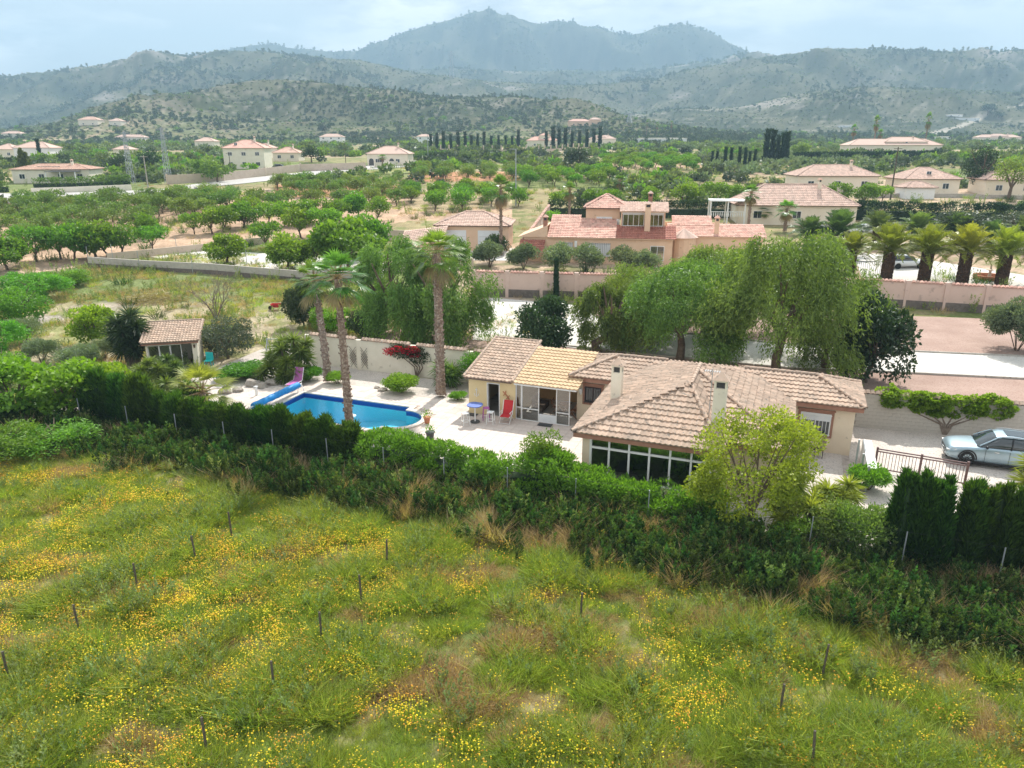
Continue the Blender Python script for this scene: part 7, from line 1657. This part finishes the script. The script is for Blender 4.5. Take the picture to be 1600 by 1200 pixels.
hedge('hedge', 'dark hedge in front of the far villa with palms', [on(1240, 252)[:2], on(1330, 252)[:2], on(1465, 249)[:2]], lambda s: 3.0+0*s, 1.0, 'lf_cyp_far', 110, .8, .35, .3)
hedge('hedge', 'oleander hedge right of the arcaded house', [on(636, 250)[:2], on(700, 247)[:2]], lambda s: 2.6+0*s, 1.0, 'lf_almond', 110, .7, .3, .3)

# ------------------------------------------------------------------ palms and trees of the neighbour
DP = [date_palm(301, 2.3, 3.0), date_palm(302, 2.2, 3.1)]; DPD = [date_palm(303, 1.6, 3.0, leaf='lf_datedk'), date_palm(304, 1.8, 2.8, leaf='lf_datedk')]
for i, (px, py, lb) in enumerate(((1383, 443, 'squat date palm at the left end of the front row behind the pink wall'), (1442, 443, 'squat date palm second in the front row behind the pink wall'), (1502, 444, 'squat date palm third in the front row, left of the fountain'), (1563, 446, 'squat date palm right of the fountain behind the pink wall'), (1326, 432, 'yellowing date palm beside the weeping tree'), (1628, 448, 'squat date palm cut by the right frame edge'))):
    spawn(DP[i % 2], 'date_palm', lb, 'palm tree', on(px, py), i*1.3, (1.15, 1.15, 1.35) if i != 4 else 1.05, 'date palms behind the pink wall')
for i, (px, py, lb) in enumerate(((1305, 398, 'large dark date palm above the weeping tree, back row'), (1368, 385, 'dark date palm second in the back row'), (1428, 386, 'dark date palm third in the back row'), (1490, 388, 'dark date palm fourth in the back row'), (1545, 390, 'small dark date palm fifth in the back row'), (1262, 396, 'dark date palm below the neighbour house gutter'), (1598, 392, 'dark date palm at the right end of the back row'))):
    spawn(DPD[i % 2], 'date_palm', lb, 'palm tree', on(px, py), i*2.1, 1.4 if i == 0 else (.95 if i == 4 else 1.15), 'dark date palms in the back row')
FP = [fan_palm(311, 5.6, .22, 1.5, 26, (0, 0), 'lf_palm', 14), fan_palm(312, 3.2, .26, 1.7, 28, (0, 0), 'lf_palm', 8)]
for px, py, k_, hs, lb in ((783, 400, 0, 1.42, 'slim fan palm in front of the garage corner'), (889, 352, 0, .95, 'fan palm beside the villa tower at its left'), (1168, 364, 0, 1.0, 'fan palm between the villa and the neighbour house'), (1226, 362, 1, 1.0, 'short fan palm in front of the neighbour house wall'), (968, 305, 1, .9, 'grey green fan palm in the far orchard'), (1190, 350, 1, .6, 'small fan palm at the foot of the taller one by the neighbour house')):
    spawn(FP[k_], 'fan_palm', lb, 'palm tree', on(px, py), px, (1, 1, hs))
for px, py, hpx, lb in ((1330, 238, 38, 'far fan palm left of the large cream villa'), (1363, 240, 52, 'tallest far fan palm in front of the large cream villa'), (1372, 236, 30, 'shorter far fan palm beside the tallest one'), (1443, 238, 54, 'far fan palm right of the large cream villa'), (1010, 216, 24, 'far palm above the white farm building, left one'), (1026, 216, 22, 'far palm above the white farm building, middle one'), (1048, 214, 22, 'far palm above the white farm building, right one'), (598, 262, 18, 'palm in front of the arcaded house'), (880, 222, 14, 'small palm behind the cypress row')):
    x, y, z = on(px, py); hm_ = hpx*mpp(y, z); spawn(FP[0], 'fan_palm', lb, 'palm tree', (x, y, z), px, (1.3, 1.3, hm_/6.3))
OV = shrub(321, 1.5, 2.2, 4200, .22, .10, 'lf_olive', 16, .45)
for i, (px, py, s_, lb) in enumerate(((765, 418, 1.0, 'pale olive shrub left end of the row in front of the villa'), (818, 420, .95, 'round pale olive shrub under the villa porch roof'), (872, 422, 1.0, 'round pale olive shrub beside the slim cypress'), (915, 424, 1.0, 'round pale olive shrub below the wide barred window'), (975, 428, 1.0, 'round pale olive tree right of the row in front of the villa'), (1010, 430, .9, 'pale olive shrub half hidden by the weeping tree'))):
    spawn(OV, 'olive_shrub', lb, 'shrub', on(px, py), i, s_*1.3, 'olive shrubs in front of the villa')
veg(leafy(322, 2.6, 1.6, 1.5, .1, 2.5, 2400, .25, .12, 'lf_dark'), 775, 398, 1, 'shrub', 'dark rounded shrub beside the garage corner palm', 'shrub')
veg(leafy(323, 2.6, 1.6, 1.5, .1, 2.5, 2400, .25, .12, 'lf_fig'), 862, 352, .9, 'shrub', 'bright shrub at the foot of the villa tower', 'shrub')
spawn(conifer(324, 3.6, .33, 2600, 'lf_cyp_far', .22, .07, 2), 'cypress', 'slim dark cypress in front of the pink wall', 'cypress', on(867, 470), 0, (1, 1, 1.3))
# mulberries of the yard and other broad crowns
MUL = [leafy(331+i, 3.6, 2.5, 2.4, .8, 3.8, 3400, .30, .22, 'lf_bright', k=20, cr=.36, trunk=.14, base=.22, low=-.9) for i in range(3)]
ALM = [leafy(341+i, 3.4, 2.3, 2.2, .9, 3.6, 1300, .36, .15, 'lf_almond', k=15, cr=.36, trunk=.11, base=.24, low=-.8) for i in range(4)]
BRT = [leafy(351+i, 3.4, 2.3, 2.2, .9, 3.6, 1400, .36, .18, 'lf_bright', k=15, cr=.36, trunk=.11, base=.24, low=-.8) for i in range(3)]
for i, (px, py, s_, w_, lb) in enumerate(((355, 413, .95, 1.0, 'bright green bushy tree alone in the pale yard by the low wall'), (450, 421, 1.05, 1.05, 'bright mulberry at the left of the big one'), (492, 418, .9, .75, 'narrow mulberry beside the big one'), (545, 422, 1.55, 1.6, 'biggest bright mulberry with wide crown by the grey wall'), (575, 400, 1.3, 1.2, 'bright tree behind the biggest mulberry'))):
    veg(MUL[i % 3], px, py, s_, 'mulberry_tree', lb, 'tree', w_)
for i, (px, py, s_) in enumerate(((11, 422, 1), (57, 409, 1.2), (95, 405, 1.15), (117, 407, 1.25), (150, 404, 1.15), (167, 402, 1.1), (191, 400, 1.1), (239, 393, .95), (225, 372, .9), (332, 366, 1.1), (304, 366, .9), (350, 363, 1.1), (382, 356, 1.05), (416, 388, 1.0), (445, 354, 1.1), (420, 350, 1.0), (475, 352, 1.0), (500, 348, 1.05), (530, 345, 1.0), (390, 340, 1.0), (560, 340, 1.1), (470, 372, 1.2), (510, 372, 1.2), (590, 345, 1.1))):
    veg(BRT[i % 3] if i % 4 else MUL[i % 3], px, py, s_, 'orchard_tree', 'bright green round-crowned fruit tree in the near orchard', 'tree', s_, 'near orchard of bright fruit trees')
for i, (px, py, s_, pr, lb) in enumerate(((1000, 352, 1.1, 0, 'bright citrus tree behind the villa tower'), (955, 330, 1.1, 1, 'bright round tree left of the tower behind the hedge'), (1018, 322, 1.0, 2, 'bright tree behind the hedge, middle of the line'), (1068, 324, 1.3, 0, 'large bright tree behind the hedge right of the chimney'), (1118, 324, 1.3, 1, 'large bright tree right of the villa hedge'), (1150, 322, 1.1, 2, 'bright tree near the purple plum'), (925, 325, 1.0, 0, 'bright green tree at the left end of the line behind the hedge'), (875, 330, 1.0, 1, 'bright tree between the palm and the tower'), (1310, 322, 1.2, 2, 'bright bushy tree in front of the wide pink roof'), (1350, 322, 1.2, 0, 'bright bushy tree right of the wide pink roof'), (1275, 318, .9, 1, 'bright tree left under the wide pink roof'), (1378, 316, .9, 1, 'yellow green tree beside the small white hut'))):
    veg(BRT[pr], px, py, s_, 'citrus_tree', lb, 'tree', s_)
veg(leafy(361, 3.4, 2.2, 2.0, .2, 3.4, 1500, .3, .15, 'lf_purple'), 1188, 310, .9, 'plum_tree', 'purple leaved plum tree in the line of green trees')
veg(leafy(362, 9, 4.2, 4.0, .8, 9, 3600, .45, .2, 'lf_dark', k=26, cr=.33, trunk=.3, low=-.9), 1530, 300, 1.05, 'pine_tree', 'tall dark pine right of the cream houses')
veg(leafy(363, 7, 3.6, 3.4, 2.0, 7.2, 2600, .4, .16, 'lf_pepper', k=20, cr=.34, trunk=.3, low=-.7), 1575, 312, 1.15, 'tree', 'light green spreading tree at the right frame edge')
BB2 = leafy(364, 4.5, 2.6, 2.4, .1, 4.4, 2800, .3, .13, 'lf_grey', k=20, cr=.4, trunk=.15)
veg(BB2, 1498, 385, 1.15, 'blue_cedar', 'bluish dark tree behind the date palms in front of the hedge', 'tree', 1.5); veg(BB2, 1590, 380, 1.0, 'blue_cedar', 'bluish dark tree at the right frame edge behind the date palms', 'tree', 1.4)
veg(conifer(365, 7, 2.4, 3200, 'lf_gold', .5, .2, 4), 40, 273, 1.0, 'golden_conifer', 'golden green conifer behind the solar panel house', 'tree', .95)
for px, py, s_, lb in ((903, 266, 1.3, 'big dark bushy tree in the middle of the far orchards'), (238, 268, 1.2, 'dark round tree between the pylons'), (190, 270, 1.0, 'dark round tree left of the pylons'), (487, 254, 1.2, 'dark tree beside the low cream house'), (340, 285, 1.2, 'broad green tree in front of the two storey house'), (318, 280, 1.1, 'green tree at the left of the two storey house'), (1543, 180, 3.4, 'dark umbrella shaped tree on the right hillside'), (1560, 186, 2.2, 'smaller dark tree beside the umbrella shaped one'), (508, 208, 2.0, 'dark tree above the white two storey house'), (1250, 248, 1.3, 'bright tree left of the far dark hedge'), (1420, 240, 1.2, 'tree in front of the large cream villa arcade')):
    veg(leafy(int(px), 5, 3.2, 3.0, .3, 5, 1100, .6, .3, 'lf_dark' if 'bright' not in lb and 'green tree' not in lb else 'lf_almond', k=16, trunk=.2), px, py, s_, 'broad_tree', lb, 'tree')
# orchards: every tree its own
def orchard(poly_px, step, protos, label, group, ang_=.2, jit=.35, smin=.8, smax=1.1, cap_=200, name='almond_tree', prob=1.0):
    poly = wpoly(poly_px); P_ = np.array(poly); c = P_.mean(0); n = 0; ca, sa = math.cos(ang_), math.sin(ang_)
    R_ = int(np.abs(P_-c).max()/step*1.5)+2
    for i in range(-R_, R_):
        for j in range(-R_, R_):
            x = c[0]+(i*step)*ca-(j*step)*sa+rnd.uniform(-jit, jit); y = c[1]+(i*step)*sa+(j*step)*ca+rnd.uniform(-jit, jit)
            if not in_poly(x, y, poly) or rnd.random() > prob: continue
            if n >= cap_: return n
            s_ = rnd.uniform(smin, smax); spawn(protos[n % len(protos)], name, label, 'tree', (x, y, Tz(x, y)-.05), rnd.random()*6, s_, group); n += 1
    return n
cnt = [orchard([(0,322),(205,322),(330,312),(360,330),(250,352),(150,378),(0,395)], 5.2, ALM, 'grey green almond tree in the left orchard behind the bright trees', 'almond trees of the left orchard', cap_=75),
       orchard([(430,291),(640,292),(640,310),(430,307)], 5.0, ALM, 'almond tree on the red soil strip in mid distance', 'almond trees on the red soil', .05, cap_=60),
       orchard([(640,308),(800,308),(815,325),(640,334)], 5.0, BRT, 'green fruit tree right of the red soil orchard', 'fruit trees above the garage', .05, cap_=40),
       orchard([(660,270),(800,270),(812,283),(650,284)], 6.0, ALM, 'almond tree in the upper red soil orchard', 'almond trees of the upper red orchard', .05, cap_=40),
       orchard([(945,252),(1085,252),(1098,268),(940,270)], 6.5, BRT, 'bright almond tree in the sunny far orchard', 'bright trees of the far orchard', .05, cap_=50),
       orchard([(810,276),(960,272),(960,292),(815,296)], 5.4, BRT, 'bright almond tree left of the big dark bush orchard', 'bright trees left of the dark tree', .05, cap_=40),
       orchard([(215,325),(380,318),(640,312),(640,322),(440,332),(300,345)], 5.2, ALM, 'almond tree in the middle orchard row', 'almond trees of the middle orchard', .1, cap_=45)]
print('orchards', cnt)
# cypress rows far away
FC = conifer(371, 7.5, .8, 620, 'lf_cyp_far', .8, .26, 1, power_=1.1)
for i in range(26):
    u_ = i/25; px = 672+u_*266; x, y, z = on(px, 236-3*u_); hp = (30 if 860 < px < 945 else 24)*rnd.uniform(.75, 1.15)
    if 815 < px < 850: continue
    k_ = hp*mpp(y, z)/7.5; spawn(FC, 'cypress', 'dark slim cypress in the long row behind the white posted wall', 'cypress', (x, y+4, z), i, (k_*1.15, k_*1.15, k_), 'cypresses behind the white posted wall')
for i, px in enumerate((1112, 1120, 1133, 1141, 1153, 1162, 1170, 1179, 1197, 1205, 1212, 1219, 1226)):
    hp = (44 if px > 1190 else 26)*rnd.uniform(.8, 1.1); x, y, z = on(px, 262 if px < 1190 else 256); k_ = hp*mpp(y, z)/7.5; spawn(FC, 'cypress', 'dark cypress in the small group right of the sunny orchard', 'cypress', (x, y, z), i, (k_*1.1, k_*1.1, k_), 'cypress group right of the sunny orchard')
for px, py, hp, lb in ((63, 252, 30, 'slim cypress in front of the pale villa at the left'), (43, 246, 18, 'shorter slim cypress at the pale villa'), (50, 247, 14, 'smallest slim cypress at the pale villa')):
    x, y, z = on(px, py); k_ = hp*mpp(y, z)/7.5; spawn(FC, 'cypress', lb, 'cypress', (x, y, z), 0, k_)
# ------------------------------------------------------------------ pylons and poles
def pylon(label, px, py, top, wb):
    x, y, z = on(px, py); s_ = mpp(y, z); h_ = (py-top)*s_*1.03; o = thing('power_pylon', label, 'pylon', (x, y, z)); k = MB(); w0, w1 = wb*s_/2, wb*s_/7; n = 9
    t_ = max(.08, s_*.4)
    for sx in (-1, 1):
        for sy in (-1, 1): k.bar((sx*w0, sy*w0, 0), (sx*w1, sy*w1, h_), t_)
    for i in range(n):
        z0, z1 = h_*i/n, h_*(i+1)/n; a, b = w0+(w1-w0)*i/n, w0+(w1-w0)*(i+1)/n
        for sy in (-1, 1): k.bar((-a, sy*a, z0), (b, sy*b, z1), t_*.6); k.bar((a, sy*a, z0), (-b, sy*b, z1), t_*.6); k.bar((sy*a, -a, z0), (sy*b, b, z1), t_*.6)
    k.build('tower', M['steel'], o)
    for i, zz in enumerate((.82, .90, .97)): MB().bar((-w0*1.6, 0, h_*zz), (w0*1.6, 0, h_*zz), t_).build('crossarm', M['steel'], o)
    return (x, y, z+h_)
tops = [pylon('grey lattice pylon beside the lane, left one of the near pair', 206, 287, 212, 9), pylon('grey lattice pylon on a concrete foot, right one of the near pair', 264, 287, 206, 9), pylon('faint lattice pylon standing on the mountain flank', 706, 122, 84, 7), pylon('branching lattice pylon in the far valley', 983, 192, 178, 8)]
def pole(label, px, py, top, m='wood_post', w_=.13, lamp=False):
    x, y, z = on(px, py); s_ = mpp(y, z); h_ = (py-top)*s_*1.03; o = thing('street_lamp' if lamp else 'power_pole', label, 'street lamp' if lamp else 'pole', (x, y, z)); MB().tube([(0, 0, -.2), (0, 0, h_)], [w_, w_*.6], 8).build('shaft', M[m], o)
    if lamp: MB().bar((0, 0, h_), (-1.4, 0, h_+.1), .08).build('arm', M[m], o); MB().box(-1.9, -1.2, -.15, .15, h_+.05, h_+.2).build('lamp_head', M['grey_dark'], o)
    else: MB().bar((-.8, 0, h_-.3), (.8, 0, h_-.3), .1).build('crossarm', M[m], o)
    return (x, y, z+h_)
pole('tall concrete pole rising from a bush between the pylons', 233, 303, 247, 'concrete', .16); pole('dark wooden pole in front of the two storey house', 362, 279, 241); pole('wooden pole behind the wall of the arcaded house', 541, 265, 234); pole('grey street lamp post beside the oleander hedge', 669, 250, 213, 'steel', .14, True)
pole('tall pale street lamp left of the villa palm', 806, 322, 240, 'steel', .13, True); pole('slanting dark pole left of the wide pink roof', 1391, 312, 236, 'wood_post', .17); pole('wooden pole far behind the long cypress wall', 604, 222, 206)
pl = [(1600, 100), (1150, 142), (800, 170)]
for zz in (0, 1.2):
    k = MB(); a, b = np.array(tops[0]), np.array(tops[1]); n_ = 10
    for (p_, q_) in ((a, b), (b, np.array((180., 420., 40.))), (a, np.array((-320., 190., 34.)))):
        t = np.linspace(0, 1, n_+1)[:, None]; c = p_+(q_-p_)*t; c[:, 2] -= 4*(t*(1-t))[:, 0]*np.linalg.norm(q_-p_)*.02+zz; k.tube(c, .022, 3, cap=False)
    o = k.build('power_line', M['grey_dark']); tag(o, ('upper' if zz == 0 else 'lower')+' thin power line strung between the two near pylons', 'power line', 'power lines')
# fountain, gate and vehicle behind the date palms
x, y, z = on(1545, 436); o = thing('fountain', 'round stone fountain with pedestal basin between the date palms', 'fountain', (x, y, z)); k = MB(); th = np.linspace(0, 2*math.pi, 25)[:-1]
V = []; [V.extend([(1.5*math.cos(t), 1.5*math.sin(t), 0), (1.55*math.cos(t), 1.55*math.sin(t), .45), (1.3*math.cos(t), 1.3*math.sin(t), .45), (1.3*math.cos(t), 1.3*math.sin(t), .1)]) for t in th]
k.add(V, [(i*4+j, ((i+1) % 24)*4+j, ((i+1) % 24)*4+j+1, i*4+j+1) for i in range(24) for j in range(3)]); k.build('basin', M['terracotta'], o)
MB().tube([(0, 0, 0), (0, 0, .8), (0, 0, .9), (0, 0, 1.05), (0, 0, 1.1), (0, 0, 1.5)], [.22, .12, .15, .6, .1, .08], 12).build('pedestal', M['sand_wall'], o)
x, y, z = on(1350, 432); o = thing('driveway_gate', 'pale iron entrance gate left of the date palms', 'gate', (x, y, z), VR); [MB().box(-1.8+.22*i, -1.76+.22*i, -.02, .02, .1, 1.6).build('bar', M['steel'], o) for i in range(17)]; MB().box(-1.9, 1.9, -.03, .03, 1.6, 1.68).build('rail', M['steel'], o); MB().box(1.95, 2.4, -.2, .2, 0, 2.1).build('post', M['render_pink'], o)
def simple_car(label, px, py, rz, m):
    x, y, z = on(px, py); o = thing('parked_car', label, 'car', (x, y, z), rz)
    s2 = [(x_, [(.9*q, z_) for q, z_ in ((.9, .3), (1, .55), (.95, .85 if x_ < 1.4 else .75), (.85, .9 if x_ < 1.4 else .78))]) for x_ in (-2.1, -1.5, 0, 1.2, 1.9, 2.15)]
    car_loft(s2, m, 'body', o); car_loft([(x_, [(.78, .88), (.66, zt)]) for x_, zt in ((-1.9, .92), (-1.5, 1.4), (0, 1.45), (.5, 1.3), (1.1, .92))], M['car_glass'], 'windows', o); MB().box(-1.4, .1, -.6, .6, 1.44, 1.48).build('roof', m, o)
    for x_ in (-1.3, 1.35):
        for s_ in (-.88, .88): MB().tube([(x_, s_-.1, .32), (x_, s_+.1, .32)], .32, 14).build('wheel', M['tyre'], o)
M['car_white'] = mat('white_car_paint', (.7, .72, .74), None, rough=.25, spec=.6)
simple_car('white car parked behind the left date palm of the front row', 1412, 418, .1, M['car_white']); simple_car('pale car between the back row of date palms and the hedge', 1352, 366, .2, M['car_white'])
simple_car('dark car on the lane in front of the long cream wall', 438, 264, .0, M['black_trim'])
# pickets above the grey wall
for i, (px, py, tp) in enumerate(((139, 412, 385), (178, 413, 382), (219, 425, 392), (236, 391, 375), (277, 396, 372), (302, 430, 400), (386, 414, 380))):
    x, y, z = on(px, py); s_ = mpp(y, z); o = MB().tube([(0, 0, 0), (0, 0, (py-tp)*s_)], .035, 5).build('fence_post', M['steel']); o.location = (x, y, z); tag(o, 'thin leaning metal post along the low walls of the mulberry yard', 'post', 'metal posts round the mulberry yard')

# ------------------------------------------------------------------ countless far vegetation
def farblob(seed, n, leaf, r=2.2, hh=3.0, L_=1.3, W_=.8):
    g = gen(seed); p, d, ti = clump_pts(g, n, (0, 0, hh*.55), (r, r, hh*.5), 7, .5); m = MB(); m.leaves(p, L_, W_, d+g.normal(size=(n, 3))*.6, np.clip(ti, 0, 1), g=g); return m.mesh('far_plant', M[leaf])
FB = [farblob(401, 120, 'lf_far'), farblob(402, 120, 'lf_grey'), farblob(403, 120, 'lf_pine'), farblob(404, 110, 'lf_olive', 2.0, 2.4), farblob(405, 120, 'lf_bright'), farblob(406, 120, 'lf_pine', 1.6, 6, 1.4, .8), farblob(407, 60, 'lf_far', 1.5, 1.0, .9, .6), farblob(408, 60, 'lf_grey', 1.5, 1.1, .9, .6)]
g = gen(410); n_ = 30000; y = np.exp(g.uniform(math.log(95), math.log(1000), n_)); x = g.uniform(-1, 1, n_)*(y*.82+10)
pl_ = vnoise(np.floor(x/42+.6*np.floor(y/34)), np.floor(y/34), 31); dn = fbm(x/22, y/22, 420, 3)
k = (g.random(n_) < np.clip(.02+.95*ss(.45, .62, dn)+.35*(pl_ > .75), 0, 1)*np.where(y > 170, .60, .16)*(1-.55*ss(380, 700, y)))
# keep roads, yards and house plots clear
for poly in (wpoly([(-60,322),(250,308),(350,290),(560,272),(660,268),(660,254),(540,256),(345,276),(240,287),(0,294),(-60,296)]), [on(*q)[:2] for q in ((560,402),(1400,425),(1700,450),(1700,345),(1150,340),(850,330),(800,370),(600,380))], wpoly([(0,322),(640,290),(820,268),(960,270),(960,296),(820,330),(640,345),(600,380),(470,400),(150,420),(0,430)]), wpoly([(930,250),(1100,250),(1105,272),(930,272)])):
    k &= ~pip(x, y, poly)
for o in [o for o in C.objects if o.get('category') in ('house', 'hut')]:
    hx_, hy_ = o.location.x, o.location.y; k &= ~((np.abs(x-hx_) < 11) & (y > hy_-14) & (y < hy_+14))
x, y, pl_ = x[k], y[k], pl_[k]; idx = np.where(pl_ > .6, g.choice([0, 0, 3, 4], len(x)), np.where(pl_ < .25, 3, g.choice([1, 2, 0, 6, 3, 7], len(x))))
scatter('valley_trees', FB, np.stack([x, y, T(x, y)-.2], 1), idx, g.random(len(x))*6.3, g.uniform(.35, .95, len(x))*np.clip(.75+y/900, .7, 1.4)); print('valley', len(x))
n_ = 150000; y = np.exp(g.uniform(math.log(600), math.log(4300), n_)); x = g.uniform(-1, 1, n_)*(y*.82+10)
dn = fbm(x/110, y/110, 430, 5, .6); z = T(x, y); k = g.random(n_) < np.clip(.38+.7*ss(.50, .64, dn), 0, 1); x, y, z, dn = x[k], y[k], z[k], dn[k]
idx = np.where(g.random(len(x)) < ss(.48, .66, dn)*np.where(y < 1500, .30, .7)+.03, g.choice([2, 5, 1, 2], len(x)), g.choice([6, 7, 7, 6], len(x)))
scatter('hill_pines', FB, np.stack([x, y, z-.3], 1), idx, g.random(len(x))*6.3, g.uniform(.6, 1.3, len(x))*np.clip(y/1500, .7, 2.2)); print('hill', len(x))
# low scrub between the plots nearer by
n_ = 16000; y = g.uniform(62, 260, n_); x = g.uniform(-1, 1, n_)*(y*.8+6); dn = fbm(x/8, y/8, 440, 3); k = g.random(n_) < .05+.8*ss(.5, .62, dn)
for poly in (wpoly([(600,402),(1400,425),(1700,450),(1700,362),(1150,352),(850,345),(800,380),(600,395)]), wpoly([(206,396),(320,391),(440,398),(600,412),(600,430),(430,424),(300,415)]), wpoly([(-60,318),(250,303),(350,286),(560,268),(560,256),(345,276),(240,291),(0,296),(-60,298)]), [on(*q)[:2] for q in ((700,468),(1700,500))]+[(90, 30), (-5, 30)]):
    k &= ~pip(x, y, poly)
for o in [o for o in C.objects if o.get('category') in ('house', 'hut')]: k &= ~((np.abs(x-o.location.x) < 9) & (y > o.location.y-3) & (y < o.location.y+12))
x, y = x[k], y[k]; scatter('scrub', TU, np.stack([x, y, T(x, y)], 1), g.choice([3, 4, 6, 9, 5, 1], len(x)), g.random(len(x))*6.3, g.uniform(1.2, 2.6, len(x))); print('scrub', len(x))

for gname, lab in (('near orchard of bright fruit trees', 'bright fruit tree, %s from the left in the near orchard'), ('almond trees of the left orchard', 'greyish almond tree, %s from the left in the left orchard'),
    ('almond trees on the red soil', 'almond tree, %s from the left on the red soil strip'), ('fruit trees above the garage', 'green fruit tree, %s from the left behind the garage'), ('almond trees of the upper red orchard', 'almond tree, %s from the left in the upper red orchard'),
    ('bright trees of the far orchard', 'bright almond tree, %s from the left in the sunny far orchard'), ('bright trees left of the dark tree', 'bright tree, %s from the left in the plot beside the big dark bush'), ('almond trees of the middle orchard', 'almond tree, %s from the left in the middle orchard'),
    ('cypresses behind the white posted wall', 'dark slim cypress, %s from the left behind the white posted wall'), ('cypress group right of the sunny orchard', 'dark cypress, %s from the left in the group by the sunny orchard'), ('metal posts round the mulberry yard', 'thin leaning metal post, %s from the left round the mulberry yard')):
    number(gname, lab)
